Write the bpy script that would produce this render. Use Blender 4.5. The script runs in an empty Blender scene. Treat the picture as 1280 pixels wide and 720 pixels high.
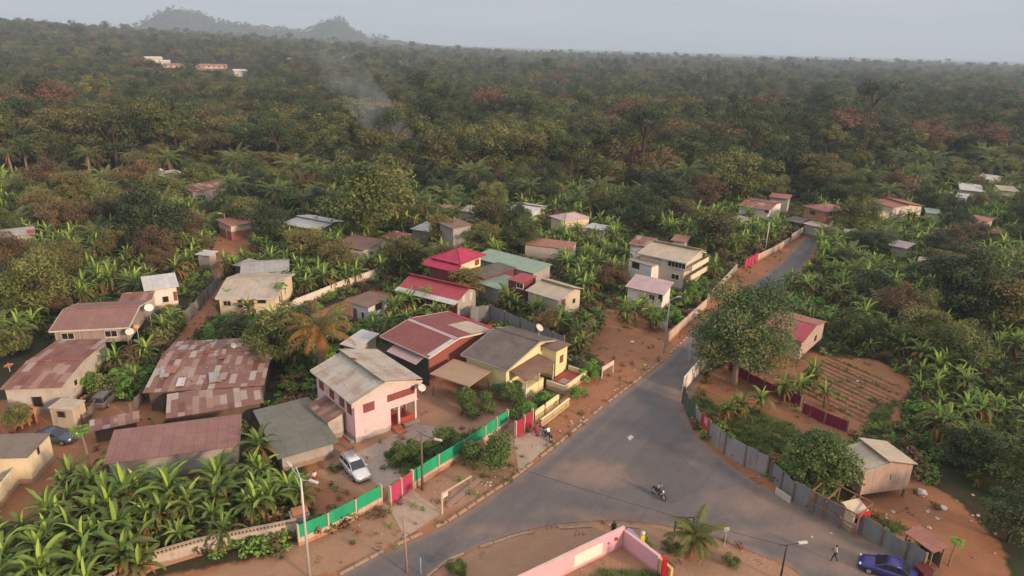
import bpy, bmesh, math, random
import numpy as np
from mathutils import Vector, Matrix
from mathutils.geometry import delaunay_2d_cdt

# ------------------------------------------------------------------ camera, sky, sun, exposure
S = bpy.context.scene
COL = S.collection
FOC, PITCH, ROLL, CAMH = 860.0, math.radians(19.5), math.radians(1.6), 40.0
SUN_EL, SUN_AZ = math.radians(17), math.radians(128)      # azimuth clockwise from +Y (the way the camera looks)
cam_d = bpy.data.cameras.new('camera'); cam = bpy.data.objects.new('camera', cam_d); COL.objects.link(cam)
cam_d.sensor_fit = 'HORIZONTAL'; cam_d.sensor_width = 36.0; cam_d.lens = 36.0*FOC/1280.0
cam_d.clip_start = 0.5; cam_d.clip_end = 30000
FW = Vector((0, math.cos(PITCH), -math.sin(PITCH))); R0 = Vector((1, 0, 0)); U0 = R0.cross(FW)
RT = R0*math.cos(ROLL) + U0*math.sin(ROLL); UP = U0*math.cos(ROLL) - R0*math.sin(ROLL)
m3 = Matrix((RT, UP, -FW)).transposed()
cam.matrix_world = Matrix.Translation((0, 0, CAMH)) @ m3.to_4x4()
S.camera = cam

W = bpy.data.worlds.new('World'); S.world = W; W.use_nodes = True
nt = W.node_tree; nt.nodes.clear()
def N(nt, typ, **kw):
    n = nt.nodes.new(typ)
    for k, v in kw.items():
        if k.startswith('i_'): n.inputs[k[2:]].default_value = v
        else: setattr(n, k, v)
    return n
def ramp(nt, stops, interp='LINEAR'):
    r = nt.nodes.new('ShaderNodeValToRGB'); cr = r.color_ramp; cr.interpolation = interp
    while len(cr.elements) < len(stops): cr.elements.new(0.5)
    for e, (p, c) in zip(cr.elements, stops):
        e.position = p; e.color = (c[0], c[1], c[2], 1) if len(c) == 3 else c
    return r
_L = nt.links.new
out = N(nt, 'ShaderNodeOutputWorld'); bg = N(nt, 'ShaderNodeBackground')
sky = N(nt, 'ShaderNodeTexSky', sky_type='NISHITA', sun_disc=False, sun_elevation=SUN_EL, sun_rotation=SUN_AZ, air_density=1.2, dust_density=3.0)
sky.altitude = 100
tc = N(nt, 'ShaderNodeTexCoord'); sep = N(nt, 'ShaderNodeSeparateXYZ')
_L(tc.outputs['Generated'], sep.inputs[0])
# overcast veil over the clear sky: darker and bluish at the horizon, brighter overhead, broken by soft stratus
veil = ramp(nt, [(0.0, (1.75, 2.15, 2.62)), (0.035, (1.9, 2.30, 2.75)), (0.10, (2.5, 2.75, 3.0)), (0.35, (3.7, 3.8, 3.9)), (1.0, (6.2, 6.3, 6.5))])
_L(sep.outputs['Z'], veil.inputs[0])
mp = N(nt, 'ShaderNodeMapping'); mp.inputs['Scale'].default_value = (1.6, 1.6, 16)
_L(tc.outputs['Generated'], mp.inputs[0])
nz = N(nt, 'ShaderNodeTexNoise', i_Scale=2.2, i_Detail=5.0, i_Roughness=0.5); _L(mp.outputs[0], nz.inputs['Vector'])
cr = ramp(nt, [(0.35, (0.88, 0.90, 0.93)), (0.50, (1, 1, 1)), (0.68, (1.22, 1.16, 1.06))]); _L(nz.outputs[0], cr.inputs[0])
mul = N(nt, 'ShaderNodeMix', data_type='RGBA', blend_type='MULTIPLY'); mul.inputs[0].default_value = 1
_L(veil.outputs[0], mul.inputs[6]); _L(cr.outputs[0], mul.inputs[7])
mx = N(nt, 'ShaderNodeMix', data_type='RGBA'); mx.inputs[0].default_value = 0.92
_L(sky.outputs[0], mx.inputs[6]); _L(mul.outputs[2], mx.inputs[7])
_L(mx.outputs[2], bg.inputs[0]); bg.inputs[1].default_value = 0.12; _L(bg.outputs[0], out.inputs[0])

sd = bpy.data.lights.new('sun', 'SUN'); sd.energy = 3.2; sd.angle = math.radians(7); sd.color = (1.0, 0.72, 0.48)
so = bpy.data.objects.new('sun', sd); COL.objects.link(so)
sdir = Vector((math.sin(SUN_AZ)*math.cos(SUN_EL), math.cos(SUN_AZ)*math.cos(SUN_EL), math.sin(SUN_EL)))
so.rotation_euler = sdir.to_track_quat('Z', 'Y').to_euler(); so.location = (60, -40, 90)

S.view_settings.view_transform = 'Standard'; S.view_settings.look = 'None'
S.view_settings.exposure = 0.82; S.view_settings.gamma = 1.0; S.view_settings.use_curve_mapping = False
S.render.engine = 'CYCLES'
cy = S.cycles
cy.max_bounces = 6; cy.diffuse_bounces = 3; cy.glossy_bounces = 2; cy.transmission_bounces = 3; cy.transparent_max_bounces = 12
cy.volume_bounces = 0; cy.use_denoising = True; cy.use_adaptive_sampling = True; cy.adaptive_threshold = 0.02
cy.volume_step_rate = 1.0; cy.volume_max_steps = 96
cy.caustics_reflective = False; cy.caustics_refractive = False

# ------------------------------------------------------------------ survey helpers: photo point -> place on the land
def smooth(a, b, x):
    t = np.clip((x-a)/(b-a), 0, 1); return t*t*(3-2*t)
def bump(x, y, cx, cy_, h, sx, sy): return h*np.exp(-((x-cx)/sx)**2-((y-cy_)/sy)**2)
def H(x, y):
    x = np.asarray(x, float); y = np.asarray(y, float)
    r = np.clip(-x/np.maximum(y, 1.), 0, 1.1)
    z = smooth(420, 1350, y)*60*r
    z = z + smooth(260, 500, y)*(1.8*np.sin(x*0.011+1)*np.sin(y*0.009)+1.2*np.sin(x*0.023+y*0.017))
    z = z + bump(x, y, -1560, 3250, 54, 70, 260)+bump(x, y, -1470, 3280, 48, 80, 240)+bump(x, y, -1380, 3300, 38, 250, 260)+bump(x, y, -860, 3420, 68, 75, 220)+bump(x, y, -950, 3450, 46, 620, 300)
    z = z*(1+smooth(2900, 3100, y)*(.07*np.sin(x*.035)*np.sin(y*.02)+.05*np.sin(x*.071+1+y*.01)+.035*np.sin(x*.13+2)*np.sin(y*.06)))
    return z
def ray(px, py): return (FW*FOC + RT*(px-640) + UP*(360-py))
def G(px, py, z=0.0):
    d = ray(px, py); t = (z-CAMH)/d.z
    return Vector((d.x*t, d.y*t, z))
def Gfar(px, py):
    d = ray(px, py).normalized(); t = 40.0
    while t < 6000:
        p = Vector((0, 0, CAMH))+d*t
        if p.z < float(H(p.x, p.y)): return p
        t *= 1.01
    return Vector((0, 0, CAMH))+d*3000
def Pj(p):
    v = Vector(p)-Vector((0, 0, CAMH)); w = v.dot(FW)
    if w <= 0.1: return (-9999, -9999)
    return (640+FOC*v.dot(RT)/w, 360-FOC*v.dot(UP)/w)
def inpoly(px, py, poly):
    px = np.asarray(px, float); py = np.asarray(py, float); r = np.zeros(px.shape, bool); n = len(poly)
    for i in range(n):
        x1, y1 = poly[i]; x2, y2 = poly[(i+1) % n]
        if y1 == y2: continue
        c = ((y1 > py) != (y2 > py)) & (px < (x2-x1)*(py-y1)/(y2-y1)+x1); r ^= c
    return r
def hull(pts):
    pts = sorted(set((round(a, 2), round(b, 2)) for a, b in pts))
    def half(ps):
        h = []
        for p in ps:
            while len(h) > 1 and (h[-1][0]-h[-2][0])*(p[1]-h[-2][1])-(h[-1][1]-h[-2][1])*(p[0]-h[-2][0]) <= 0: h.pop()
            h.append(p)
        return h
    a = half(pts); b = half(pts[::-1]); return a[:-1]+b[:-1]

# ------------------------------------------------------------------ materials
MATS = {}
def newmat(name):
    m = bpy.data.materials.new(name); m.use_nodes = True; t = m.node_tree; t.nodes.clear()
    o = N(t, 'ShaderNodeOutputMaterial'); b = N(t, 'ShaderNodeBsdfPrincipled'); t.links.new(b.outputs[0], o.inputs[0])
    b.inputs['Specular IOR Level'].default_value = 0.25
    return m, t, b, o
def mixc(t, fac, a, b, mode='MIX'):
    n = N(t, 'ShaderNodeMix', data_type='RGBA', blend_type=mode)
    for s, v in ((0, fac), (6, a), (7, b)):
        if hasattr(v, 'links') or isinstance(v, bpy.types.NodeSocket): t.links.new(v, n.inputs[s])
        elif s == 0: n.inputs[0].default_value = v
        else: n.inputs[s].default_value = (v[0], v[1], v[2], 1)
    return n.outputs[2]
def noise(t, scale, detail=3, rough=0.55, vec=None, coord='Object', stretch=None):
    c = N(t, 'ShaderNodeTexCoord'); v = c.outputs[coord] if vec is None else vec
    if stretch:
        mp = N(t, 'ShaderNodeMapping'); mp.inputs['Scale'].default_value = stretch; t.links.new(v, mp.inputs[0]); v = mp.outputs[0]
    n = N(t, 'ShaderNodeTexNoise', i_Scale=scale, i_Detail=detail, i_Roughness=rough); t.links.new(v, n.inputs['Vector'])
    return n.outputs[0]
def step(t, v, a, b):
    n = N(t, 'ShaderNodeMapRange', interpolation_type='SMOOTHSTEP'); n.inputs['From Min'].default_value = a; n.inputs['From Max'].default_value = b
    t.links.new(v, n.inputs['Value']); return n.outputs[0]
def bumpn(t, b, h, strength=0.3, dist=0.02):
    n = N(t, 'ShaderNodeBump', i_Strength=strength, i_Distance=dist); t.links.new(h, n.inputs['Height']); t.links.new(n.outputs[0], b.inputs['Normal'])

def paint(name, col, rough=0.6, dirt=0.35, dirtcol=None, scale=0.9, metal=0.0, spec=0.25):
    """painted or plain surface with blotchy weathering"""
    key = ('p', name)
    if key in MATS: return MATS[key]
    m, t, b, o = newmat(name)
    dc = dirtcol or (col[0]*0.55+0.03, col[1]*0.45+0.02, col[2]*0.4+0.015)
    f = step(t, noise(t, scale, 6, 0.65), 0.42, 0.75)
    f2 = step(t, noise(t, 4.0, 4, 0.6, stretch=(1, 1, 0.25)), 0.45, 0.8)
    ad = N(t, 'ShaderNodeMath', operation='MULTIPLY'); ad.inputs[1].default_value = dirt; t.links.new(f, ad.inputs[0])
    ad2 = N(t, 'ShaderNodeMath', operation='MULTIPLY'); ad2.inputs[1].default_value = dirt*0.8; t.links.new(f2, ad2.inputs[0])
    c1 = mixc(t, ad.outputs[0], col, dc); c2 = mixc(t, ad2.outputs[0], c1, dc)
    t.links.new(c2, b.inputs['Base Color']); b.inputs['Roughness'].default_value = rough; b.inputs['Metallic'].default_value = metal
    b.inputs['Specular IOR Level'].default_value = spec
    MATS[key] = m; return m

def wallmat(name, col, base=None, baseh=0.5, dirt=0.4):
    """rendered wall: stains, faint block courses and an optional splash band of another paint along its foot"""
    key = ('w', name)
    if key in MATS: return MATS[key]
    m, t, b, o = newmat(name)
    f = step(t, noise(t, 0.7, 7, 0.68), 0.40, 0.78)
    g = step(t, noise(t, 2.6, 5, 0.62, stretch=(1, 1, 0.18)), 0.48, 0.85)
    dc = (col[0]*0.5+0.04, col[1]*0.45+0.035, col[2]*0.42+0.03)
    a1 = N(t, 'ShaderNodeMath', operation='MULTIPLY'); a1.inputs[1].default_value = dirt; t.links.new(f, a1.inputs[0])
    a2 = N(t, 'ShaderNodeMath', operation='MULTIPLY'); a2.inputs[1].default_value = dirt*1.1; t.links.new(g, a2.inputs[0])
    c = mixc(t, a1.outputs[0], col, dc); c = mixc(t, a2.outputs[0], c, dc)
    cc = N(t, 'ShaderNodeTexCoord'); sp = N(t, 'ShaderNodeSeparateXYZ'); t.links.new(cc.outputs['Object'], sp.inputs[0])
    nn = noise(t, 1.7, 4, 0.6)
    ml = N(t, 'ShaderNodeMath', operation='MULTIPLY_ADD'); ml.inputs[1].default_value = -0.7; t.links.new(nn, ml.inputs[0]); t.links.new(sp.outputs['Z'], ml.inputs[2])
    inv = N(t, 'ShaderNodeMapRange'); inv.inputs['From Min'].default_value = baseh-0.3; inv.inputs['From Max'].default_value = baseh-0.12
    inv.inputs['To Min'].default_value = 1; inv.inputs['To Max'].default_value = 0; t.links.new(ml.outputs[0], inv.inputs['Value'])
    c = mixc(t, inv.outputs[0], c, base or (0.30, 0.20, 0.15))
    t.links.new(c, b.inputs['Base Color']); b.inputs['Roughness'].default_value = 0.85
    MATS[key] = m; return m

def planks(name, col, col2, wd=0.2, axis='X', rough=0.8):
    """boards: each a slightly different tone, dark joints"""
    key = ('k', name)
    if key in MATS: return MATS[key]
    m, t, b, o = newmat(name)
    c = N(t, 'ShaderNodeTexCoord'); sp = N(t, 'ShaderNodeSeparateXYZ'); t.links.new(c.outputs['Object'], sp.inputs[0])
    if axis == 'XY':
        s = N(t, 'ShaderNodeMath', operation='ADD'); t.links.new(sp.outputs['X'], s.inputs[0]); t.links.new(sp.outputs['Y'], s.inputs[1]); v = s.outputs[0]
    else: v = sp.outputs[axis]
    q = N(t, 'ShaderNodeMath', operation='DIVIDE'); q.inputs[1].default_value = wd; t.links.new(v, q.inputs[0])
    fl = N(t, 'ShaderNodeMath', operation='FLOOR'); t.links.new(q.outputs[0], fl.inputs[0])
    wn = N(t, 'ShaderNodeTexWhiteNoise', noise_dimensions='1D'); t.links.new(fl.outputs[0], wn.inputs['W'])
    fr = N(t, 'ShaderNodeMath', operation='FRACT'); t.links.new(q.outputs[0], fr.inputs[0])
    j = N(t, 'ShaderNodeMath', operation='LESS_THAN'); j.inputs[1].default_value = 0.09; t.links.new(fr.outputs[0], j.inputs[0])
    cc = mixc(t, wn.outputs['Value'], col, col2)
    st = step(t, noise(t, 3.0, 5, 0.65, stretch=(1, 1, 0.3)), 0.4, 0.8)
    cc = mixc(t, mulv(t, st, 0.5), cc, (col[0]*0.45, col[1]*0.4, col[2]*0.38))
    cc = mixc(t, mulv(t, j.outputs[0], 0.6), cc, (col[0]*0.3, col[1]*0.28, col[2]*0.26))
    t.links.new(cc, b.inputs['Base Color']); b.inputs['Roughness'].default_value = rough
    MATS[key] = m; return m
def mulv(t, v, k):
    n = N(t, 'ShaderNodeMath', operation='MULTIPLY'); n.inputs[1].default_value = k; t.links.new(v, n.inputs[0]); return n.outputs[0]

def tin(name, col, rust=(0.20, 0.065, 0.04), amt=0.3, patch=0.0, patchcol=(0.36, 0.33, 0.30), run='Y', seam=0.8):
    """corrugated sheet: ribs along RUN, sheet seams, rust blooms running down the ribs, and sheets swapped for other ones"""
    key = ('t', name)
    if key in MATS: return MATS[key]
    m, t, b, o = newmat(name)
    c = N(t, 'ShaderNodeTexCoord'); sp = N(t, 'ShaderNodeSeparateXYZ'); t.links.new(c.outputs['Object'], sp.inputs[0])
    across = 'X' if run == 'Y' else 'Y'
    def cell(sock, w, off=0.0):
        a = N(t, 'ShaderNodeMath', operation='MULTIPLY_ADD'); a.inputs[1].default_value = 1.0/w; a.inputs[2].default_value = off; t.links.new(sock, a.inputs[0])
        f = N(t, 'ShaderNodeMath', operation='FLOOR'); t.links.new(a.outputs[0], f.inputs[0])
        r = N(t, 'ShaderNodeMath', operation='FRACT'); t.links.new(a.outputs[0], r.inputs[0])
        return f.outputs[0], r.outputs[0]
    ca, ra = cell(sp.outputs[across], seam, 0.37)
    wn1 = N(t, 'ShaderNodeTexWhiteNoise', noise_dimensions='1D'); t.links.new(ca, wn1.inputs['W'])
    sh = N(t, 'ShaderNodeMath', operation='MULTIPLY_ADD'); sh.inputs[1].default_value = 1.1; t.links.new(wn1.outputs['Value'], sh.inputs[0]); t.links.new(sp.outputs[run], sh.inputs[2])
    cb, rb = cell(sh.outputs[0], 2.1, 0.21)
    cmb = N(t, 'ShaderNodeCombineXYZ'); t.links.new(ca, cmb.inputs[0]); t.links.new(cb, cmb.inputs[1])
    wn = N(t, 'ShaderNodeTexWhiteNoise', noise_dimensions='3D'); t.links.new(cmb.outputs[0], wn.inputs['Vector'])
    # tone per sheet
    tone = mixc(t, mulv(t, wn.outputs['Value'], 0.35), col, (col[0]*0.6, col[1]*0.6, col[2]*0.62))
    # streaky rust along the run
    st = (7, 0.55, 1) if run == 'Y' else (0.55, 7, 1)
    n1 = noise(t, 1.0, 6, 0.7, stretch=st); n2 = noise(t, 0.45, 5, 0.6)
    s = N(t, 'ShaderNodeMath', operation='ADD'); t.links.new(mulv(t, n1, 0.45), s.inputs[0]); t.links.new(mulv(t, n2, 0.75), s.inputs[1])
    th = 0.80-amt*0.42
    f = step(t, s.outputs[0], th-0.07, th+0.09)
    cc = mixc(t, mulv(t, f, 0.85), tone, rust)
    if patch > 0:
        g = N(t, 'ShaderNodeMath', operation='LESS_THAN'); g.inputs[1].default_value = patch; t.links.new(wn.outputs['Value'], g.inputs[0])
        wv2 = N(t, 'ShaderNodeTexWhiteNoise', noise_dimensions='3D'); t.links.new(wn.outputs['Color'], wv2.inputs['Vector']); pc = mixc(t, wv2.outputs['Value'], patchcol, (rust[0]*1.5+.05, rust[1]*2.2+.04, rust[2]*2.2+.04)); pc = mixc(t, mulv(t, n1, 0.5), pc, (rust[0]*1.2, rust[1]*1.6, rust[2]*1.6))
        cc = mixc(t, mulv(t, g.outputs[0], 0.9), cc, pc)
        g2 = N(t, 'ShaderNodeMath', operation='GREATER_THAN'); g2.inputs[1].default_value = 1-patch*0.55; t.links.new(wn.outputs['Value'], g2.inputs[0])
        cc = mixc(t, mulv(t, g2.outputs[0], 0.85), cc, (rust[0]*0.8, rust[1]*0.8, rust[2]*0.8))
    la = N(t, 'ShaderNodeMath', operation='LESS_THAN'); la.inputs[1].default_value = 0.05; t.links.new(rb, la.inputs[0])
    lb = N(t, 'ShaderNodeMath', operation='LESS_THAN'); lb.inputs[1].default_value = 0.07; t.links.new(ra, lb.inputs[0])
    ln = N(t, 'ShaderNodeMath', operation='MAXIMUM'); t.links.new(la.outputs[0], ln.inputs[0]); t.links.new(lb.outputs[0], ln.inputs[1])
    cc = mixc(t, mulv(t, ln.outputs[0], 0.35), cc, (col[0]*0.35, col[1]*0.33, col[2]*0.32))
    dust = step(t, noise(t, 0.8, 6, 0.7), 0.45, 0.85)
    cc = mixc(t, mulv(t, dust, 0.25), cc, (0.30, 0.22, 0.17))
    t.links.new(cc, b.inputs['Base Color']); b.inputs['Roughness'].default_value = 0.62; b.inputs['Metallic'].default_value = 0.05
    wv = N(t, 'ShaderNodeMath', operation='SINE'); t.links.new(mulv(t, sp.outputs[across], 2*math.pi/0.2), wv.inputs[0])
    bumpn(t, b, wv.outputs[0], 0.55, 0.02)
    MATS[key] = m; return m

def leafmat(name, stops, trans=0.25, rvar=0.45, rough=0.55):
    """foliage: colour from a per-leaf value plus a per-plant random"""
    key = ('l', name)
    if key in MATS: return MATS[key]
    m, t, b, o = newmat(name)
    at = N(t, 'ShaderNodeAttribute', attribute_name='tint'); oi = N(t, 'ShaderNodeObjectInfo')
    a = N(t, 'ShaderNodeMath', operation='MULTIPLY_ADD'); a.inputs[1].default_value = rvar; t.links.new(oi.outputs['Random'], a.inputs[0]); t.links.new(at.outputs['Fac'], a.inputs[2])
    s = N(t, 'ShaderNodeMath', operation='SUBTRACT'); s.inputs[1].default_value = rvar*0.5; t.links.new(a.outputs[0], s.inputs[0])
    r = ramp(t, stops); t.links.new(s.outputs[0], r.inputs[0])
    t.links.new(r.outputs[0], b.inputs['Base Color']); b.inputs['Roughness'].default_value = rough
    tr = N(t, 'ShaderNodeBsdfTranslucent'); t.links.new(r.outputs[0], tr.inputs[0])
    mxs = N(t, 'ShaderNodeMixShader'); mxs.inputs[0].default_value = trans
    t.links.new(b.outputs[0], mxs.inputs[1]); t.links.new(tr.outputs[0], mxs.inputs[2]); t.links.new(mxs.outputs[0], o.inputs[0])
    MATS[key] = m; return m

# ------------------------------------------------------------------ mesh builder
class MB:
    def __init__(s): s.v = []; s.f = []; s.mi = []; s.t = []
    def add(s, vs, fs, mi=0, tint=0.5):
        o = len(s.v); s.v += [tuple(v) for v in vs]; s.f += [tuple(i+o for i in f) for f in fs]; s.mi += [mi]*len(fs); s.t += [tint]*len(vs); return s
    def box(s, x0, x1, y0, y1, z0, z1, mi=0, M=None, tint=0.5):
        v = [Vector(p) for p in ((x0,y0,z0),(x1,y0,z0),(x1,y1,z0),(x0,y1,z0),(x0,y0,z1),(x1,y0,z1),(x1,y1,z1),(x0,y1,z1))]
        if M is not None: v = [M @ p for p in v]
        return s.add(v, [(0,3,2,1),(4,5,6,7),(0,1,5,4),(1,2,6,5),(2,3,7,6),(3,0,4,7)], mi, tint)
    def slab(s, quad, th, mi=0):
        """thick sheet under a quad or triangle given counter-clockwise from above"""
        q = [Vector(p) for p in quad]; n = (q[1]-q[0]).cross(q[2]-q[0]).normalized()
        if n.z < 0: n = -n
        lo = [p-n*th for p in q]; k = len(q)
        fs = [tuple(range(k)), tuple(range(2*k-1, k-1, -1))]+[(i, i+k, (i+1) % k+k, (i+1) % k) for i in range(k)]
        return s.add(q+lo, fs, mi)
    def bar(s, a, b, w, h=None, mi=0, tint=0.5, up=(0, 0, 1)):
        a, b = Vector(a), Vector(b); d = (b-a); L = d.length
        if L < 1e-6: return s
        d.normalize(); u = Vector(up)
        if abs(d.dot(u)) > 0.98: u = Vector((1, 0, 0))
        x = d.cross(u).normalized(); z = x.cross(d); h = h or w
        M = Matrix((x, d, z)).transposed().to_4x4(); M.translation = a
        return s.box(-w/2, w/2, 0, L, -h/2, h/2, mi, M, tint)
    def tube(s, pts, rs, n=6, mi=0, tint=0.5, cap=True):
        pts = [Vector(p) for p in pts]; rings = []; vs = []
        for i, p in enumerate(pts):
            d = (pts[min(i+1, len(pts)-1)]-pts[max(i-1, 0)]).normalized(); u = Vector((0, 0, 1)) if abs(d.z) < 0.9 else Vector((1, 0, 0))
            x = d.cross(u).normalized(); y = x.cross(d); r = rs[i] if isinstance(rs, (list, tuple)) else rs
            for k in range(n):
                a = 2*math.pi*k/n; vs.append(p+x*math.cos(a)*r+y*math.sin(a)*r)
        fs = [(i*n+k, i*n+(k+1) % n, (i+1)*n+(k+1) % n, (i+1)*n+k) for i in range(len(pts)-1) for k in range(n)]
        if cap: fs += [tuple(range(n-1, -1, -1)), tuple((len(pts)-1)*n+k for k in range(n))]
        return s.add(vs, fs, mi, tint)
    def prism(s, poly, a0, a1, axis='z', mi=0):
        k = len(poly)
        def P(u, v, w): return (u, v, w) if axis == 'z' else ((w, u, v) if axis == 'x' else (u, w, v))
        vs = [P(u, v, a0) for u, v in poly]+[P(u, v, a1) for u, v in poly]
        return s.add(vs, [tuple(range(k-1, -1, -1)), tuple(range(k, 2*k))]+[(i, (i+1) % k, (i+1) % k+k, i+k) for i in range(k)], mi)
    def ball(s, c, r, sc=(1, 1, 1), nu=10, nv=6, mi=0, tint=0.5):
        vs = []; fs = []
        for j in range(nv+1):
            th = math.pi*j/nv
            for i in range(nu):
                a = 2*math.pi*i/nu; vs.append((c[0]+r*sc[0]*math.sin(th)*math.cos(a), c[1]+r*sc[1]*math.sin(th)*math.sin(a), c[2]+r*sc[2]*math.cos(th)))
        for j in range(nv):
            for i in range(nu): fs.append((j*nu+i, (j+1)*nu+i, (j+1)*nu+(i+1) % nu, j*nu+(i+1) % nu))
        return s.add(vs, fs, mi, tint)
    def mesh(s, name, mats, smooth=False, tint=False):
        me = bpy.data.meshes.new(name); me.from_pydata(s.v, [], s.f)
        for m in (mats if isinstance(mats, (list, tuple)) else [mats]): me.materials.append(m)
        if any(s.mi): me.polygons.foreach_set('material_index', s.mi)
        if smooth: me.polygons.foreach_set('use_smooth', [True]*len(me.polygons))
        if tint:
            a = me.attributes.new('tint', 'FLOAT', 'POINT'); a.data.foreach_set('value', s.t)
        me.update(); return me
    def build(s, name, mats, parent=None, smooth=False, tint=False):
        return link(name, s.mesh(name, mats, smooth, tint), parent)
def link(name, data, parent=None):
    o = bpy.data.objects.new(name, data); COL.objects.link(o)
    if parent: o.parent = parent
    return o
def tag(o, label=None, cat=None, group=None, kind=None):
    if label: o['label'] = label
    if cat: o['category'] = cat
    if group: o['group'] = group
    if kind: o['kind'] = kind
    return o
def thing(name, label, cat, loc=(0, 0, 0), rz=0.0, group=None):
    o = link(name, None); o.empty_display_size = 0.5; o.location = loc; o.rotation_euler = (0, 0, rz); return tag(o, label, cat, group)
def kids(o): return KIDS.get(o.name, [])
KIDS = {}
def copy_tree(o, children, loc, rz=None, sc=None, label=None):
    c = o.copy(); COL.objects.link(c); c.location = loc
    if rz is not None: c.rotation_euler = (0, 0, rz)
    if sc is not None: c.scale = sc
    if label: c['label'] = label
    for ch in children:
        d = ch.copy(); COL.objects.link(d); d.parent = c
    return c
random.seed(7)
rnd = random.random
def ru(a, b): return a+(b-a)*rnd()

# ------------------------------------------------------------------ ground
ROADP = [(380,762),(425,722),(480,692),(560,655),(640,602),(700,556),(760,506),(830,453),(882,402),(930,362),(975,330),(1003,300),(1014,292),
         (1024,296),(1018,312),(1002,338),(975,365),(950,398),(915,430),(885,462),(868,490),(858,515),(872,545),(910,580),(960,612),(1035,648),(1110,684),(1180,722),(1300,790),
         (1060,790),(1000,718),(950,694),(890,672),(830,657),(770,651),(700,655),(640,668),(590,688),(545,712),(500,762)]
def catmull(ps, n=5):
    o = []; k = len(ps)
    for i in range(k):
        a, b, c, d = [Vector(ps[(i+j-1) % k]) for j in range(4)]
        for q in range(n):
            t = q/n; o.append(0.5*((2*b)+(c-a)*t+(2*a-5*b+4*c-d)*t*t+(3*b-a-3*c+d)*t**3))
    return o
ROADW = catmull([G(x, y).to_2d() for x, y in ROADP], 4)
DIRT = [
 [(150,730),(370,688),(475,632),(520,612),(640,548),(668,520),(690,505),(735,470),(765,452),(745,425),(760,395),(790,385),(832,415),(885,372),(925,333),(1000,288),(1035,285),(1020,325),(985,350),(905,430),(864,490),(864,530),(960,592),(1060,652),(1160,712),(1290,790),(100,790)],
 [(890,468),(935,440),(1010,436),(1042,448),(1092,448),(1142,474),(1132,505),(1126,528),(1088,534),(1040,566),(1000,560),(960,580),(868,500)],
 [(1060,640),(1080,612),(1140,590),(1190,622),(1215,640),(1255,690),(1270,760),(1180,740),(1100,690)],
 [(392,560),(400,530),(540,470),(600,480),(640,500),(650,545),(500,612),(400,655),(378,610)],
 [(30,640),(90,565),(190,480),(262,355),(300,345),(232,455),(170,545),(80,640),(40,660)],
 [(0,500),(60,500),(160,500),(215,520),(150,560),(110,610),(40,650),(-60,660),(-60,500)],
 [(385,395),(430,375),(470,360),(500,372),(470,392),(420,405)],
 [(700,420),(760,385),(800,400),(800,440),(760,455)],
 [(0,272),(50,270),(60,285),(0,290)], [(272,292),(300,285),(318,310),(295,335),(270,350),(262,330)],
 [(590,470),(680,500),(600,520)],
]
SANDY = [[(520,472),(600,490),(645,505),(640,545),(560,562),(480,545),(470,520)], [(600,486),(660,490),(665,520),(640,520)], [(500,790),(545,712),(640,668),(700,655),(770,651),(830,657),(890,672),(950,694),(1010,720),(1080,800)],
         [(405,560),(480,540),(545,560),(490,612),(470,625),(400,600)], [(350,690),(480,632),(520,612),(600,560),(660,530),(640,590),(560,645),(420,715),(180,740)]]
GRASS = [[(885,508),(930,508),(985,528),(1010,548),(985,568),(930,552)], [(1095,508),(1124,500),(1112,528),(1070,545)], [(478,570),(520,560),(600,535),(625,540),(560,585),(510,605)], [(690,505),(745,462),(700,480),(680,500)], [(895,510),(950,515),(1000,545),(985,580),(930,560)],
         [(1080,640),(1110,645),(1135,665),(1120,670)], [(855,500),(880,490),(905,520),(880,520)], [(740,715),(830,712),(850,760),(720,760)]]
FIELD = [(196,91),(203,84),(276,83),(280,91)]
def axis(lo, a, b, hi, st, g=1.14):
    m = list(np.arange(a, b+1e-6, st)); v = m[-1]; d = st
    while v < hi: d = min(d*g, 260); v += d; m.append(v)
    v = m[0]; d = st; q = []
    while v > lo: d = min(d*g, 260); v -= d; q.append(v)
    return np.array(q[::-1]+m)
gx = axis(-7000, -90, 105, 7000, 0.8); gy = axis(-900, 36, 175, 9000, 0.8)
gx = np.union1d(gx, np.arange(-2300, -200, 22)); gy = np.union1d(gy, np.arange(2950, 3800, 30))
X, Y = np.meshgrid(gx, gy); Z = H(X, Y)
def wpoly(p): return [tuple(G(x, y).to_2d()) for x, y in p]
def soften(a, n=2):
    for _ in range(n):
        p = np.pad(a, 1, mode='edge'); a = (p[1:-1, 1:-1]*2+p[:-2, 1:-1]+p[2:, 1:-1]+p[1:-1, :-2]+p[1:-1, 2:])/6
    return a
def maskof(polys, soft=2):
    a = np.zeros(X.shape)
    for p in polys: a[inpoly(X, Y, wpoly(p))] = 1
    return soften(a, soft)
mD, mS, mG = maskof(DIRT), maskof(SANDY, 3), maskof(GRASS, 2)
ff = [tuple(Gfar(x, y).to_2d()) for x, y in FIELD]
mD[inpoly(X, Y, ff)] = 1.0
ny, nx = X.shape
idx = np.arange(nx*ny).reshape(ny, nx)
q = np.stack([idx[:-1, :-1], idx[:-1, 1:], idx[1:, 1:], idx[1:, :-1]], -1).reshape(-1, 4)
me = bpy.data.meshes.new('ground'); me.vertices.add(nx*ny); me.vertices.foreach_set('co', np.stack([X, Y, Z], -1).ravel())
me.loops.add(q.size); me.loops.foreach_set('vertex_index', q.ravel()); me.polygons.add(len(q))
me.polygons.foreach_set('loop_start', np.arange(0, q.size, 4)); me.polygons.foreach_set('use_smooth', [True]*len(q)); me.update()
ca = me.color_attributes.new('cover', 'FLOAT_COLOR', 'POINT'); ca.data.foreach_set('color', np.stack([mD, mG, mS, np.ones_like(mD)], -1).ravel())
ground = link('ground', me); tag(ground, 'red brown earth under the village and its plantations', 'ground', kind='structure')
m, t, b, o = newmat('earth')
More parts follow.
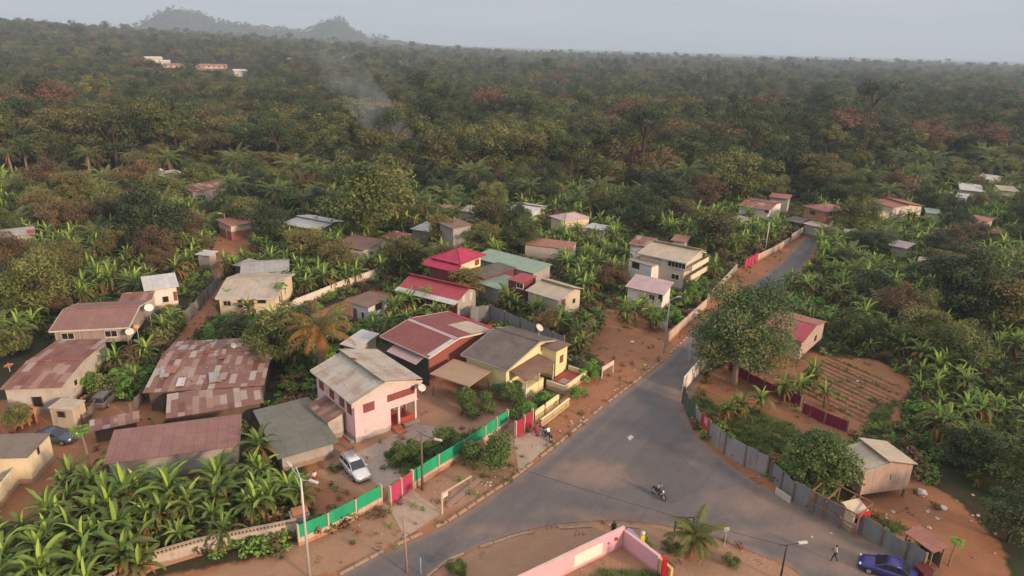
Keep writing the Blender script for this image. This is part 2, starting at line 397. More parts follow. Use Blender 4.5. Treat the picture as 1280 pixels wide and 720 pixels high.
at = N(t, 'ShaderNodeAttribute', attribute_name='cover'); sp = N(t, 'ShaderNodeSeparateColor'); t.links.new(at.outputs['Color'], sp.inputs[0])
nbig = noise(t, 0.12, 6, 0.6); nmid = noise(t, 0.7, 6, 0.68); nsm = noise(t, 3.5, 5, 0.7)
def edge(ch):
    a = N(t, 'ShaderNodeMath', operation='MULTIPLY_ADD'); a.inputs[1].default_value = 0.9; t.links.new(nmid, a.inputs[0]); t.links.new(sp.outputs[ch], a.inputs[2])
    return step(t, a.outputs[0], 0.78, 1.12)
litter = mixc(t, step(t, nmid, 0.35, 0.7), (0.055, 0.034, 0.022), (0.060, 0.060, 0.028))
litter = mixc(t, step(t, nbig, 0.45, 0.65), litter, (0.035, 0.045, 0.02))
litter = mixc(t, step(t, nsm, 0.55, 0.8), litter, (0.11, 0.07, 0.04))
gy_ = N(t, 'ShaderNodeTexCoord'); gs_ = N(t, 'ShaderNodeSeparateXYZ'); t.links.new(gy_.outputs['Object'], gs_.inputs[0]); litter = mixc(t, step(t, gs_.outputs['Y'], 500, 1100), litter, (0.028, 0.034, 0.018))
dirt = mixc(t, nmid, (0.235, 0.092, 0.044), (0.36, 0.160, 0.082)); dirt = mixc(t, step(t, nsm, 0.4, 0.75), dirt, (0.30, 0.155, 0.092))
dirt = mixc(t, mulv(t, step(t, nbig, 0.5, 0.75), 0.5), dirt, (0.16, 0.072, 0.04))
sandy = mixc(t, nmid, (0.28, 0.155, 0.096), (0.38, 0.245, 0.165)); sandy = mixc(t, mulv(t, step(t, nsm, 0.4, 0.8), 0.5), sandy, (0.21, 0.122, 0.08))
grs = mixc(t, nsm, (0.05, 0.085, 0.02), (0.12, 0.16, 0.045))
c = mixc(t, edge(0), litter, dirt); c = mixc(t, mulv(t, edge(2), 0.8), c, sandy); c = mixc(t, mulv(t, edge(1), 0.85), c, grs)
t.links.new(c, b.inputs['Base Color']); b.inputs['Roughness'].default_value = 0.95; b.inputs['Specular IOR Level'].default_value = 0.1
bumpn(t, b, nsm, 0.5, 0.15); me.materials.append(m)

# ------------------------------------------------------------------ road with dust drifted over it
def roaddist(x, y):
    P = np.array([tuple(p) for p in ROADW]); Q = np.roll(P, -1, 0); d = np.full(np.shape(x), 1e9)
    for (ax, ay), (bx, by) in zip(P, Q):
        L = (bx-ax)**2+(by-ay)**2; tt = np.clip(((x-ax)*(bx-ax)+(y-ay)*(by-ay))/max(L, 1e-9), 0, 1)
        d = np.minimum(d, np.hypot(x-(ax+tt*(bx-ax)), y-(ay+tt*(by-ay))))
    return d
rw = [tuple(p) for p in ROADW]
xs = np.arange(-30, 75, 0.7); ys = np.arange(25, 165, 0.7); RX, RY = np.meshgrid(xs, ys); RX = RX.ravel(); RY = RY.ravel()
ok = inpoly(RX, RY, rw); RX, RY = RX[ok], RY[ok]; dd = roaddist(RX, RY); RX, RY = RX[dd > 0.3], RY[dd > 0.3]
pts = [Vector(p) for p in rw]+[Vector((a, b_)) for a, b_ in zip(RX, RY)]
vv, ee, fc, _, _, _ = delaunay_2d_cdt(pts, [], [list(range(len(rw)))], 1, 1e-5)
VX = np.array([v.x for v in vv]); VY = np.array([v.y for v in vv]); D = roaddist(VX, VY)
dust = np.clip(1-D/1.3, 0, 1)*0.85
for (px, py, rx, ry, k) in [(742,592,5.5,3.2,.95),(800,600,3,2,.5),(850,500,2.5,7,.8),(700,600,3,2,.5),(960,630,8,3.2,.8),(1040,665,8,3.0,.9),(890,560,4.5,4,.75),(1100,705,8,3,1.0),(760,645,8,1.6,.8),(640,665,8,1.5,.7),(900,668,8,1.5,.7)]:
    c0 = G(px, py); dust = np.maximum(dust, k*np.exp(-((VX-c0.x)/rx)**2-((VY-c0.y)/ry)**2))
me = bpy.data.meshes.new('road'); me.from_pydata([(v.x, v.y, 0.03) for v in vv], [], [tuple(f) for f in fc]); me.update()
a = me.attributes.new('dust', 'FLOAT', 'POINT'); a.data.foreach_set('value', dust.astype(np.float32))
for p in me.polygons:
    if p.normal.z < 0: me.flip_normals(); break
road = link('road', me); tag(road, 'grey asphalt road forking beside the green fence', 'road', kind='structure')
m, t, b, o = newmat('asphalt')
at = N(t, 'ShaderNodeAttribute', attribute_name='dust'); n1 = noise(t, 0.55, 7, 0.7); n2 = noise(t, 9, 4, 0.7); n3 = noise(t, 0.16, 4, 0.6)
base = mixc(t, n1, (0.082, 0.069, 0.069), (0.150, 0.128, 0.126)); base = mixc(t, mulv(t, step(t, n2, 0.4, 0.8), 0.35), base, (0.20, 0.165, 0.155))
a1 = N(t, 'ShaderNodeMath', operation='MULTIPLY_ADD'); a1.inputs[1].default_value = 0.75; t.links.new(n1, a1.inputs[0]); t.links.new(at.outputs['Fac'], a1.inputs[2])
c = mixc(t, mulv(t, step(t, a1.outputs[0], 0.62, 1.35), 0.65), base, (0.27, 0.175, 0.13))
c = mixc(t, mulv(t, step(t, n3, 0.5, 0.75), 0.25), c, (0.21, 0.155, 0.13))
# wheel wear along the main road, old darker repairs
cw_ = N(t, 'ShaderNodeTexCoord'); mw_ = N(t, 'ShaderNodeMapping'); mr_ = N(t, 'ShaderNodeMapping'); mr_.inputs['Rotation'].default_value = (0, 0, math.radians(-56)); mw_.inputs['Scale'].default_value = (.035, .7, 1); t.links.new(cw_.outputs['Object'], mr_.inputs[0]); t.links.new(mr_.outputs[0], mw_.inputs[0])
nw_ = N(t, 'ShaderNodeTexNoise', i_Scale=1.0, i_Detail=5.0, i_Roughness=0.6); t.links.new(mw_.outputs[0], nw_.inputs['Vector'])
c = mixc(t, mulv(t, step(t, nw_.outputs[0], .50, .72), .28), c, (0.055, 0.048, 0.048)); inv_ = N(t, 'ShaderNodeMath', operation='SUBTRACT'); inv_.inputs[0].default_value = 1.0; t.links.new(nw_.outputs[0], inv_.inputs[1]); c = mixc(t, mulv(t, step(t, inv_.outputs[0], .52, .72), .2), c, (0.24, 0.195, 0.17))
vp_ = N(t, 'ShaderNodeTexVoronoi', i_Scale=0.13); t.links.new(cw_.outputs['Object'], vp_.inputs['Vector']); sp_c = N(t, 'ShaderNodeSeparateColor'); t.links.new(vp_.outputs['Color'], sp_c.inputs[0])
pt_ = N(t, 'ShaderNodeMath', operation='GREATER_THAN'); pt_.inputs[1].default_value = .86; t.links.new(sp_c.outputs[0], pt_.inputs[0]); c = mixc(t, mulv(t, pt_.outputs[0], .25), c, (0.06, 0.055, 0.055))
# cracks
vo = N(t, 'ShaderNodeTexVoronoi', feature='DISTANCE_TO_EDGE', i_Scale=0.22); cc_ = N(t, 'ShaderNodeTexCoord'); t.links.new(cc_.outputs['Object'], vo.inputs['Vector'])
c = mixc(t, mulv(t, step(t, mulv(t, vo.outputs['Distance'], -1), -0.012, -0.004), 0.12), c, (0.05, 0.045, 0.045))
t.links.new(c, b.inputs['Base Color']); b.inputs['Roughness'].default_value = 0.85; bumpn(t, b, n2, 0.25, 0.02); me.materials.append(m)

# kerbs: low broken concrete edge
kerbm = paint('kerb_concrete', (0.34, 0.25, 0.19), 0.9, 0.6)
def strip(name, label, cat, pxs, w, h, mat, z=0.0, kind='structure', dens=1.2, jit=0.0, gap=0.0):
    P = [G(x, y) for x, y in pxs]; B = MB(); prev = None
    for a_, b_ in zip(P, P[1:]):
        n = max(1, int((b_-a_).length/dens))
        for k in range(n):
            p, q_ = a_.lerp(b_, k/n), a_.lerp(b_, (k+1)/n-0.02)
            if rnd() < gap: continue
            j = ru(-jit, jit); B.bar((p.x+j, p.y, z+h/2-0.02), (q_.x+j, q_.y, z+h/2-0.02), w, h)
    o = B.build(name, mat); return tag(o, label, cat, kind=kind)
strip('kerb', 'low concrete kerb between the road and the red verge', 'kerb', [(425,719),(480,689),(560,652),(640,599),(700,553),(760,503),(830,450),(880,401)], 0.22, 0.16, kerbm, jit=0.03, gap=0.12)
strip('kerb', 'curved kerb around the sandy corner by the pink wall', 'kerb', [(520,732),(560,700),(600,684),(650,668),(700,661),(760,657),(800,660)], 0.2, 0.12, kerbm, jit=0.03, gap=0.1)
# paved aprons in front of the gates
def sheet(name, label, cat, pxs, z, mat, th=0.05, kind='structure'):
    P = [G(x, y) for x, y in pxs]; B = MB(); k = len(P)
    B.add([(p.x, p.y, z) for p in P]+[(p.x, p.y, z-th) for p in P], [tuple(range(k)), tuple(range(2*k-1, k-1, -1))]+[(i, i+k, (i+1) % k+k, (i+1) % k) for i in range(k)])
    o = B.build(name, mat); bm = bmesh.new(); bm.from_mesh(o.data); bmesh.ops.recalc_face_normals(bm, faces=bm.faces); bm.to_mesh(o.data); bm.free()
    return tag(o, label, cat, kind=kind)
conc = paint('paved_concrete', (0.38, 0.28, 0.21), 0.9, 0.6, (0.22, 0.13, 0.09))
sheet('pavement', 'concrete drive from the pink gate down to the road', 'pavement', [(487,637),(515,611),(552,641),(506,672)], 0.035, conc)
sheet('pavement', 'concrete drive below the maroon gate with the parked motorbike', 'pavement', [(642,549),(676,536),(694,552),(648,590)], 0.035, conc)
yardm = paint('yard_slab', (0.36, 0.29, 0.24), 0.9, 0.65, (0.22, 0.14, 0.10))
sheet('pavement', 'grey yard slab around the silver car', 'pavement', [(446,566),(520,530),(556,536),(497,575),(500,598),(478,612),(440,580)], 0.03, yardm)
sheet('road_patch', 'pale square patch on the junction asphalt', 'patch', [(784,547),(789,544),(792,547),(787,551)], 0.045, paint('pale_patch', (0.45, 0.4, 0.37)), 0.01)
# drills of the vegetable field
B = MB()
for i in range(13):
    a_ = G(1018+i*8.6, 470-i*0.5-(i % 3)*2); b_ = G(1062+i*7.0, 500+i*0.6)
    a_ = G(1015+i*9, 463+i*1.2); b_ = G(1075+i*5.5, 514-i*2.2)
sA, sB, sC = G(1036,446), G(1132,488), G(992,484)
for i in range(12):
    f = i/11; p = sA.lerp(sC, f); q_ = p+(sB-sA)*(0.95-0.1*rnd())
    n = 14
    for k in range(n):
        u, v_ = p.lerp(q_, k/n), p.lerp(q_, (k+1)/n); z1 = ru(0.1, 0.17)
        dx = (v_-u).normalized(); pr = Vector((-dx.y, dx.x, 0))*0.28
        B.add([u+pr, u-pr, v_-pr, v_+pr, u+Vector((0, 0, z1)), v_+Vector((0, 0, z1))], [(0, 4, 5, 3), (1, 2, 5, 4), (0, 1, 4), (2, 3, 5)])
o = B.build('field_ridges', paint('tilled_soil', (0.17, 0.085, 0.055), 0.95, 0.5, (0.25, 0.13, 0.08))); tag(o, 'tilled red earth ridges behind the maroon net fence', 'field', kind='structure')

# ------------------------------------------------------------------ houses
WHITE=(0.66,0.62,0.58); CREAM=(0.66,0.55,0.38); YEL=(0.68,0.60,0.34); PINK=(0.66,0.36,0.38); GREYW=(0.34,0.31,0.29); BEIGE=(0.52,0.44,0.36)
MAROON=(0.22,0.055,0.055); DARK=(0.03,0.022,0.022)
pane_m = paint('window_dark', (0.022, 0.02, 0.022), 0.25, 0.15, spec=0.5); shut_m = planks('shutter_brown', (0.24, 0.08, 0.065), (0.20, 0.06, 0.055), 0.12, 'Z')
post_m = paint('post_wood', (0.20, 0.14, 0.10), 0.9); whitep = paint('white_trim', (0.55, 0.50, 0.45), 0.6, 0.5); woodd = planks('dark_boards', (0.14, 0.09, 0.07), (0.10, 0.07, 0.055), 0.18, 'XY')
greyboard = planks('grey_boards', (0.36, 0.29, 0.25), (0.26, 0.21, 0.19), 0.2, 'XY')
HREG = []; HOUSES = []     # (footprint corners, projected hull, base distance)
class House: pass
def frame_of(A, B, C, ze, cz, cf):
    a, b_, c_ = G(*A, ze), G(*B, ze), G(*C, cz)
    d = (b_-a); d.z = 0; L = d.length; d.normalize(); n = Vector((-d.y, d.x, 0)); w = (c_-a).dot(n)
    if w < 0: a, b_ = b_, a; d = -d; n = -n; w = -w
    return a, d, n, L, w/cf
def facefor(h, px, py):
    """which outer wall a window seen at this point of the photo belongs to: returns side, place along the wall, height"""
    d = ray(px, py); o_ = Vector((0, 0, CAMH)); best = None
    for side, (p0, nn, ax, ln) in enumerate(h.walls):
        dn = d.dot(nn)
        if dn >= 0: continue
        t = (p0-o_).dot(nn)/dn; hit = o_+d*t; u = (hit-p0).dot(ax)
        e = max(0, -u, u-ln)+max(0, h.z0-hit.z, hit.z-h.ze-h.rh)
        if best is None or e < best[0]: best = (e, side, min(max(u, 0.3), ln-0.3), hit.z)
    return best[1:]
def house(name, label, cat, A, B, C, ze, roof, wall, kind='gable', rh=0.8, rf=0.5, cz=None, cf=1.0, z0=0.0, ov=0.4, step_=False, wins=(), group=None, fascia=None, th=0.07, base=None, stiltm=None, ceil=None, nowall=False, run='Y', wallparts=None):
    h = House(); mono = kind in ('mono',)
    cz = (ze+rh if mono else ze) if cz is None else cz
    a, d, n, L, Wd = frame_of(A, B, C, ze, cz, cf)
    rz = math.atan2(d.y, d.x); loc = Vector((a.x, a.y, 0))
    t_ = thing(name, label, cat, loc, rz, group)
    h.e, h.L, h.W, h.ze, h.rh, h.z0, h.a, h.d, h.n = t_, L, Wd, ze, rh, z0, loc, d, n
    x0, x1, y0, y1 = ov, L-ov, ov, Wd-ov
    if ov > 0 and (x1-x0 < 1 or y1-y0 < 1): x0, x1, y0, y1 = L*.12, L*.88, Wd*.12, Wd*.88
    h.r = (x0, x1, y0, y1)
    def w3(x, y, z=0): return loc+d*x+n*y+Vector((0, 0, z))
    h.w3 = w3
    h.walls = [(w3(x0, y0), -n, d, x1-x0), (w3(x1, y0), d, n, y1-y0), (w3(x1, y1), n, -d, x1-x0), (w3(x0, y1), -d, -n, y1-y0)]
    def zr(y):
        if kind == 'mono': return ze+rh*y/Wd
        if kind == 'gable':
            r = Wd*rf; return ze+rh*(y/r if y < r else (Wd-y)/(Wd-r))
        return ze
    if not nowall:
        Bw = MB()
        if kind == 'gable': prof = [(y0, z0), (y1, z0), (y1, zr(y1)-.09), (Wd*rf, ze+rh-.09), (y0, zr(y0)-.09)]
        elif kind == 'mono': prof = [(y0, z0), (y1, z0), (y1, zr(y1)-.09), (y0, zr(y0)-.09)]
        else: prof = [(y0, z0), (y1, z0), (y1, ze-.08), (y0, ze-.08)]
        if wallparts: wallparts(h, Bw, prof)
        else: Bw.prism(prof, x0, x1, 'x')
        h.wall = Bw.build('wall', wall, t_)
    Br = MB()
    if kind == 'gable':
        r = Wd*rf; up = 0.28 if step_ else 0.0
        Br.slab([(0,0,ze),(L,0,ze),(L,r+(0 if step_ else 0.0),ze+rh),(0,r,ze+rh)], th)
        yr = r-(0.45 if step_ else 0); zz = ze+rh+up+(0.45*rh/(Wd-r) if step_ else 0)
        Br.slab([(0 if not step_ else -0.06,yr,zz),(L+(0.06 if step_ else 0),yr,zz),(L+(0.06 if step_ else 0),Wd,ze+up),(0 if not step_ else -0.06,Wd,ze+up)], th)
        if step_: Br.box(0.1, L-0.1, r-0.08, r+0.02, ze+rh-0.3, zz-0.09)
    elif kind == 'mono': Br.slab([(0,0,ze),(L,0,ze),(L,Wd,ze+rh),(0,Wd,ze+rh)], th)
    elif kind == 'flat': Br.slab([(0,0,ze),(L,0,ze),(L,Wd,ze+0.08),(0,Wd,ze+0.08)], 0.14)
    elif kind == 'hip':
        s_ = min(L, Wd)/2
        if L >= Wd: R = [(s_, Wd/2), (L-s_+0.01, Wd/2)]
        else: R = [(L/2, s_), (L/2, Wd-s_+0.01)]
        z1 = ze+rh; p, q_ = R
        if L >= Wd: F = [[(0,0,ze),(L,0,ze),(q_[0],q_[1],z1),(p[0],p[1],z1)], [(L,Wd,ze),(0,Wd,ze),(p[0],p[1],z1),(q_[0],q_[1],z1)], [(L,0,ze),(L,Wd,ze),(q_[0],q_[1],z1)], [(0,Wd,ze),(0,0,ze),(p[0],p[1],z1)]]
        else: F = [[(L,0,ze),(L,Wd,ze),(q_[0],q_[1],z1),(p[0],p[1],z1)], [(0,Wd,ze),(0,0,ze),(p[0],p[1],z1),(q_[0],q_[1],z1)], [(0,0,ze),(L,0,ze),(p[0],p[1],z1)], [(L,Wd,ze),(0,Wd,ze),(q_[0],q_[1],z1)]]
        for f_ in F: Br.slab(f_, th)
    h.roof = Br.build('roof', roof, t_)
    if kind == 'gable' and not step_:
        MB().tube([(0.0, Wd*rf, ze+rh+0.03), (L, Wd*rf, ze+rh+0.03)], 0.10, 5).build('ridge_cap', roof, h.roof)
    if kind == 'hip':
        Bh = MB()
        for (cx_, cy2) in ((0,0),(L,0),(L,Wd),(0,Wd)):
            e_ = min(R, key=lambda p_: (p_[0]-cx_)**2+(p_[1]-cy2)**2); Bh.tube([(cx_,cy2,ze+.03),(e_[0],e_[1],ze+rh+.04)], .07, 4)
        Bh.build('ridge_cap', roof, h.roof)
    if fascia:
        for xx in (-0.035, L+0.035):
            Bf = MB()
            if kind == 'gable': Bf.bar((xx,0,ze-.08),(xx,Wd*rf,ze+rh-.08),.05,.2).bar((xx,Wd*rf,ze+rh-.07),(xx,Wd,ze-.07),.052,.2)
            else: Bf.bar((xx,0,ze-.1),(xx,Wd,zr(Wd)-.1),.05,.2)
            Bf.build('barge_board', fascia, t_)
        MB().box(0, L, -0.05, 0.005, ze-0.2, ze-0.01).build('fascia', fascia, t_)
    if z0 > 0.3:
        for xx in ([x0+.15, x1-.15] if L < 6 else [x0+.15, (x0+x1)/2, x1-.15]):
            for yy in (y0+.15, y1-.15): MB().box(xx-.09, xx+.09, yy-.09, yy+.09, -.05, z0).build('stilt', stiltm or post_m, t_)
    # what the windows are: (px, py, w, h, sort)
    for wv in wins:
        px, py, ww, hh, srt = wv[:5]; side, u, z = facefor(h, px, py); z = min(max(z, z0+hh/2+.02), (zr(y0) if side == 0 else ze+rh)-hh/2-.12) if srt != 'door' else z
        opening(h, side, u, z, ww, hh, srt, wv[5] if len(wv) > 5 else None)
    P = [w3(x, y, z) for x in (0, L) for y in (0, Wd) for z in (ze, ze-(ze-z0)*(0.5 if loc.y < 90 else 0.25))]+[w3(L/2, Wd*rf, ze+rh)]
    HREG.append(h)
    HOUSES.append(([w3(-.7, -.7), w3(L+.7, -.7), w3(L+.7, Wd+.7), w3(-.7, Wd+.7)], hull([Pj(p) for p in P]), w3(L/2, Wd/2)))
    return h
def side_matrix(h, side, u):
    x0, x1, y0, y1 = h.r
    if side == 0: return Matrix.Translation((x0+u, y0, 0))
    if side == 1: return Matrix.Translation((x1, y0+u, 0)) @ Matrix.Rotation(math.pi/2, 4, 'Z')
    if side == 2: return Matrix.Translation((x1-u, y1, 0)) @ Matrix.Rotation(math.pi, 4, 'Z')
    return Matrix.Translation((x0, y1-u, 0)) @ Matrix.Rotation(-math.pi/2, 4, 'Z')
def opening(h, side, u, z, w, hh, srt, col=None):
    """outward is -Y in the wall's own frame"""
    M = side_matrix(h, side, u)
    if srt == 'win':
        B = MB(); a, c, t1 = w/2, hh/2, 0.07
        for (p, q_) in (((-a-t1, z-c-t1), (a+t1, z-c)), ((-a-t1, z+c), (a+t1, z+c+t1)), ((-a-t1, z-c), (-a, z+c)), ((a, z-c), (a+t1, z+c))):
            B.box(p[0], q_[0], -0.09, 0.05, p[1], q_[1], 0, M)
        k = max(1, round(w/0.6))
        for i in range(1, k): B.box(-a+w*i/k-.025, -a+w*i/k+.025, -.07, .05, z-c, z+c, 0, M)
        f = B.build('window', col or whitep, h.e); MB().box(-a, a, -0.03, 0.04, z-c, z+c, 0, M).build('pane', pane_m, f)
        B2 = MB().box(-a-.12, a+.12, -.16, .0, z-c-.14, z-c-t1-.002, 0, M); B2.build('sill', col or whitep, f)
    elif srt == 'shut': 
        f = MB().box(-w/2, w/2, -0.07, 0.03, z-hh/2, z+hh/2, 0, M).build('shutter', col or shut_m, h.e)
        B = MB(); B.box(-w/2-.05, w/2+.05, -.085, .02, z+hh/2+.002, z+hh/2+.06, 0, M).box(-.015, .015, -.085, .0, z-hh/2+.01, z+hh/2-.01, 0, M); B.build('frame', col or shut_m, f)
    elif srt == 'door':
        z0 = h.z0; f = MB().box(-w/2, w/2, -.06, .03, z0+.02, z0+hh, 0, M).build('door', col or shut_m, h.e)
        MB().box(-w/2-.07, w/2+.07, -.09, .02, z0+hh+.002, z0+hh+.09, 0, M).build('frame', whitep, f); MB().ball(M @ Vector((w/2-.12, -.09, z0+hh*.48)), .035, nu=6, nv=4).build('handle', whitep, f)
    elif srt == 'dark':
        B = MB().box(-w/2, w/2, -.03, .03, z-hh/2, z+hh/2, 0, M); f = B.build('opening', pane_m, h.e)
        B = MB()
        for s_ in (-1, 1): B.box(s_*w/2-.04, s_*w/2+.04, -.07, .03, z-hh/2, z+hh/2+.04, 0, M)
        B.build('frame', col or post_m, f)
    elif srt == 'panel': MB().box(-w/2, w/2, -.08, .03, z-hh/2, z+hh/2, 0, M).build('panel', col or whitep, h.e)

T_pink = tin('pinkhouse_tin', (0.44,0.39,0.33), (0.33,0.20,0.15), 0.42)
T_cream = tin('cream_tin', (0.42,0.35,0.28), (0.27,0.16,0.11), 0.3)
T_grey = tin('grey_tin', (0.33,0.31,0.30), (0.24,0.14,0.10), 0.25)
T_white = tin('white_tin', (0.50,0.47,0.45), (0.30,0.18,0.13), 0.12)
T_rust = tin('rusty_tin', (0.34,0.28,0.25), (0.175,0.062,0.045), 0.80, 0.40, (0.44,0.40,0.37), seam=.7)
T_rust2 = tin('rusty_tin_two', (0.28,0.17,0.13), (0.19,0.065,0.048), 0.75, 0.25)
T_maroon = tin('maroon_tin', (0.225,0.068,0.062), (0.16,0.055,0.045), 0.2)
T_dull = tin('dull_maroon_tin', (0.25,0.122,0.105), (0.22,0.10,0.085), 0.2, seam=1.0)
T_red = tin('red_tin', (0.34,0.055,0.075), (0.30,0.06,0.055), 0.15)
T_mag = tin('magenta_tin', (0.38,0.028,0.078), (0.30,0.03,0.06), 0.05)
T_green = tin('green_tin', (0.24,0.32,0.24), (0.26,0.26,0.20), 0.3, seam=1.0)
T_fibre = tin('fibre_cement', (0.145,0.115,0.10), (0.10,0.075,0.06), 0.5)
T_brown = tin('brown_tin', (0.20,0.12,0.095), (0.15,0.085,0.065), 0.4)
T_salmon = tin('salmon_tin', (0.33,0.135,0.10), (0.28,0.10,0.08), 0.25)
T_pinkroof = tin('pink_tin', (0.46,0.32,0.33), (0.34,0.20,0.20), 0.15)
T_beige = tin('beige_tin', (0.46,0.37,0.28), (0.33,0.23,0.17), 0.25)
T_oldgreen = tin('grey_green_tin', (0.17,0.165,0.135), (0.14,0.13,0.11), 0.35, seam=1.0)
W_pink = wallmat('pink_wall', (0.72,0.47,0.48), (0.33,0.30,0.30), 0.45, 0.38)
W_white = wallmat('white_wall', WHITE, (0.40,0.27,0.21), 0.45, .55); W_cream = wallmat('cream_wall', CREAM, (0.38,0.25,0.17), 0.4, .5)
W_yel = wallmat('yellow_wall', YEL, (0.42,0.28,0.18), 0.25, 0.25); W_grey = wallmat('grey_wall', GREYW, (0.26,0.18,0.14), 0.4, 0.5); W_block = wallmat('block_wall', (0.48,0.42,0.38), (0.30,0.24,0.21), 0.5, 0.65)
W_redbase = wallmat('white_over_red_wall', (0.58,0.50,0.45), (0.36,0.13,0.10), 1.7, 0.35); W_beige = wallmat('beige_wall', BEIGE, (0.33,0.24,0.18), 0.3, 0.35)
W_orange = wallmat('orange_wall', (0.56,0.27,0.15), (0.3,0.16,0.10), 0.3, 0.3); W_maroon = wallmat('maroon_wall', (0.16,0.045,0.045), (0.1,0.04,0.04), 0.3, 0.4); W_green = wallmat('dark_green_wall', (0.045,0.06,0.05), (0.05,0.04,0.035), 0.3, 0.3)
W_blue = wallmat('bluewhite_wall', (0.50,0.53,0.56), (0.35,0.3,0.28), 0.3, 0.25)

# --- the pink two storey house
def pinkwalls(h, B, prof):
    x0, x1, y0, y1 = h.r
    # upper storey and gable in full; the ground floor steps back under it at the porch corner
    B.prism([(y0, 2.72), (y1, 2.72)]+prof[2:], x0, x1, 'x')
    B.prism([(x0, y0), (x1, y0), (x1, h.pn), (x1-2.2, h.pn), (x1-2.2, y1), (x0, y1)], 0, 2.68)
h = None
def mk_pink():
    A, B_, C = (388,463), (440,505), (525,474)
    def wp(hh, B, prof): hh.pn = hh.r[2]+(hh.r[3]-hh.r[2])*0.56; pinkwalls(hh, B, prof)
    return house('pink_house', 'two storey pink house with a pale metal roof beside the silver car', 'house', A, B_, C, 5.0, T_pink, W_pink, 'gable', 1.25, 0.47, step_=True, fascia=whitep, ov=0.45, wallparts=wp,
      wins=[(402,481,1.0,1.1,'shut'),(415,492,1.0,1.1,'shut'),(427.5,502,1.0,1.15,'shut'),(437,511,.9,1.15,'shut'),(461,509,1.3,.95,'shut'),(463,537,1.2,.45,'panel')])
h = mk_pink(); x0, x1, y0, y1 = h.r; pn = h.pn; print('pink', h.L, h.W)
t_ = h.e; orange = paint('terracotta', (0.50,0.16,0.07), 0.7, 0.3); redf = paint('porch_red', (0.34,0.06,0.045), 0.5, 0.3)
MB().box(x1+.002, x1+.07, y0+3.9, y1-.3, 3.55, 4.35).build('louvre_band', shut_m, t_)
MB().box(x1-2.18, x1-.02, pn+.02, y1-.02, 0, .32).build('porch_floor', redf, t_)
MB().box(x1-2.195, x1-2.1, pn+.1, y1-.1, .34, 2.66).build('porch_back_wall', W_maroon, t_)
for yy in (pn+1.05, y1-.16): MB().box(x1-.26, x1-.02, yy-.12, yy+.12, .0, 2.715).build('column', whitep, t_)
o = MB().box(x1-.18, x1-.08, pn+1.2, y1-.3, .33, .95).build('porch_rail', redf, t_)
MB().box(x1+.01, x1+1.5, pn+.05, pn+1.0, 0, .22).box(x1+.01, x1+.8, pn+.06, pn+.99, .22, .40).build('entrance_step', orange, t_)
MB().box(x1-2.09, x1-2.03, pn+.15, pn+1.0, .34, 2.4).build('door', orange, t_)
MB().box(x1+.05, x1+.5, pn+1.4, y1, 0, .3).build('planter_wall', W_block, t_)
Bc = MB()
for i in range(9):
    yy = pn+1.4+(y1-pn-1.8)*i/9; Bc.box(x1-1.9, x1-1.86, yy, yy+.28, 1.0+.3*rnd(), 2.2)
Bc.build('hanging_washing', paint('washing', (0.30,0.22,0.30), 0.9), t_)
MB().box(x1+.0, x1+.12, y0-.02, y1+.02, 2.66, 2.80).build('floor_band', paint('pale_pink', (0.74,0.52,0.52), .8), t_)
MB().box(x0+.3, x1-.3, y0-.45, y0-.001, 0.02, .18).build('plinth', W_block, t_)
# awning strip and eaves valance on the gable front
Bv = MB()
for i in range(40):
    yy = i/40*h.W; z = 5.0+1.25*(yy/(h.W*.47) if yy < h.W*.47 else (h.W-yy)/(h.W*.53)); z = min(z, 5.0+1.25); Bv.box(x1+.25, x1+.3, yy+.01, yy+h.W/40-.01, z-.62, z-.3)
Bv.build('valance', paint('valance_cream', (0.62,0.52,0.44), .8), t_)

# --- all the other buildings
hs = {}
def HH(key, *a, **k):
    hs[key] = house(*a, **k); return hs[key]
HH('lean', 'lean_to_shed', 'low patched lean-to roof against the shaded side of the pink house', 'shed', (383,505),(409,528),(396,486), 2.4, T_rust, W_block, 'mono', rh=.5, ov=.15)
HH('flatgreen', 'carport_roof', 'flat grey green sheet roof between the pink house and the dull maroon roof', 'shed', (347,574),(316,513),(377,483), 1.9, T_oldgreen, W_grey, 'mono', rh=.08, ov=.5)
HH('long', 'long_shed', 'long low shed with a dull pinkish maroon roof above the banana grove', 'shed', (128,581),(300,557),(146,537), 2.6, T_dull, W_grey, 'mono', rh=.45, ov=.4)
HH('rustA', 'patchwork_shed', 'big rusty patchwork roof of mixed sheets with a small white dish', 'shed', (178,491),(330,481),(236,426), 2.6, T_rust, woodd, 'gable', rh=.7, rf=.6, ov=.5)
HH('rustB', 'patchwork_shed', 'low rusty lean-to in front of the big patchwork roof', 'shed', (207,523),(330,503),(213,492), 2.2, T_rust, woodd, 'mono', rh=.3, ov=.4)
HH('stilt1', 'stilt_house', 'grey board stilt house with a plain dusty maroon roof and two windows', 'house', (61,414),(161,409),(96,386), 4.0, T_dull, greyboard, 'gable', rh=1.0, cz=5.0, cf=.5, z0=1.9, fascia=whitep,
   wins=[(85,420,1.4,.8,'win'),(139,417,1.4,.8,'win')])
HH('mottled', 'block_house', 'mottled grey block house with a rust and grey roof at the end of the alley', 'house', (-2,487),(76,484),(118,424), 3.4, T_rust2, W_block, 'gable', rh=.5, rf=.45,
   wins=[(47,502,1.0,1.2,'dark'),(94,478,.8,.7,'win')])
HH('white1', 'white_house', 'white walled house with a grey roof and one rust corner above the alley', 'house', (180,364),(224,358),(191,344), 3.4, T_white, W_white, 'mono', rh=.9, wins=[(207,374,.8,.9,'win'),(221,370,.5,1.4,'shut')])
HH('white1b', 'lean_to_shed', 'rust striped lean-to beside the white walled house', 'shed', (146,380),(188,377),(153,366), 2.9, T_rust2, W_block, 'mono', rh=.3, ov=.2)
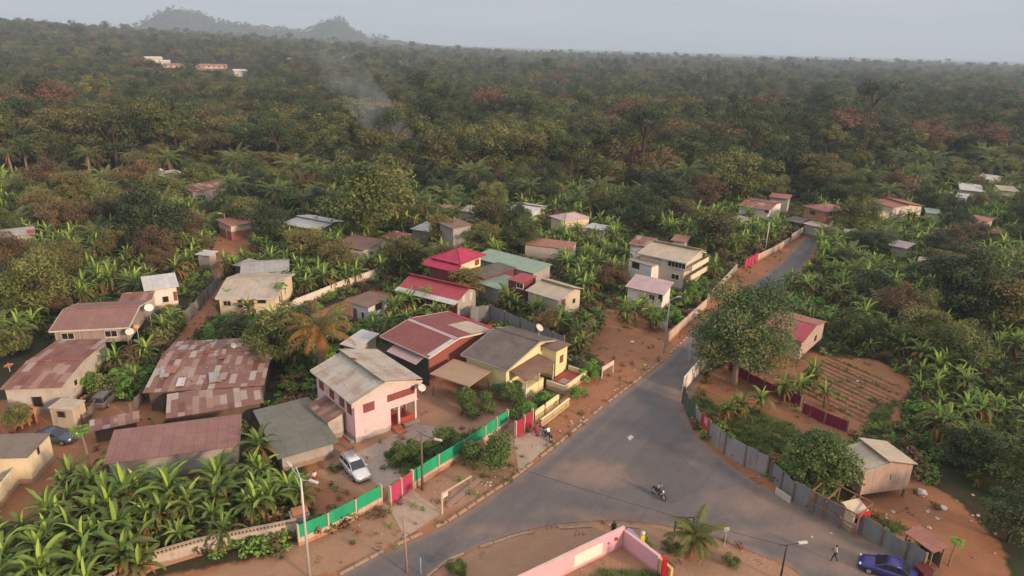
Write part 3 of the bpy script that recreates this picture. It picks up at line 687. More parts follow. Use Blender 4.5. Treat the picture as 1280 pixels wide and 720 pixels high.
HH('cream', 'cream_house', 'cream house with a weathered grey hipped roof across the earth track', 'house', (269,373),(346,373),(361,342), 3.6, T_cream, W_cream, 'gable', rh=1.2, fascia=whitep,
   wins=[(284,379,1.0,.7,'win'),(300,378,.6,1.5,'shut'),(313,376,1.0,1.4,'shut'),(327,374,1.2,.9,'dark'),(349,374,.6,1.0,'win'),(356,364,.6,1.0,'win')])
HH('creamb', 'grey_shed', 'grey roofed shed joined behind the cream house', 'shed', (300,342),(362,338),(330,325), 3.1, T_grey, W_block, 'gable', rh=.6, ov=.2)
HH('hut', 'board_hut', 'small beige board hut with a flat roof beside the brick stair', 'hut', (59,510),(90,513),(107,500), 2.3, T_beige, planks('beige_boards',(0.50,0.40,0.30),(0.44,0.34,0.25),.25,'XY'), 'mono', rh=.12, ov=.12, wins=[(77,518,.9,.7,'dark')])
HH('flatroof', 'flat_roof_house', 'cream walled building with a stained flat roof beside the dark blue car', 'house', (34,571),(63,541),(-30,560), 3.0, paint('stained_slab',(0.19,0.15,0.13),.95,.7), W_cream, 'flat', ov=.1, wins=[(47,563,.5,.8,'win')])
HH('small12', 'white_hut', 'small white hut with a brown roof by the fenced yard behind the maroon roof', 'hut', (434,377),(460,385),(487,371), 2.8, T_brown, W_blue, 'mono', rh=.4, wins=[(444,391,.8,1.9,'door'),(454,394,.5,1.0,'win'),(473,383,1.4,1.2,'dark')])
HH('h13', 'white_house', 'white house with a brown roof and a red painted base', 'house', (455,313),(483,300),(430,298), 4.0, T_brown, W_redbase, 'mono', rh=.3, wins=[(464,317,1.1,.8,'win'),(475,311,.8,.8,'win')])
HH('h14', 'grey_house', 'narrow grey house with a rust streaked pale roof', 'house', (475,296),(497,301),(517,293), 3.8, T_rust2, W_grey, 'mono', rh=.4, wins=[(506,303,.8,.8,'win')])
HH('h15', 'grey_house', 'grey house with a stepped off-white roof carrying a water drum', 'house', (352,279),(397,288),(416,275), 3.4, T_white, W_grey, 'gable', rh=.5, rf=.55, step_=True, wins=[(402,284,1.0,.8,'win'),(375,288,2.5,1.0,'dark')])
HH('ha', 'grey_shed', 'low shed with a pale bluish roof behind the thin tree', 'shed', (512,286),(537,290),(545,279), 3.0, T_white, W_grey, 'mono', rh=.2)
HH('hb', 'unfinished_house', 'tall unfinished grey block house with a brown roof', 'house', (566,286),(592,281),(572,273), 6.0, T_brown, W_grey, 'mono', rh=.3, wins=[(584,297,1.0,1.0,'dark')])
HH('hb2', 'grey_shed', 'brown roofed shed beside the unfinished block house', 'shed', (543,289),(566,288),(548,277), 3.6, T_brown, W_block, 'mono', rh=.3)
HH('hc', 'pale_shed', 'pale roofed shed hidden among trees behind the village', 'shed', (570,262),(596,267),(600,258), 3.2, T_cream, W_block, 'mono', rh=.3)
HH('hd', 'rusty_shed', 'small orange brown roof beside the pale shed behind the village', 'shed', (551,263),(569,263),(566,256), 3.0, T_salmon, W_orange, 'mono', rh=.3)
HH('gA', 'green_roof_hall', 'long pale green metal roof behind the magenta roofed pavilion', 'hall', (588,321),(667,342),(677,327), 3.6, T_green, W_grey, 'mono', rh=.35, ov=.3)
HH('gB', 'brown_roof_annex', 'flat brown roof with a white dish below the magenta pavilion', 'shed', (581,340),(604,348),(644,334), 3.6, T_fibre, W_maroon, 'mono', rh=.15, ov=.3)
HH('gC', 'green_roof_annex', 'low pale green roof between the red roof and the beige shed', 'shed', (585,350),(624,362),(652,349), 3.1, T_green, W_grey, 'mono', rh=.1, ov=.3)
HH('gD', 'red_balcony_room', 'small red roofed balcony room between the green roofs', 'house', (634,349),(653,354),(662,343), 4.3, T_red, W_maroon, 'mono', rh=.1, ov=.15, wins=[(650,357,1.2,.8,'win')])
HH('pav', 'magenta_pavilion', 'upper room with a magenta hipped roof and a cream wall', 'house', (538,322),(576,331),(610,319), 6.6, T_mag, wallmat('pavilion_wall',(0.68,0.58,0.36),(0.14,0.04,0.045),4.6,.2), 'hip', rh=1.4, ov=.7, wins=[(596,328,1.1,.9,'shut')])
h = hs['pav']; Bq = MB().slab([(-.7, -1.5, 5.7), (h.L+.0, -1.5, 5.7), (h.L, .35, 6.35), (-.7, .35, 6.35)], .06); Bq.build('skirt_roof', T_mag, h.e)
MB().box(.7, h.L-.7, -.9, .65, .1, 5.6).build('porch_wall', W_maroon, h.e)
HH('red', 'red_roof_house', 'long red roofed house with a white eave strip and grey gable', 'house', (498,358),(573,376),(586,361), 3.5, T_red, W_grey, 'gable', rh=1.1, cz=4.6, cf=.48, step_=True, wins=[(579,373,.7,1.2,'panel'),(588,370,.7,1.2,'panel')])
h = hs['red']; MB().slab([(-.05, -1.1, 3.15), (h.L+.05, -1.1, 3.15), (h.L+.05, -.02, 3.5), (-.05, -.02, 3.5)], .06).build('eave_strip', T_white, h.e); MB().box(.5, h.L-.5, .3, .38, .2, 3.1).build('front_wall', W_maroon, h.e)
HH('h25', 'beige_shed', 'beige shed with a stepped corrugated roof among the bananas', 'shed', (656,363),(698,376),(727,362), 3.4, T_beige, W_beige, 'gable', rh=.8, rf=.62, step_=True, wins=[(704,379,.9,1.1,'shut'),(717,376,.7,.8,'win')])
HH('maroon', 'maroon_roof_house', 'broad maroon roof with a white ridge strip and a tan patch', 'house', (475,420),(536,447),(609,407), 4.3, T_maroon, wallmat('redbrown_wall',(0.26,0.075,0.06),(0.15,0.06,0.05),.4,.4), 'gable', rh=1.0, rf=.42, fascia=whitep, ov=.55)
h = hs['maroon']; L_, W_ = h.L, h.W
def onroof(h, x0, x1, y0, y1, mat, name, dz=.03, rf=None, th=.02):
    rf = rf or .42; r = h.W*rf
    zz = lambda y: h.ze+h.rh*(y/r if y < r else (h.W-y)/(h.W-r))+dz
    return MB().slab([(x0,y0,zz(y0)),(x1,y0,zz(y0)),(x1,y1,zz(y1)),(x0,y1,zz(y1))], th).build(name, mat, h.roof)
onroof(h, L_*.5, L_*.97, W_*.62, W_*.93, T_beige, 'tan_patch'); onroof(h, L_*.08, L_*1.0, W_*.935, W_*1.0, T_mag, 'red_strip', .05); onroof(h, .1, L_-.1, W_*.37, W_*.415, T_pinkroof, 'pale_strip', .045)
onroof(h, L_*.93, L_*1.0, W_*.02, W_*.36, T_white, 'white_strip', .05)
MB().slab([(L_*.25, -.9, 3.2), (L_*.85, -.9, 3.2), (L_*.85, .5, 3.75), (L_*.25, .5, 3.75)], .05).build('awning', T_pinkroof, h.e)
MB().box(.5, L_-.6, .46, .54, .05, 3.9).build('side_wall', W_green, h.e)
HH('yellow', 'yellow_house', 'yellow gabled house with a dark fibre cement roof and a red terrace', 'house', (576,443),(634,463),(705,427), 3.9, T_fibre, W_yel, 'gable', rh=1.3, rf=.60, fascia=paint('grey_trim',(.36,.32,.29)), ov=.5, wins=[(690,446,.8,1.0,'win',shut_m)])
h = hs['yellow']; L_, W_ = h.L, h.W; print('yellow', L_, W_, [Pj(h.w3(x,y,0)) for x in (0,L_) for y in (0,W_)])
x0, x1, y0, y1 = h.r
MB().slab([(x1-.1, y0+.6, 3.25), (x1+2.6, y0+.6, 2.75), (x1+2.6, W_*.66, 2.75), (x1-.1, W_*.66, 3.25)], .07).build('porch_roof', T_brown, h.e)
for yy in (y0+.8, W_*.35, W_*.64): MB().box(x1+2.3, x1+2.45, yy-.08, yy+.08, .0, 2.7).build('porch_post', whitep, h.e)
MB().box(x1+.01, x1+2.4, y0+.7, W_*.45, 0, 1.5).build('porch_wall', W_yel, h.e)
MB().box(x1-.02, x1+2.2, W_*.72, y1, 0, 3.95).build('wing', W_yel, h.e)
MB().slab([(x1-.25, W_*.69, 4.25), (x1+2.5, W_*.69, 4.15), (x1+2.5, y1+.35, 3.95), (x1-.25, y1+.35, 4.05)], .08).build('wing_roof', T_brown, h.e)
MB().box(x1+2.21, x1+2.27, W_*.80, W_*.80+.8, 1.9, 2.9).build('window', shut_m, h.e)
MB().box(x1+2.5, x1+5.2, W_*.50, y1-.2, .0, .45).build('terrace', redf, h.e)
Bp = MB().box(x1+5.1, x1+5.3, W_*.48, y1, 0.0, 1.1).box(x1+2.6, x1+5.09, W_*.48, W_*.50-.01, 0, 1.1).box(x1+2.6, x1+5.09, y1-.19, y1, 0, 1.1); Bp.build('parapet', W_cream, h.e)
Bd = MB().box(x1+3.3, x1+4.3, W_*.62, W_*.62+1.3, .452, .475); Bd.build('terrace_mat', paint('terrace_mat',(.42,.34,.26)), h.e)
HH('tan', 'awning_roof', 'flat tan awning roof between the maroon roof and the yellow house', 'awning', (537,467),(586,483),(616,464), 3.0, paint('tan_sheet',(0.33,0.22,0.145),.8,.35), W_maroon, 'flat', nowall=True, rh=.0)
h = hs['tan']
for xx in (.3, h.L-.3):
    for yy in (.3, h.W-.3): MB().box(xx-.06, xx+.06, yy-.06, yy+.06, -.02, 2.85).build('post', post_m, h.e)
HH('h29', 'beige_house', 'tall beige two storey house with a stepped roof and end balconies', 'house', (797,316),(858,329),(880,315), 5.2, T_beige, W_beige, 'gable', rh=.9, rf=.7, step_=True, fascia=whitep,
   wins=[(846,331,3.2,1.0,'win'),(844,346,1.4,.9,'win'),(830,327,.9,1.0,'panel'),(869,332,1.0,1.2,'dark'),(876,328,.9,1.2,'dark')])
h = hs['h29']; x0, x1, y0, y1 = h.r
for z in (2.2, 3.9): MB().box(x1+.01, x1+1.3, y0+.2, y1-.2, z-.15, z).box(x1+1.2, x1+1.3, y0+.2, y1-.2, z+.002, z+.8).build('balcony', W_cream, h.e)
MB().bar((x1+.7, y0+.3, .1), (x1+.7, y1-.6, 2.7), .9, .15).build('outer_stair', W_beige, h.e)
HH('h29b', 'annex_house', 'low grey annex with a magenta awning beside the tall beige house', 'house', (785,324),(815,333),(826,318), 3.9, paint('annex_slab',(0.30,0.25,0.22),.9), W_white, 'flat', ov=.1, wins=[(795,330,1.6,1.2,'dark')])
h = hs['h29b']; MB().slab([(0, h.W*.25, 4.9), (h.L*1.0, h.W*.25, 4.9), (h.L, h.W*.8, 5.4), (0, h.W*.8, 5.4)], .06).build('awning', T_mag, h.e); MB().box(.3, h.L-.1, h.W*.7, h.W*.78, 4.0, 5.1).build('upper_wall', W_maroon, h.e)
HH('h30', 'pink_roof_house', 'white walled house with a long faded pink roof below the beige house', 'house', (781,358),(830,369),(855,355), 3.0, T_pinkroof, W_white, 'mono', rh=1.1, wins=[(851,367,.7,1.3,'win'),(815,372,.9,.9,'win')])
HH('h31', 'rusty_shed', 'rusty tin roof shed behind the magenta awning', 'shed', (785,305),(813,309),(818,297), 3.4, T_rust2, W_blue, 'mono', rh=.3)
HH('h31b', 'rusty_shed', 'small orange tinted roof hidden in banana leaves behind the beige house', 'shed', (838,300),(858,303),(850,293), 3.0, T_salmon, W_block, 'mono', rh=.4)
HH('h32', 'white_house', 'white house with a light roof nearest the smoke under the forest', 'house', (632,262),(664,267),(672,257), 3.4, T_white, W_blue, 'gable', rh=.5, rf=.65, step_=True, wins=[(640,268,1.6,1.0,'dark')])
HH('h33', 'cream_house', 'cream house with a pale pinkish hipped roof under the forest', 'house', (686,270),(706,277),(730,269), 3.4, T_pinkroof, W_cream, 'hip', rh=1.0)
HH('h34', 'small_shed', 'small bluish white flat roof beside the pale hipped roof', 'shed', (730,284),(753,288),(756,281), 2.8, T_white, W_blue, 'mono', rh=.2)
HH('h35', 'long_shed', 'long thin tan roof behind the central banana clump', 'shed', (655,305),(714,312),(672,297), 2.8, T_salmon, W_beige, 'mono', rh=.2, ov=.2)
HH('h40', 'rusty_roof_house', 'rust red roofed house with a white end wall near the road bend', 'house', (922,257),(962,263),(988,254), 4.4, tin('old_red_tin',(0.27,0.115,0.09),(0.19,0.07,0.055),.5,.1), W_white, 'gable', rh=.6, wins=[(972,265,.9,.8,'win'),(980,262,1.0,.8,'win')])
HH('h41', 'rusty_roof_shed', 'small reddish roof shed behind the rust red roofed house', 'shed', (961,246),(987,249),(995,244), 4.0, T_salmon, W_grey, 'mono', rh=.2)
HH('h42', 'stilt_house', 'orange walled stilt house with a salmon roof by the road bend', 'house', (1003,257),(1032,265),(1056,259), 5.4, T_salmon, planks('orange_boards',(0.42,0.20,0.13),(0.36,0.17,0.11),.3,'XY'), 'hip', rh=.7, z0=2.2, wins=[(1038,268,1.0,1.0,'win'),(1047,266,1.0,1.0,'win'),(1016,266,1.6,.9,'dark')])
HH('h43', 'red_roof_house', 'red roofed house deep in bananas past the salmon stilt house', 'house', (1087,251),(1117,260),(1132,252), 4.4, T_salmon, W_redbase, 'gable', rh=.6, step_=True)
HH('h43b', 'yellow_hut', 'little yellow walled hut in front of the red roofed house', 'hut', (1090,264),(1100,267),(1107,262), 3.0, T_beige, W_yel, 'mono', rh=.2)
HH('h44', 'road_shed', 'grey roofed roadside shed below the salmon stilt house', 'shed', (1003,279),(1027,285),(1031,280), 2.8, T_pinkroof, W_grey, 'mono', rh=.2)
HH('h44b', 'road_shed', 'dark open roadside shed beside the rust red roofed house', 'shed', (980,275),(1001,279),(1004,272), 2.8, T_fibre, woodd, 'mono', rh=.2)
HH('h45', 'grey_shed', 'greyish roof sunk in leaves below the rust red roofed house', 'shed', (905,276),(925,280),(928,270), 3.0, T_grey, W_block, 'mono', rh=.3)
HH('h46', 'rusty_shed', 'faded pink sheet roof sunk in the banana plantation', 'shed', (1110,306),(1134,311),(1134,302), 3.0, T_pinkroof, W_block, 'mono', rh=.3)
HH('h47', 'cream_hut', 'cream hut in the plantation below the faded pink sheet roof', 'hut', (1146,328),(1164,331),(1171,324), 3.2, T_beige, W_white, 'mono', rh=.3)
HH('h48', 'grey_hut', 'bare grey block hut beside the roadside sheds', 'hut', (1055,291),(1072,293),(1076,288), 3.4, T_grey, W_grey, 'mono', rh=.1)
HH('h49', 'hillside_house', 'wide pale roof at the far side of the plantation', 'house', (1200,237),(1230,240),(1240,232), 4.0, T_white, W_block, 'mono', rh=.6)
HH('h49b', 'hillside_house', 'flat pale roof beyond the dark trees at the plantation edge', 'house', (1251,238),(1276,240),(1282,234), 4.0, T_cream, W_block, 'mono', rh=.4)
HH('h49c', 'hillside_house', 'long whitish roof highest on the far side of the plantation', 'house', (1212,221),(1238,225),(1244,219), 4.0, T_white, W_block, 'mono', rh=.4)
HH('h49d', 'hillside_house', 'rust roofed hut amid the far plantation below the wide pale roof', 'house', (1204,275),(1232,280),(1240,272), 3.4, T_salmon, W_block, 'mono', rh=.4)
HH('h49e', 'hillside_house', 'bluish sheet roof on the far side of the plantation', 'house', (1193,246),(1208,248),(1214,243), 3.6, T_white, W_blue, 'mono', rh=.3)
HH('h49f', 'hillside_house', 'small white gabled hut at the edge of the far plantation', 'house', (1238,291),(1250,293),(1254,287), 3.4, T_salmon, W_white, 'gable', rh=.5)
HH('h49g', 'hillside_house', 'green tinted sheet roof in the plantation past the red roofed house', 'house', (1158,266),(1178,268),(1182,262), 3.0, T_green, W_block, 'mono', rh=.3)
HH('h50', 'stilt_house', 'small stilt house with a half red roof behind the big mango tree', 'house', (950,413),(1004,428),(1029,409), 3.9, T_salmon, planks('pale_boards',(0.42,0.33,0.28),(0.36,0.27,0.23),.22,'XY'), 'gable', rh=.9, rf=.5, cz=4.8, cf=.5, z0=1.3, ov=.25, wins=[(1019,423,.8,.8,'dark')])
h = hs['h50']; onroof(h, h.L*.62, h.L*1.0, 0.02, h.W*.48, T_red, 'red_sheet', .04, .5)
HH('h51', 'board_shed', 'tan roofed board shed on posts beside the leafy tree over the fence', 'shed', (1046,562),(1081,591),(1141,579), 3.6, T_beige, planks('tan_boards',(0.42,0.30,0.24),(0.34,0.24,0.19),.2,'XY'), 'gable', rh=.7, rf=.48, step_=True, z0=1.0, ov=.2, wins=[(1116,596,.5,.5,'shut',greyboard)])
HH('shelter', 'shelter', 'low open shelter with an orange brown sheet roof near the refuse heap', 'shelter', (1130,665),(1167,691),(1187,682), 2.2, T_salmon, woodd, 'mono', rh=.15, nowall=True)
h = hs['shelter']
for xx in (.2, h.L-.2):
    for yy in (.2, h.W-.2): MB().box(xx-.06, xx+.06, yy-.06, yy+.06, -.02, 2.15).build('post', post_m, h.e)
MB().box(.3, h.L-.3, h.W-.25, h.W-.2, .1, 1.4).build('back_boards', woodd, h.e)
HH('h18', 'pink_wall_house', 'long shed with a pale grey roof and pinkish wall under the palms', 'house', (204,224),(242,219),(201,214), 4.2, T_white, W_redbase, 'mono', rh=.3, wins=[(213,226,.9,.8,'win')])
HH('h19', 'rusty_house', 'long house with a rust striped roof under the palms', 'house', (240,240),(293,231),(226,232), 4.0, T_rust2, W_block, 'gable', rh=.8)
HH('h17', 'rusty_shed', 'rust pink roof behind the dark round tree', 'shed', (287,283),(322,277),(284,272), 3.2, T_salmon, W_redbase, 'mono', rh=.3)
HH('h20', 'grey_shed', 'grey roof with a small red patch in the banana plantation', 'shed', (-6,297),(44,292),(37,283), 3.2, T_grey, W_grey, 'gable', rh=.5)
h = hs['h20']; onroof(h, h.L*.78, h.L*.99, .1, h.W*.35, T_red, 'red_patch', .03, .5)
HH('h16b', 'small_shed', 'tiny white sheet roof peeping out of the bananas', 'shed', (243,318),(262,320),(266,313), 2.6, T_white, W_block, 'mono', rh=.2)
HH('h16c', 'board_shed', 'dark grey board shed at the top of the earth track', 'shed', (290,331),(319,337),(326,326), 2.6, T_grey, woodd, 'mono', rh=.15)
HH('h16d', 'block_hut', 'grey block hut half hidden below the coconut palm', 'hut', (424,430),(447,436),(455,412), 2.8, T_white, W_block, 'mono', rh=.4)
HH('h12b', 'small_shed', 'low rusty scrap roof behind the long maroon shed', 'shed', (112,540),(175,527),(128,522), 1.6, T_rust, woodd, 'mono', rh=.2)
# stones, tyres and loose sheets that hold the patchwork roof down
h = hs['rustA']
def rz_(h, y): r = h.W*.6; return h.ze+h.rh*(y/r if y < r else (h.W-y)/(h.W-r))
for i in range(9):
    x, y = ru(.6, h.L-2.2), ru(.4, h.W-2.2); w_, l_ = ru(.8, 1.3), ru(1.6, 2.4); M = Matrix.Translation((x, y, rz_(h, y+.8)+.10)) @ Matrix.Rotation(ru(-.25, .25), 4, 'Z') @ Matrix.Rotation(h.rh/(h.W*.6)*(1 if y < h.W*.6 else -1.4), 4, 'X')
    MB().box(0, w_, 0, l_, 0, .03, 0, M).build('loose_sheet', random.choice((T_rust2, T_white, T_grey, T_salmon)), h.roof)
for i in range(16):
    x, y = ru(.5, h.L-.5), ru(.5, h.W-.5); p_ = h.w3(x, y, rz_(h, y)+.14); bm = bmesh.new(); bmesh.ops.create_icosphere(bm, subdivisions=1, radius=ru(.12, .2))
    for v in bm.verts: v.co *= ru(.7, 1.2); v.co.z *= .7
    me_ = bpy.data.meshes.new('stone'); bm.to_mesh(me_); bm.free(); me_.materials.append(paint('roof_stone', (.22,.19,.17), .9)); o = link('stone', me_); o.location = p_; tag(o, 'stones holding down the big patchwork roof', 'stone', 'stones on the patchwork roof')
# the distant white houses and the long barn on the rise
def far_house(label, px, py, w, d_, hh, wallm, roofm):
    p = Gfar(px, py); t_ = thing('distant_house', label, 'house', (p.x, p.y, float(H(p.x, p.y))), math.atan2(p.x, p.y)*-1+ru(-.3, .3))
    MB().box(-w/2, w/2, -d_/2, d_/2, -1, hh).build('wall', wallm, t_)
    B = MB().slab([(-w/2-.6,-d_/2-.6,hh+.05),(w/2+.6,-d_/2-.6,hh+.05),(w/2+.6,0,hh+1.8),(-w/2-.6,0,hh+1.8)],.2).slab([(-w/2-.6,0,hh+1.82),(w/2+.6,0,hh+1.82),(w/2+.6,d_/2+.6,hh+.06),(-w/2-.6,d_/2+.6,hh+.06)],.2); B.build('roof', roofm, t_)
    M = Matrix()
    for i in range(max(2, int(w/5))):
        u = -w/2+w*(i+.5)/max(2, int(w/5)); MB().box(u-.7, u+.7, -d_/2-.08, -d_/2+.05, 1.2, 2.6).build('window', pane_m, t_)
    FAR.append((p, max(w, d_)))
FAR = []
fw = paint('far_white', (0.50,0.46,0.42), .8, .3)
far_house('white distant house beside the long tan barn on the rise', 192, 79, 17, 10, 5, fw, fw); far_house('second white distant house right next to the tan field', 207, 82, 9, 7, 4, fw, T_white)
far_house('long tan barn along the bare field on the rise', 245, 86, 62, 9, 3, W_beige, T_salmon)
far_house('white distant house under the notch between the two blue hills', 360, 80, 10, 8, 6, fw, fw); far_house('white distant roof below the smaller blue hill', 427, 76, 10, 7, 4, fw, T_white)
far_house('distant house low roof above the reddish trees', 545, 80, 12, 8, 4, W_cream, T_salmon); far_house('bright white distant house alone above the forest on the skyline', 663, 66, 12, 8, 7, fw, fw)
far_house('pale distant house in the haze past the orange crowned tree', 1050, 92, 14, 8, 5, fw, T_white); far_house('faint distant roof in the haze below the flat horizon', 945, 80, 12, 8, 5, W_cream, T_salmon)
far_house('distant house in the trees under the blue ridge', 300, 96, 12, 8, 5, W_block, T_white)

# ------------------------------------------------------------------ fences and walls
def fence(name, label, cat, pxs, h_, sheetm, low=0.0, lowm=None, th=.06, every=2.3, postm=None, ph=None, posts=True, jag=0.0, partname='panel', lean=0.0):
    P = [G(x, y) for x, y in pxs]; c = P[0]; t_ = thing(name, label, cat, c)
    Q = [p-c for p in P]; B = MB(); Bl = MB(); PP = []
    for a_, b_ in zip(Q, Q[1:]):
        n = max(1, round((b_-a_).length/every)); d = (b_-a_).normalized(); nr = Vector((-d.y, d.x, 0))
        for k in range(n):
            p, q_ = a_.lerp(b_, k/n), a_.lerp(b_, (k+1)/n); PP.append((p, d))
            if jag > 0:
                m = max(1, int((q_-p).length/.8))
                for j in range(m):
                    u, v_ = p.lerp(q_, j/m+.004), p.lerp(q_, (j+1)/m-.004); hh = h_+ru(-jag, jag); o_ = nr*ru(-.04, .04); l_ = ru(-lean, lean)*nr
                    B.slab([u+o_+Vector((0,0,0)), v_+o_, v_+o_+l_+Vector((0,0,hh)), u+o_+l_+Vector((0,0,hh))], .03)
            else: B.bar(p+d*.06+Vector((0,0,(low+h_)/2)), q_-d*.06+Vector((0,0,(low+h_)/2)), th, h_-low)
        if low > 0: Bl.bar(a_-d*.05+Vector((0,0,low/2-.15)), b_+d*.05+Vector((0,0,low/2-.15)), .22, low+.3)
        PP.append((b_, d))
    B.build(partname, sheetm, t_)
    if low > 0: Bl.build('low_wall', lowm, t_)
    if posts:
        for p, d in PP:
            M = Matrix.Translation(p) @ Matrix.Rotation(math.atan2(d.y, d.x), 4, 'Z'); MB().box(-.07, .07, -.13, .13, -.1, (ph or h_+.12), 0, M).build('post', postm or lowm or post_m, t_)
    return t_
G_green = tin('fence_green', (0.025,0.30,0.16), (0.02,0.22,0.12), .1, run='Z'); 
def ribs(name, col, k=.25, rust=None, amt=.3):
    """upright sheets: ribs along the wall drawn by height-free bands"""
    key = ('r', name)
    if key in MATS: return MATS[key]
    m, t, b, o = newmat(name); c = N(t, 'ShaderNodeTexCoord'); sp = N(t, 'ShaderNodeSeparateXYZ'); t.links.new(c.outputs['Object'], sp.inputs[0])
    s = N(t, 'ShaderNodeMath', operation='ADD'); t.links.new(sp.outputs['X'], s.inputs[0]); t.links.new(sp.outputs['Y'], s.inputs[1])
    fl = N(t, 'ShaderNodeMath', operation='FLOOR'); t.links.new(mulv(t, s.outputs[0], 1.1), fl.inputs[0]); wn = N(t, 'ShaderNodeTexWhiteNoise', noise_dimensions='1D'); t.links.new(fl.outputs[0], wn.inputs['W'])
    sn = N(t, 'ShaderNodeMath', operation='SINE'); t.links.new(mulv(t, s.outputs[0], 2*math.pi/.22), sn.inputs[0])
    cc = mixc(t, mulv(t, wn.outputs['Value'], k), col, (col[0]*.45, col[1]*.45, col[2]*.48))
    f = step(t, noise(t, 1.2, 6, .7, stretch=(2, 2, .6)), .62-amt*.3, .85-amt*.2); cc = mixc(t, mulv(t, f, .7), cc, rust or (0.22,.13,.09))
    t.links.new(cc, b.inputs['Base Color']); b.inputs['Roughness'].default_value = .6; bumpn(t, b, sn.outputs[0], .6, .02); MATS[key] = m; return m
F_green = ribs('green_sheets', (0.02,0.33,0.16), .25, (0.05,.18,.10), .1); F_grey = ribs('grey_sheets', (0.30,0.27,0.28), .8, (0.22,.13,.10), .6); F_blue = ribs('bluegrey_sheets', (0.21,0.215,0.225), .6, (0.2,.14,.11), .5)
F_mag = ribs('gate_magenta', (0.42,0.05,0.12), .2, (0.3,.05,.08), .1); F_net = ribs('maroon_net', (0.17,0.015,0.045), .25, (0.10,.02,.035), .2); F_wood = ribs('wooden_pales', (0.22,0.17,0.15), .8, (0.12,.08,.06), .4)
Wl = wallmat('boundary_wall', (0.50,0.37,0.29), (0.36,0.20,0.13), .25, .5); Wd_ = wallmat('old_boundary_wall', (0.46,0.38,0.32), (0.30,0.17,0.12), .3, .7)
# balustrade wall, bottom
def balustrade(name, label, pxs, h0, h1, wm, bm_, step_=.32):
    P = [G(x, y) for x, y in pxs]; c = P[0]; t_ = thing(name, label, 'wall', c); B = MB(); Bb = MB(); Bt = MB()
    for a_, b_ in zip(P, P[1:]):
        a_, b_ = a_-c, b_-c; d = (b_-a_); n = int(d.length/step_)
        B.bar(a_+Vector((0,0,h0/2-.1)), b_+Vector((0,0,h0/2-.1)), .2, h0+.2); Bt.bar(a_+Vector((0,0,h1)), b_+Vector((0,0,h1)), .22, .1)
        for k in range(n):
            p = a_.lerp(b_, (k+.5)/n); Bb.tube([(p.x,p.y,h0),(p.x,p.y,h0+(h1-h0)*.35),(p.x,p.y,h0+(h1-h0)*.6),(p.x,p.y,h1-.05)], [.08,.10,.05,.07], 6)
    B.build('low_wall', wm, t_); Bt.build('rail', bm_, t_); o = Bb.build('balusters', bm_, t_); o['kind'] = 'stuff'; return t_
balustrade('balustrade_wall', 'cream wall topped with small balusters below the banana grove', [(120,752),(190,712),(250,694),(372,669)], 1.3, 1.62, Wd_, wallmat('cream_baluster',(0.36,0.28,0.22),None,0,.6), .28)
fence('green_fence', 'green sheet fence on a low wall from the tall street lamp to the driveway', 'fence', [(374,682),(411,666),(445,648),(477,630)], 2.0, F_green, .8, Wl, every=2.6, postm=Wl)
fence('green_fence', 'green sheet fence on a low wall between the pink gate and the roadside bush', 'fence', [(516,611),(548,590),(580,571),(606,553),(634,533)], 2.0, F_green, .75, Wl, every=2.6, postm=Wl)
fence('metal_gate', 'pink red metal gate at the top of the concrete drive', 'gate', [(488,632),(515,611)], 1.95, F_mag, 0, None, every=1.8, postm=Wl, ph=2.1, partname='leaf')
fence('metal_gate', 'maroon red double gate behind the parked motorbike', 'gate', [(644,548),(665,532)], 1.9, ribs('gate_maroon',(0.34,0.03,0.06),.2,None,.1), 0, None, every=1.5, postm=Wl, ph=2.15, partname='leaf')
balustrade('balustrade_wall', 'yellow balustrade along the top of the red bank beside the maroon gate', [(676,534),(692,522),(711,507)], .25, .95, W_yel, W_yel, .3)
fence('garden_wall', 'short white and yellow garden wall above the yellow balustrade', 'wall', [(667,528),(680,518),(698,505)], 1.3, W_yel, 0, None, th=.18, postm=W_maroon, ph=1.5, every=2.4, partname='wall')
fence('boundary_wall', 'pale boundary wall beside the road above the lamp post', 'wall', [(835,428),(858,407),(882,385)], 1.5, Wl, 0, None, th=.2, every=3, postm=Wl, ph=1.55, partname='wall')
fence('boundary_wall', 'broken pale boundary wall behind the big mango tree', 'wall', [(884,378),(905,356),(920,340)], 1.5, Wd_, 0, None, th=.2, every=3, postm=Wd_, ph=1.55, partname='wall')
fence('metal_gate', 'small bright magenta gate where the road bends away', 'gate', [(930,336),(946,327)], 1.8, F_mag, 0, None, every=1.6, postm=F_mag, ph=2.2, partname='leaf')
fence('boundary_wall', 'low pink block wall running on from the magenta gate', 'wall', [(946,327),(965,318),(985,306)], 1.5, Wl, 0, None, th=.2, every=3, postm=Wl, ph=1.6, partname='wall')
fence('boundary_wall', 'long pale roadside wall at the far end of the road', 'wall', [(988,304),(1008,291),(1030,281),(1037,275)], 2.0, Wd_, 0, None, th=.2, every=4, posts=False, partname='wall')
fence('scrap_sign', 'white board leaning against the roadside gate', 'board', [(820,411),(832,414)], 1.4, W_blue, 0, None, posts=False, partname='board')
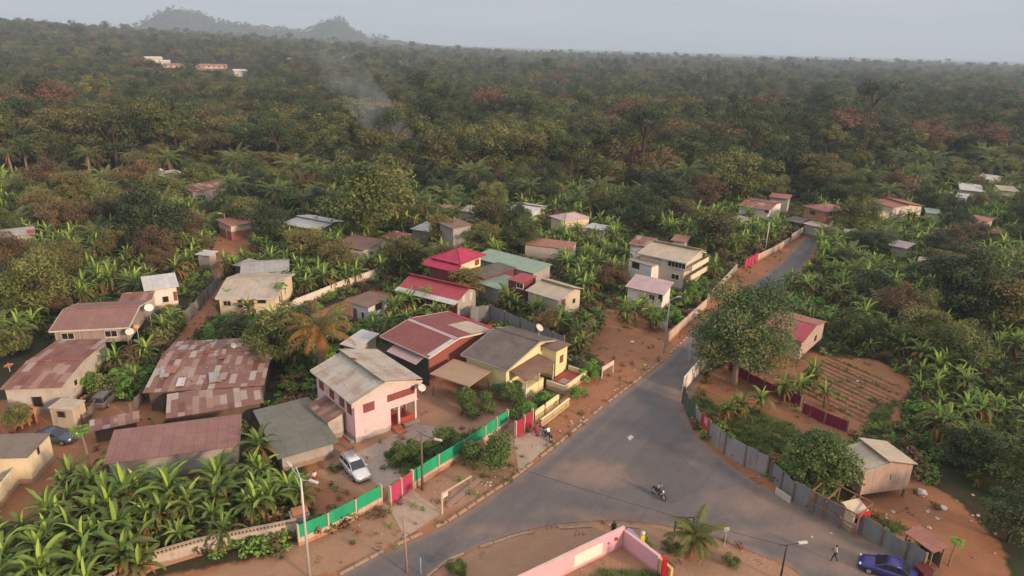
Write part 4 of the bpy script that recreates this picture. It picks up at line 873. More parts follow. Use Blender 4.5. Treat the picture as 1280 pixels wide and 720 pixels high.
# right side of the road
mural = fence('mural_wall', 'white roadside wall painted with thin grey branching lines', 'wall', [(853,490),(866,474),(880,459),(893,446)], 2.0, paint('mural_white',(0.66,0.60,0.54),.8,.25), 0, None, th=.16, every=20, posts=False, partname='wall')
c0 = G(853,490); Bm = MB(); P = [G(853,490), G(866,474), G(880,459), G(893,446)]
for a_, b_ in zip(P, P[1:]):
    d = (b_-a_).normalized(); nr = Vector((d.y, -d.x, 0)); L_ = (b_-a_).length
    if nr.x < 0: nr = -nr
    for k in range(7):
        u0 = ru(0, L_); z = .1; u = u0
        for j in range(4):
            u2 = min(max(u+ru(-.5, .5), 0), L_); z2 = z+.45
            for sgn in (1, -1):
                A_ = a_-c0+nr*.1*sgn+d*u; A2 = a_-c0+nr*.1*sgn+d*u2
                Bm.bar((A_.x, A_.y, z), (A2.x, A2.y, z2), .03, .06)
            u, z = u2, z2
Bm.build('painted_lines', paint('grey_line',(0.20,.20,.22)), mural)
fence('sheet_fence', 'dark green sheet panel at the sharp corner of the roadside fence', 'fence', [(853,504),(859,518),(868,530)], 2.2, ribs('darkgreen_sheets',(0.045,.11,.085),.3), 0, None, every=1.6, jag=.05)
rp = fence('fence_board', 'red fence panel with a round emblem on a white square', 'fence board', [(876,538),(885,550)], 2.3, paint('panel_red',(0.50,.02,.05),.5,.15), 0, None, every=3, posts=False)
pa, pb = G(876,538)-G(876,538), G(885,550)-G(876,538); d = (pb-pa).normalized(); nr = Vector((-d.y, d.x, 0)); nr = nr if nr.y > 0 else -nr
for sg in (1, -1):
    mid = pa.lerp(pb, .5)+nr*.045*sg; MB().bar(mid-d*.38+Vector((0,0,1.75)), mid+d*.38+Vector((0,0,1.75)), .02, .75).build('white_square', whitep, rp)
    B = MB(); ring = [mid+nr*.02*sg+d*math.cos(q_)*.26+Vector((0,0,1.75+math.sin(q_)*.26)) for q_ in np.linspace(0, 2*math.pi, 17)]; B.tube(ring, .035, 5, cap=False); B.build('emblem', paint('emblem_red',(0.45,.03,.05)), rp)
fence('sheet_fence', 'tall mismatched grey sheet fence curving round the vegetable yard', 'fence', [(868,530),(876,538)], 2.1, F_grey, 0, None, every=2, jag=.1)
fence('sheet_fence', 'long patched grey and lilac sheet fence along the road by the vegetable yard', 'fence', [(885,550),(905,568),(930,582),(958,594)], 2.3, F_grey, 0, None, every=2.2, jag=.14, lean=.08)
fence('sheet_fence', 'grey sheet fence with a white board below the leafy roadside tree', 'fence', [(962,600),(990,626),(1016,640),(1028,645)], 2.1, F_blue, 0, None, every=2.2, jag=.12, lean=.06)
fence('sheet_fence', 'sagging blue grey sheet fence beyond the blue car', 'fence', [(1030,646),(1055,658),(1075,668),(1100,682),(1130,700),(1152,716)], 1.9, F_blue, 0, None, every=2.2, jag=.16, lean=.12)
fence('white_board', 'weathered white board lying along the foot of the grey fence', 'board', [(968,617),(988,630)], .75, whitep, 0, None, posts=False, partname='board')
fence('net_fence', 'dark maroon net fence crossing the yard behind the banana plants', 'fence', [(911,462),(935,478),(975,498),(1000,508)], 1.35, F_net, 0, None, every=2.5, jag=.08)
fence('net_fence', 'dark maroon net fence running on to the tan roofed shed', 'fence', [(1003,516),(1030,530),(1058,540)], 1.4, F_net, 0, None, every=2.5, jag=.08)
# left side
fence('sheet_fence', 'blue grey sheet fence along the upper earth track', 'fence', [(232,404),(250,386),(266,368),(276,354)], 1.9, F_blue, 0, None, every=2.4, jag=.08)
fence('garden_wall', 'long whitewashed wall beside the clump of bananas', 'wall', [(350,398),(372,385),(402,373),(430,361),(462,350),(492,340)], 1.6, wallmat('whitewash',(0.60,.52,.46),None,.3,.5), 0, None, th=.2, every=4, postm=W_white, partname='wall')
fence('garden_wall', 'crumbling cream wall along the lane below the flat roofed building', 'wall', [(33,594),(10,622),(-20,660)], 1.9, W_cream, 0, None, th=.2, every=5, posts=False, partname='wall')
fence('sheet_fence', 'stepped blue grey sheet wall behind the maroon roof', 'fence', [(588,404),(612,399),(650,416),(690,434),(704,440)], 2.4, F_blue, 0, None, every=3, jag=.1)
fence('sheet_fence', 'dark scrap fence at the end of the green slope', 'fence', [(706,450),(735,462),(752,470)], 1.0, F_blue, 0, None, every=2, jag=.2)
fence('block_wall', 'ruined white block wall under the forest', 'wall', [(765,279),(787,273)], 2.2, wallmat('ruin',(0.5,.48,.46),None,.3,.6), 0, None, th=.2, every=6, posts=False, partname='wall')
fence('board_fence', 'weathered board fence by the hut at the track', 'fence', [(107,532),(120,512),(133,494)], 1.2, F_wood, 0, None, every=2, jag=.1)
fence('board_fence', 'grey board fence in front of the patchwork roof', 'fence', [(165,520),(178,503),(190,492)], 1.4, F_wood, 0, None, every=2, jag=.12)
# white gateway frame on the slope
t_ = thing('gate_frame', 'white board frame standing at the top of the red bank', 'frame', G(752,474))
a_ = G(766,465)-G(752,474); MB().box(-.06,.06,-.06,.06,-.1,1.7).build('post', whitep, t_); MB().box(a_.x-.06,a_.x+.06,a_.y-.06,a_.y+.06,-.1,1.7).build('post', whitep, t_); MB().bar((0,0,1.4),(a_.x,a_.y,1.4),.06,.6).build('board', whitep, t_)
# --- pink compound, bottom
pinkw = wallmat('compound_pink', (0.66,.36,.40), (0.55,.26,.28), .1, .15)
t_ = thing('compound_wall', 'pink compound wall with a white notice panel and painted flowers', 'wall', G(778,682))
def wseg(t_, o_, a, b_, h_, mat, name, th=.18, z0=0.0, off=0.0, side=1):
    A_, B_ = a-o_, b_-o_; d = (B_-A_).normalized(); nr = Vector((-d.y, d.x, 0))*off; zc = (z0+h_)/2
    return MB().bar(A_+nr+Vector((0,0,zc)), B_+nr+Vector((0,0,zc)), th, h_-z0).build(name, mat, t_)
o_ = G(778,682); wa, wb = G(600,770), G(778,682); wseg(t_, o_, wa, wb, 1.9, pinkw, 'wall'); wseg(t_, o_, wa, wb, 1.98, wallmat('compound_cap',(0.62,.42,.40),None,0,.4), 'coping', .26, 1.902)
w1, w2 = G(703,719), G(747,697)
d = (wb-wa).normalized(); nr = Vector((-d.y, d.x, 0)); sg = 1 if nr.dot(Vector((0,-1,0))) > 0 else -1
white_notice = paint('notice_white', (0.72,.68,.60), .7, .25, (0.35,.38,.30), 2.5)
wseg(t_, o_, wa.lerp(wb,.62), wa.lerp(wb,.83), 1.5, white_notice, 'notice_panel', .02, .35, .1*sg)
for f_, z, colr, r in [(.875,1.1,(0.12,.12,.35),.12),(.885,1.05,(.6,.1,.3),.09),(.935,1.15,(.35,.03,.16),.2),(.93,.85,(.75,.5,.05),.14),(.947,1.05,(.1,.1,.3),.1),(.925,1.3,(.5,.05,.1),.1)]:
    p = wa.lerp(wb, f_)-o_+nr*.1*sg; B = MB(); M = Matrix.Translation(p+Vector((0,0,z))) @ Matrix.Rotation(math.atan2(d.y,d.x),4,'Z') @ Matrix.Rotation(math.pi/2,4,'X'); n = 12
    B.add([M @ Vector((math.cos(6.283*k/n)*r*(1.15 if k % 2 else .8), math.sin(6.283*k/n)*r*(1.15 if k % 2 else .8), zz)) for zz in (-.012, .012) for k in range(n)], [tuple(range(n)), tuple(range(2*n-1,n-1,-1))]+[(k,(k+1)%n,(k+1)%n+n,k+n) for k in range(n)])
    B.build('painted_flower', paint('flower%d' % int(r*1000+z*10), colr, .7, .1), t_)
t2 = thing('compound_wall', 'short pink wall running down from the corner of the compound', 'wall', G(778,682)); wseg(t2, o_, wb+Vector((.1,-.1,0)), G(822,716), 1.7, pinkw, 'wall', .3)
t3 = thing('painted_wall', 'blue grey and yellow painted wall beside the little palm', 'wall', G(783,680)); o3 = G(783,680); wseg(t3, o3, G(783,680), G(800,694), 1.6, paint('wall_bluegrey',(.32,.33,.38),.8,.5), 'blue_wall', .25); wseg(t3, o3, G(801,695), G(838,730), 1.5, paint('wall_ochre',(.62,.40,.16),.8,.3), 'yellow_wall', .25)
t4 = thing('yellow_gate_post', 'yellow gate post with a white round lamp on top', 'post', G(801,692)); MB().box(-.16,.16,-.16,.16,-.05,1.9).build('post', paint('post_yellow',(.72,.50,.03),.6,.1), t4); MB().ball((0,0,2.08),.2).build('globe', whitep, t4, True)
t5 = thing('red_gate_post', 'bright red square post beside the yellow wall', 'post', G(828,727)); MB().box(-.16,.16,-.16,.16,-.05,2.2).build('post', paint('post_red',(.45,.01,.04),.5,.1), t5); MB().box(-.2,.2,-.2,.2,2.201,2.28).build('cap', paint('post_red',(.45,.01,.04)), t5)

# ------------------------------------------------------------------ poles, lamps, wires
steel = paint('galvanised', (0.50,.48,.46), .5, .2, metal=.2); pw = paint('pole_wood', (0.30,.20,.15), .9, .4); dk = paint('dark_iron', (0.03,.027,.03), .5, .2)
def pole(name, label, cat, px, py, h_, mat, r=.10, lean=(0,0), arms=()):
    t_ = thing(name, label, cat, G(px, py)); MB().tube([(0,0,-.2),(lean[0]*.5,lean[1]*.5,h_*.5),(lean[0],lean[1],h_)], [r, r*.8, r*.6], 8).build('pole', mat, t_, True)
    for (dx, dy, dz, lamp) in arms:
        e_ = (lean[0]+dx, lean[1]+dy, h_+dz-.15); MB().tube([(lean[0],lean[1],h_-.15), e_], .04, 6).build('arm', mat, t_)
        if lamp: 
            v = Vector((dx, dy, 0)).normalized(); MB().bar(Vector(e_)-v*.15, Vector(e_)+v*.6, .22, .12).build('lamp_head', whitep, t_)
    return t_
pole('street_lamp', 'tall grey street lamp with twin heads beside the green fence', 'street lamp', 387, 722, 9.2, steel, .13, (0,0), [(-1.2,1.4,.3,True),(.9,-.4,.25,True),(-.6,.9,.5,False)])
pole('utility_pole', 'thin leaning wooden pole at the edge of the main road', 'pole', 509, 716, 5.2, pw, .11, (-.2,.1))
t_ = pole('utility_pole', 'brown wooden pole with a cross arm in front of the green fence', 'pole', 528, 612, 6.2, paint('pole_dark',(.16,.10,.08)), .13, (0,0), [(1.4,-.5,-.2,True),(-.5,.4,.1,False)])
pole('marker_post', 'short blue grey post at the kerb near the thin wooden pole', 'post', 526, 719, 1.7, paint('bluepost',(.25,.33,.42)), .06)
pole('street_lamp', 'grey lamp post at the corner of the red earth clearing', 'street lamp', 830, 441, 8.0, steel, .12, (0,0), [(1.1,.5,.3,True)])
pole('utility_pole', 'slim pale pole on the road verge beside the white mural wall', 'pole', 859, 466, 3.9, steel, .07)
pole('utility_pole', 'pale pole standing among bananas above the magenta gate', 'pole', 956, 316, 6.5, steel, .13)
pole('street_lamp', 'lamp post beside the rust pink roof under the palms', 'street lamp', 284, 299, 5.5, pw, .12, (0,0), [(-.7,0,.2,True)])
pole('street_lamp', 'dark lamp post with a white head at the edge of the side road', 'street lamp', 975, 726, 3.6, dk, .09, (0,0), [(1.1,.2,.15,True),(-.5,.1,.0,False)])
t_ = thing('road_sign', 'small white road sign on a thin post beside the little palm', 'sign', G(905,684)); MB().tube([(0,0,-.1),(0,0,2.0)],.035,6).build('post', steel, t_); MB().bar((-.22,0,1.85),(.22,0,1.85),.03,.4).build('plate', whitep, t_)
t_ = thing('notice_board', 'white wooden notice frame on two posts on the red bank', 'notice board', G(553,643)); a_ = G(589,612)-G(553,643)
MB().box(-.06,.06,-.06,.06,-.1,2.3).build('post', whitep, t_); MB().box(a_.x-.06,a_.x+.06,a_.y-.06,a_.y+.06,-.1,1.6).build('post', pw, t_); MB().bar((0,0,2.2),(a_.x,a_.y,1.5),.1,.16).build('cross_beam', paint('beam_pale',(.48,.34,.26)), t_); MB().bar((0,0,1.9),(a_.x*.18,a_.y*.18,1.8),.05,.5).build('board', whitep, t_)
t_ = thing('sign_frame', 'dark empty square sign frame on two legs behind the little palm', 'frame', G(842,672)); dv = Vector((1.55,.05,0))
for k in (0, 1): MB().bar(dv*k+Vector((0,0,-.1)), dv*k+Vector((0,0,2.1)), .09).build('leg', dk, t_)
MB().bar((0,0,1.0),dv+Vector((0,0,1.0)),.08).bar((0,0,2.1),dv+Vector((0,0,2.1)),.08).build('frame', dk, t_)
def wire(label, pts, sag=.6, r=.025):
    c = Vector(pts[0]); P = []
    for a_, b_ in zip(pts, pts[1:]):
        a_, b_ = Vector(a_), Vector(b_)
        for k in range(12):
            f_ = k/12; p = a_.lerp(b_, f_); p.z -= 4*sag*f_*(1-f_); P.append(p-c)
    P.append(Vector(pts[-1])-c); o = MB().tube(P, r, 4).build('overhead_wire', dk); o.location = c; return tag(o, label, 'wire')
wire('black overhead wire crossing the junction to the dark lamp post', [tuple(G(528,612)+Vector((0,0,6.0))), tuple(G(975,726)+Vector((0,0,3.4)))], .5, .02)
wire('thin wire from the tall street lamp to the brown wooden pole', [tuple(G(387,722)+Vector((0,0,8.8))), tuple(G(528,612)+Vector((0,0,6.1)))], .5, .014)
wire('thin wire running up the road between the brown pole and the far lamp post', [tuple(G(528,612)+Vector((0,0,6.1))), tuple(G(830,441)+Vector((0,0,7.8)))], .9, .012)

# ------------------------------------------------------------------ satellite dishes
def dish(label, px, py, z, r, az=-2.1, col=(0.52,.47,.41), base=None):
    r = r*.85
    # bowl facing up and towards AZ, on a short mast; z is the height of its centre
    p = G(px, py, z); t_ = thing('satellite_dish', label, 'satellite dish', (p.x, p.y, z-(base or r*1.1)), az)
    zc = base or r*1.1; B = MB(); n = 18; rings = 4; vs = []; fs = []; tilt = Matrix.Translation((0,0,zc)) @ Matrix.Rotation(math.radians(42),4,'Y')
    for off in (0, -.03):
        for j in range(rings+1):
            rr = r*j/rings; 
            for k in range(n): vs.append(tilt @ Vector((rr*math.cos(6.2832*k/n), rr*math.sin(6.2832*k/n), .25*r*(j/rings)**2+off)))
    m_ = (rings+1)*n
    for j in range(rings):
        for k in range(n):
            a_, b_, c_, d_ = j*n+k, j*n+(k+1)%n, (j+1)*n+(k+1)%n, (j+1)*n+k; fs += [(a_,b_,c_,d_), (a_+m_,d_+m_,c_+m_,b_+m_)]
    for k in range(n): a_, b_ = rings*n+k, rings*n+(k+1)%n; fs.append((a_,b_,b_+m_,a_+m_))
    B.add(vs, fs); B.build('bowl', paint('dish_%d%d' % (int(col[0]*100), int(col[1]*100)), col, .5, .2), t_, True)
    MB().tube([(0,0,-.05),(0,0,zc)], .04, 6).build('mast', steel, t_); MB().tube([tilt @ Vector((-r*.9,0,.2*r)), tilt @ Vector((0,0,r*.95))], .02, 5).build('feed_arm', steel, t_)
    return t_
dish('white satellite dish on the upper slope of the pink house roof', 469, 466, 6.35, .42); dish('rust red satellite dish near the ridge of the pink house roof', 442, 449, 6.7, .38, 1.5, (0.30,.07,.05))
dish('white satellite dish at the corner of the pink house by its eave', 527, 485, 4.6, .52, -.9, base=.55); dish('large cream satellite dish standing below the dusty maroon roof', 162, 415, 3.6, .6, -1.0, (.62,.52,.42), base=3.6)
dish('orange satellite dish beside the large cream dish', 171, 408.5, 3.6, .38, -1.0, (.55,.25,.13), base=3.6); dish('big white satellite dish between the dusty maroon roof and the white house', 186, 385, 4.4, .7, -.9, (.66,.60,.54), base=4.4)
dish('small white satellite dish on the big patchwork roof', 292, 432, 3.7, .42, -1.0, base=.7); dish('white satellite dish on the flat brown roof under the magenta pavilion', 591, 341, 4.6, .65, -.8, base=.9)
dish('white satellite dish on the ridge of the yellow house', 674, 410, 5.3, .65, -.6, base=1.2); dish('orange rimmed satellite dish at the corner of the mottled block house', 11, 458, 4.0, .6, 2.4, (.45,.18,.12), base=.6)
dish('white satellite dish above the long pale roof under the palms', 201, 213, 6.2, .65, -.8, base=6.2); dish('small white satellite dish hung at the porch of the yellow house', 638, 478, 2.4, .3, -.9, base=2.4)
# water drum on the stepped off-white roof
p = G(394,272,4.3); t_ = thing('water_drum', 'white water drum on the stepped off-white roof', 'drum', (p.x,p.y,3.6)); MB().tube([(0,0,0),(0,0,1.1)],[.5,.5],14).build('barrel', whitep, t_, True); MB().tube([(0,0,1.1),(0,0,1.2)],[.42,.3],12).build('lid', whitep, t_)
p = G(465,673); 
t_ = thing('white_drum', 'white plastic drum inside the green fence by the driveway', 'drum', G(466,627)); MB().tube([(0,0,0),(0,0,.15),(0,0,.75),(0,0,.85)],[.38,.42,.42,.3],14).build('barrel', whitep, t_, True); MB().tube([(0,0,.85),(0,0,.92)],[.2,.2],10).build('lid', paint('bluecap',(.2,.25,.4)), t_)
# brick stair on arches
t_ = thing('brick_stair', 'orange brick stair on small arches beside the board hut', 'stair', G(8,544), 0); a_ = G(50,528)-G(8,544); L_ = math.hypot(a_.x, a_.y); t_.rotation_euler[2] = math.atan2(a_.y, a_.x)
brick = paint('orange_brick', (0.40,.17,.09), .9, .5); n = 9
for k in range(n): MB().box(L_*k/n, L_*(k+1)/n-.01, 0, 1.3, .2*k-.1, .2*k+.22).build('step', brick, t_)
for k in range(0, n, 2): MB().box(L_*k/n, L_*k/n+.22, .02, 1.28, -.05, .2*k-.105 if k else 0.0).build('pier', brick, t_)
MB().box(L_*.1, L_*.98, .9, 1.2, -.05, .5).build('core', brick, t_)
# scrap timber frame by the leafy tree, with the red topped kiosk sign
t_ = thing('timber_frame', 'orange brown timber frame of an unfinished stall along the fence', 'frame', G(1010,640)); tb = paint('raw_timber', (0.25,.12,.075), .85, .5)
ax = G(1068,672)-G(1010,640); pr = Vector((-ax.y, ax.x, 0)).normalized()*2.2; pr = pr if pr.y > 0 else -pr
for f_ in (0,.33,.66,1):
    for q_ in (0, 1): b0 = ax*f_+pr*q_; MB().bar(b0+Vector((0,0,-.1)), b0+Vector((0,0,2.2+.4*q_)), .11).build('post', tb, t_)
    MB().bar(ax*f_+Vector((0,0,2.2)), ax*f_+pr+Vector((0,0,2.6)), .1).build('rafter', tb, t_)
for q_ in (0, 1): MB().bar(pr*q_+Vector((0,0,2.3+.4*q_)), ax+pr*q_+Vector((0,0,2.3+.4*q_)), .1).build('rail', tb, t_)
MB().bar(Vector((0,0,1.1)), ax+Vector((0,0,1.1)), .1).build('rail', tb, t_)
t_ = thing('kiosk', 'small cream kiosk with a slanting bright red fascia', 'kiosk', G(1064,660), .35); MB().box(-.6,.6,-.5,.5,0,1.9).build('box', W_cream, t_); MB().slab([(-.95,-.8,2.0),(.95,-.8,2.0),(.95,.7,2.5),(-.95,.7,2.5)],.08).build('roof', paint('kiosk_roof',(.5,.40,.28)), t_); MB().box(-.8,.8,-.9,-.82,1.9,2.3).build('fascia', paint('kiosk_red',(.45,.01,.03),.5,.2), t_); MB().box(-.4,.4,-.53,-.501,1.0,1.6).build('hatch', pane_m, t_)
t_ = thing('red_bin', 'dark red crate behind the tail of the blue car', 'crate', G(1152,722), .4); MB().box(-.55,.55,-.45,.45,0,.9).build('body', paint('bin_red',(.09,.015,.02)), t_); MB().slab([(-.6,-.5,.93),(.6,-.5,.93),(.6,.5,1.1),(-.6,.5,1.1)],.05).build('lid', paint('bin_red',(.09,.015,.02)), t_)
t_ = thing('stone_plinth', 'square block of brick rubble against the green fence', 'block', G(375,655), .5); MB().box(-.8,.8,-.6,.6,0,1.2).build('block', W_block, t_); MB().box(-.6,.7,-.5,.5,1.2,1.5).build('rubble', brick, t_)
# rubbish, planks and stones: each lifted piece a small thing
def stone(label, px, py, r, colr, g=None):
    B = MB(); bm = bmesh.new(); bmesh.ops.create_icosphere(bm, subdivisions=2, radius=r)
    for v in bm.verts: v.co *= ru(.75, 1.15); v.co.z *= .6
    me = bpy.data.meshes.new('stone'); bm.to_mesh(me); bm.free(); me.materials.append(paint('stone_%d' % int(colr[0]*100), colr, .9)); o = link('stone', me); o.location = G(px, py)+Vector((0,0,r*.25)); o.rotation_euler = (0,0,ru(0,6)); return tag(o, label, 'stone', g)
stone('pale boulder below the board shed posts', 1152, 618, .6, (.5,.38,.33)); stone('white stone near the scrap heap', 1179, 636, .35, (.6,.5,.45)); stone('small white object on the vegetable beds', 1072, 477, .22, (.7,.62,.6)); stone('white scrap on the red clearing by the lamp post', 790, 428, .35, (.6,.52,.48))
for i in range(30):
    px, py = [(ru(1150,1262), ru(612,700)), (ru(1010,1120), ru(600,680))][i % 5 == 0]
    stone('scattered stones and rubbish over the refuse slope', px, py, ru(.08,.25), random.choice([(.5,.4,.36),(.25,.17,.14),(.42,.34,.30)]), 'stones on the refuse slope')
for i in range(40):
    f_ = rnd(); px, py = 600+(830-600)*f_+ru(-6,4), 622+(452-622)*f_+ru(-4,5); stone('broken stones along the red bank beside the kerb', px-6, py-4, ru(.08,.2), random.choice([(.42,.28,.2),(.34,.2,.14),(.52,.4,.33)]), 'stones on the red bank')
t_ = thing('fallen_branches', 'dark pile of cut branches on the verge below the green fence', 'branches', G(471,646), .4)
B = MB()
for i in range(60): a_ = Vector((ru(-.9,.9), ru(-.3,.3), ru(.05,.4))); B.tube([a_, a_+Vector((ru(-.6,.6), ru(-.4,.4), ru(-.1,.2)))], ru(.02,.05), 4)
B.build('sticks', paint('twigs',(.13,.07,.05)), t_)
t_ = thing('plank', 'pale plank lying on red earth above the roadside bush', 'plank', G(558,634)); a_ = G(600,600)-G(558,634); MB().bar((0,0,.06), a_+Vector((0,0,.12)), .5, .08).build('board', pw, t_)

# ------------------------------------------------------------------ cars
glassm = paint('car_glass', (0.02,.022,.028), .12, .0, spec=.6); tyre = paint('tyre', (0.02,.02,.02), .8, .2); rimm = paint('rim', (.4,.4,.4), .4, .1, metal=.6); redl = paint('tail_lamp', (.4,.01,.01), .3, 0); lampm = paint('head_lamp', (.75,.75,.72), .2, 0)
def loft(B, secs, n, mi=0):
    vs = [p for s_ in secs for p in s_]; k = len(secs[0]); fs = [(i*k+j, i*k+(j+1)%k, (i+1)*k+(j+1)%k, (i+1)*k+j) for i in range(len(secs)-1) for j in range(k)]
    fs += [tuple(range(k-1,-1,-1)), tuple((len(secs)-1)*k+j for j in range(k))]; B.add(vs, fs, mi)
def car(name, label, px, py, rz, col, kind='estate', met=.3):
    t_ = thing(name, label, 'car', G(px, py), rz); pm = paint('carpaint_'+label[:12].replace(' ', '_'), col, .28, .12, metal=met, spec=.5)
    L_, w = 4.25, .86
    top = {'estate': [(-2.12,.62,.55),(-2.05,.80,.9),(-1.6,.84,.96),(-.4,.86,.94),(.6,.86,.93),(.95,.85,.90),(1.6,.82,.80),(1.98,.76,.70),(2.12,.6,.52)], 'saloon': [(-2.15,.62,.6),(-2.05,.80,.82),(-1.5,.84,.88),(-.4,.86,.90),(.6,.86,.90),(1.0,.85,.86),(1.6,.82,.74),(2.0,.76,.64),(2.15,.6,.48)]}[kind]
    secs = []
    for x, hw, zt in top:
        zb = .24; secs.append([(x,-hw*.93,zb),(x,-hw,zb+.12),(x,-hw,zt*.72),(x,-hw*.93,zt-.04),(x,-hw*.6,zt),(x,hw*.6,zt),(x,hw*.93,zt-.04),(x,hw,zt*.72),(x,hw,zb+.12),(x,hw*.93,zb)])
    B = MB(); loft(B, secs, 10); B.build('body', pm, t_, True)
    g = {'estate': [(-2.0,.70,.93,.93),(-1.75,.64,.93,1.38),(-.3,.66,.93,1.45),(.25,.64,.93,1.41),(.98,.72,.91,.92)], 'saloon': [(-1.55,.70,.86,.87),(-.95,.63,.86,1.28),(-.3,.64,.88,1.36),(.2,.62,.88,1.33),(.98,.72,.85,.86)]}[kind]
    B = MB(); loft(B, [[(x,-.76,zb),(x,-hw,zt),(x,-hw*.8,zt+.02),(x,hw*.8,zt+.02),(x,hw,zt),(x,.76,zb)] for x, hw, zb, zt in g], 6); B.build('windows', glassm, t_)
    g2 = g[1:-1]; B = MB(); loft(B, [[(x,-hw-.01,zt-.03),(x,-hw*.75,zt+.05),(x,hw*.75,zt+.05),(x,hw+.01,zt-.03)] for x, hw, zb, zt in g2], 4); B.build('roof', pm, t_, True)
    B = MB()
    for s_ in (-1, 1):
        for i in range(len(g)-1): B.bar((g[i][0], s_*(g[i][1]+.015), g[i][3]), (g[i+1][0], s_*(g[i+1][1]+.015), g[i+1][3]), .05)
        for xx in (-.95, .05): B.bar((xx, s_*.775, .92), (xx, s_*.665, 1.42 if kind == 'estate' else 1.32), .06)
    B.build('pillars', pm, t_)
    for x in (-1.32, 1.32):
        for s_ in (-1, 1):
            wh = MB().tube([(x, s_*.66, .31), (x, s_*.88, .31)], .31, 16).build('wheel', tyre, t_); MB().tube([(x, s_*.875, .31), (x, s_*.90, .31)], .19, 10).build('rim', rimm, wh)
    for s_ in (-1, 1):
        MB().ball((top[-2][0]+.03, s_*.58, .60), .14, (.6,1.2,.7), 8, 5).build('headlight', lampm, t_); MB().ball((top[1][0]-.02, s_*.66, .72), .13, (.4,.8,1.2), 8, 5).build('tail_light', redl, t_)
        MB().ball((.78, s_*.92, .95), .09, (.8,1,.7), 6, 4).build('mirror', pm, t_)
    MB().box(top[-1][0]-.02, top[-1][0]+.04, -.6, .6, .28, .44).build('bumper', pm, t_); MB().box(2.0, 2.10, -.32, .32, .48, .58).build('grille', dk, t_)
    return t_
def hd(p1, p2): a_, b_ = G(*p1), G(*p2); return math.atan2(b_.y-a_.y, b_.x-a_.x)
car('parked_car', 'silver estate car parked in the yard of the pink house', 444, 590, hd((434,576),(455,600)), (.62,.62,.64), 'estate', .5)
car('parked_car', 'blue saloon car parked beside the sagging sheet fence', 1108, 717, hd((1150,727),(1086,706)), (.045,.035,.19), 'saloon')
car('parked_car', 'dusty dark van-like car on the earth track by the board hut', 134, 502, hd((128,508),(143,494)), (.10,.085,.075), 'estate', .1)
car('parked_car', 'dark blue car half hidden behind the flat roofed building', 69, 551, hd((58,549),(80,550)), (.06,.075,.12), 'saloon', .2)

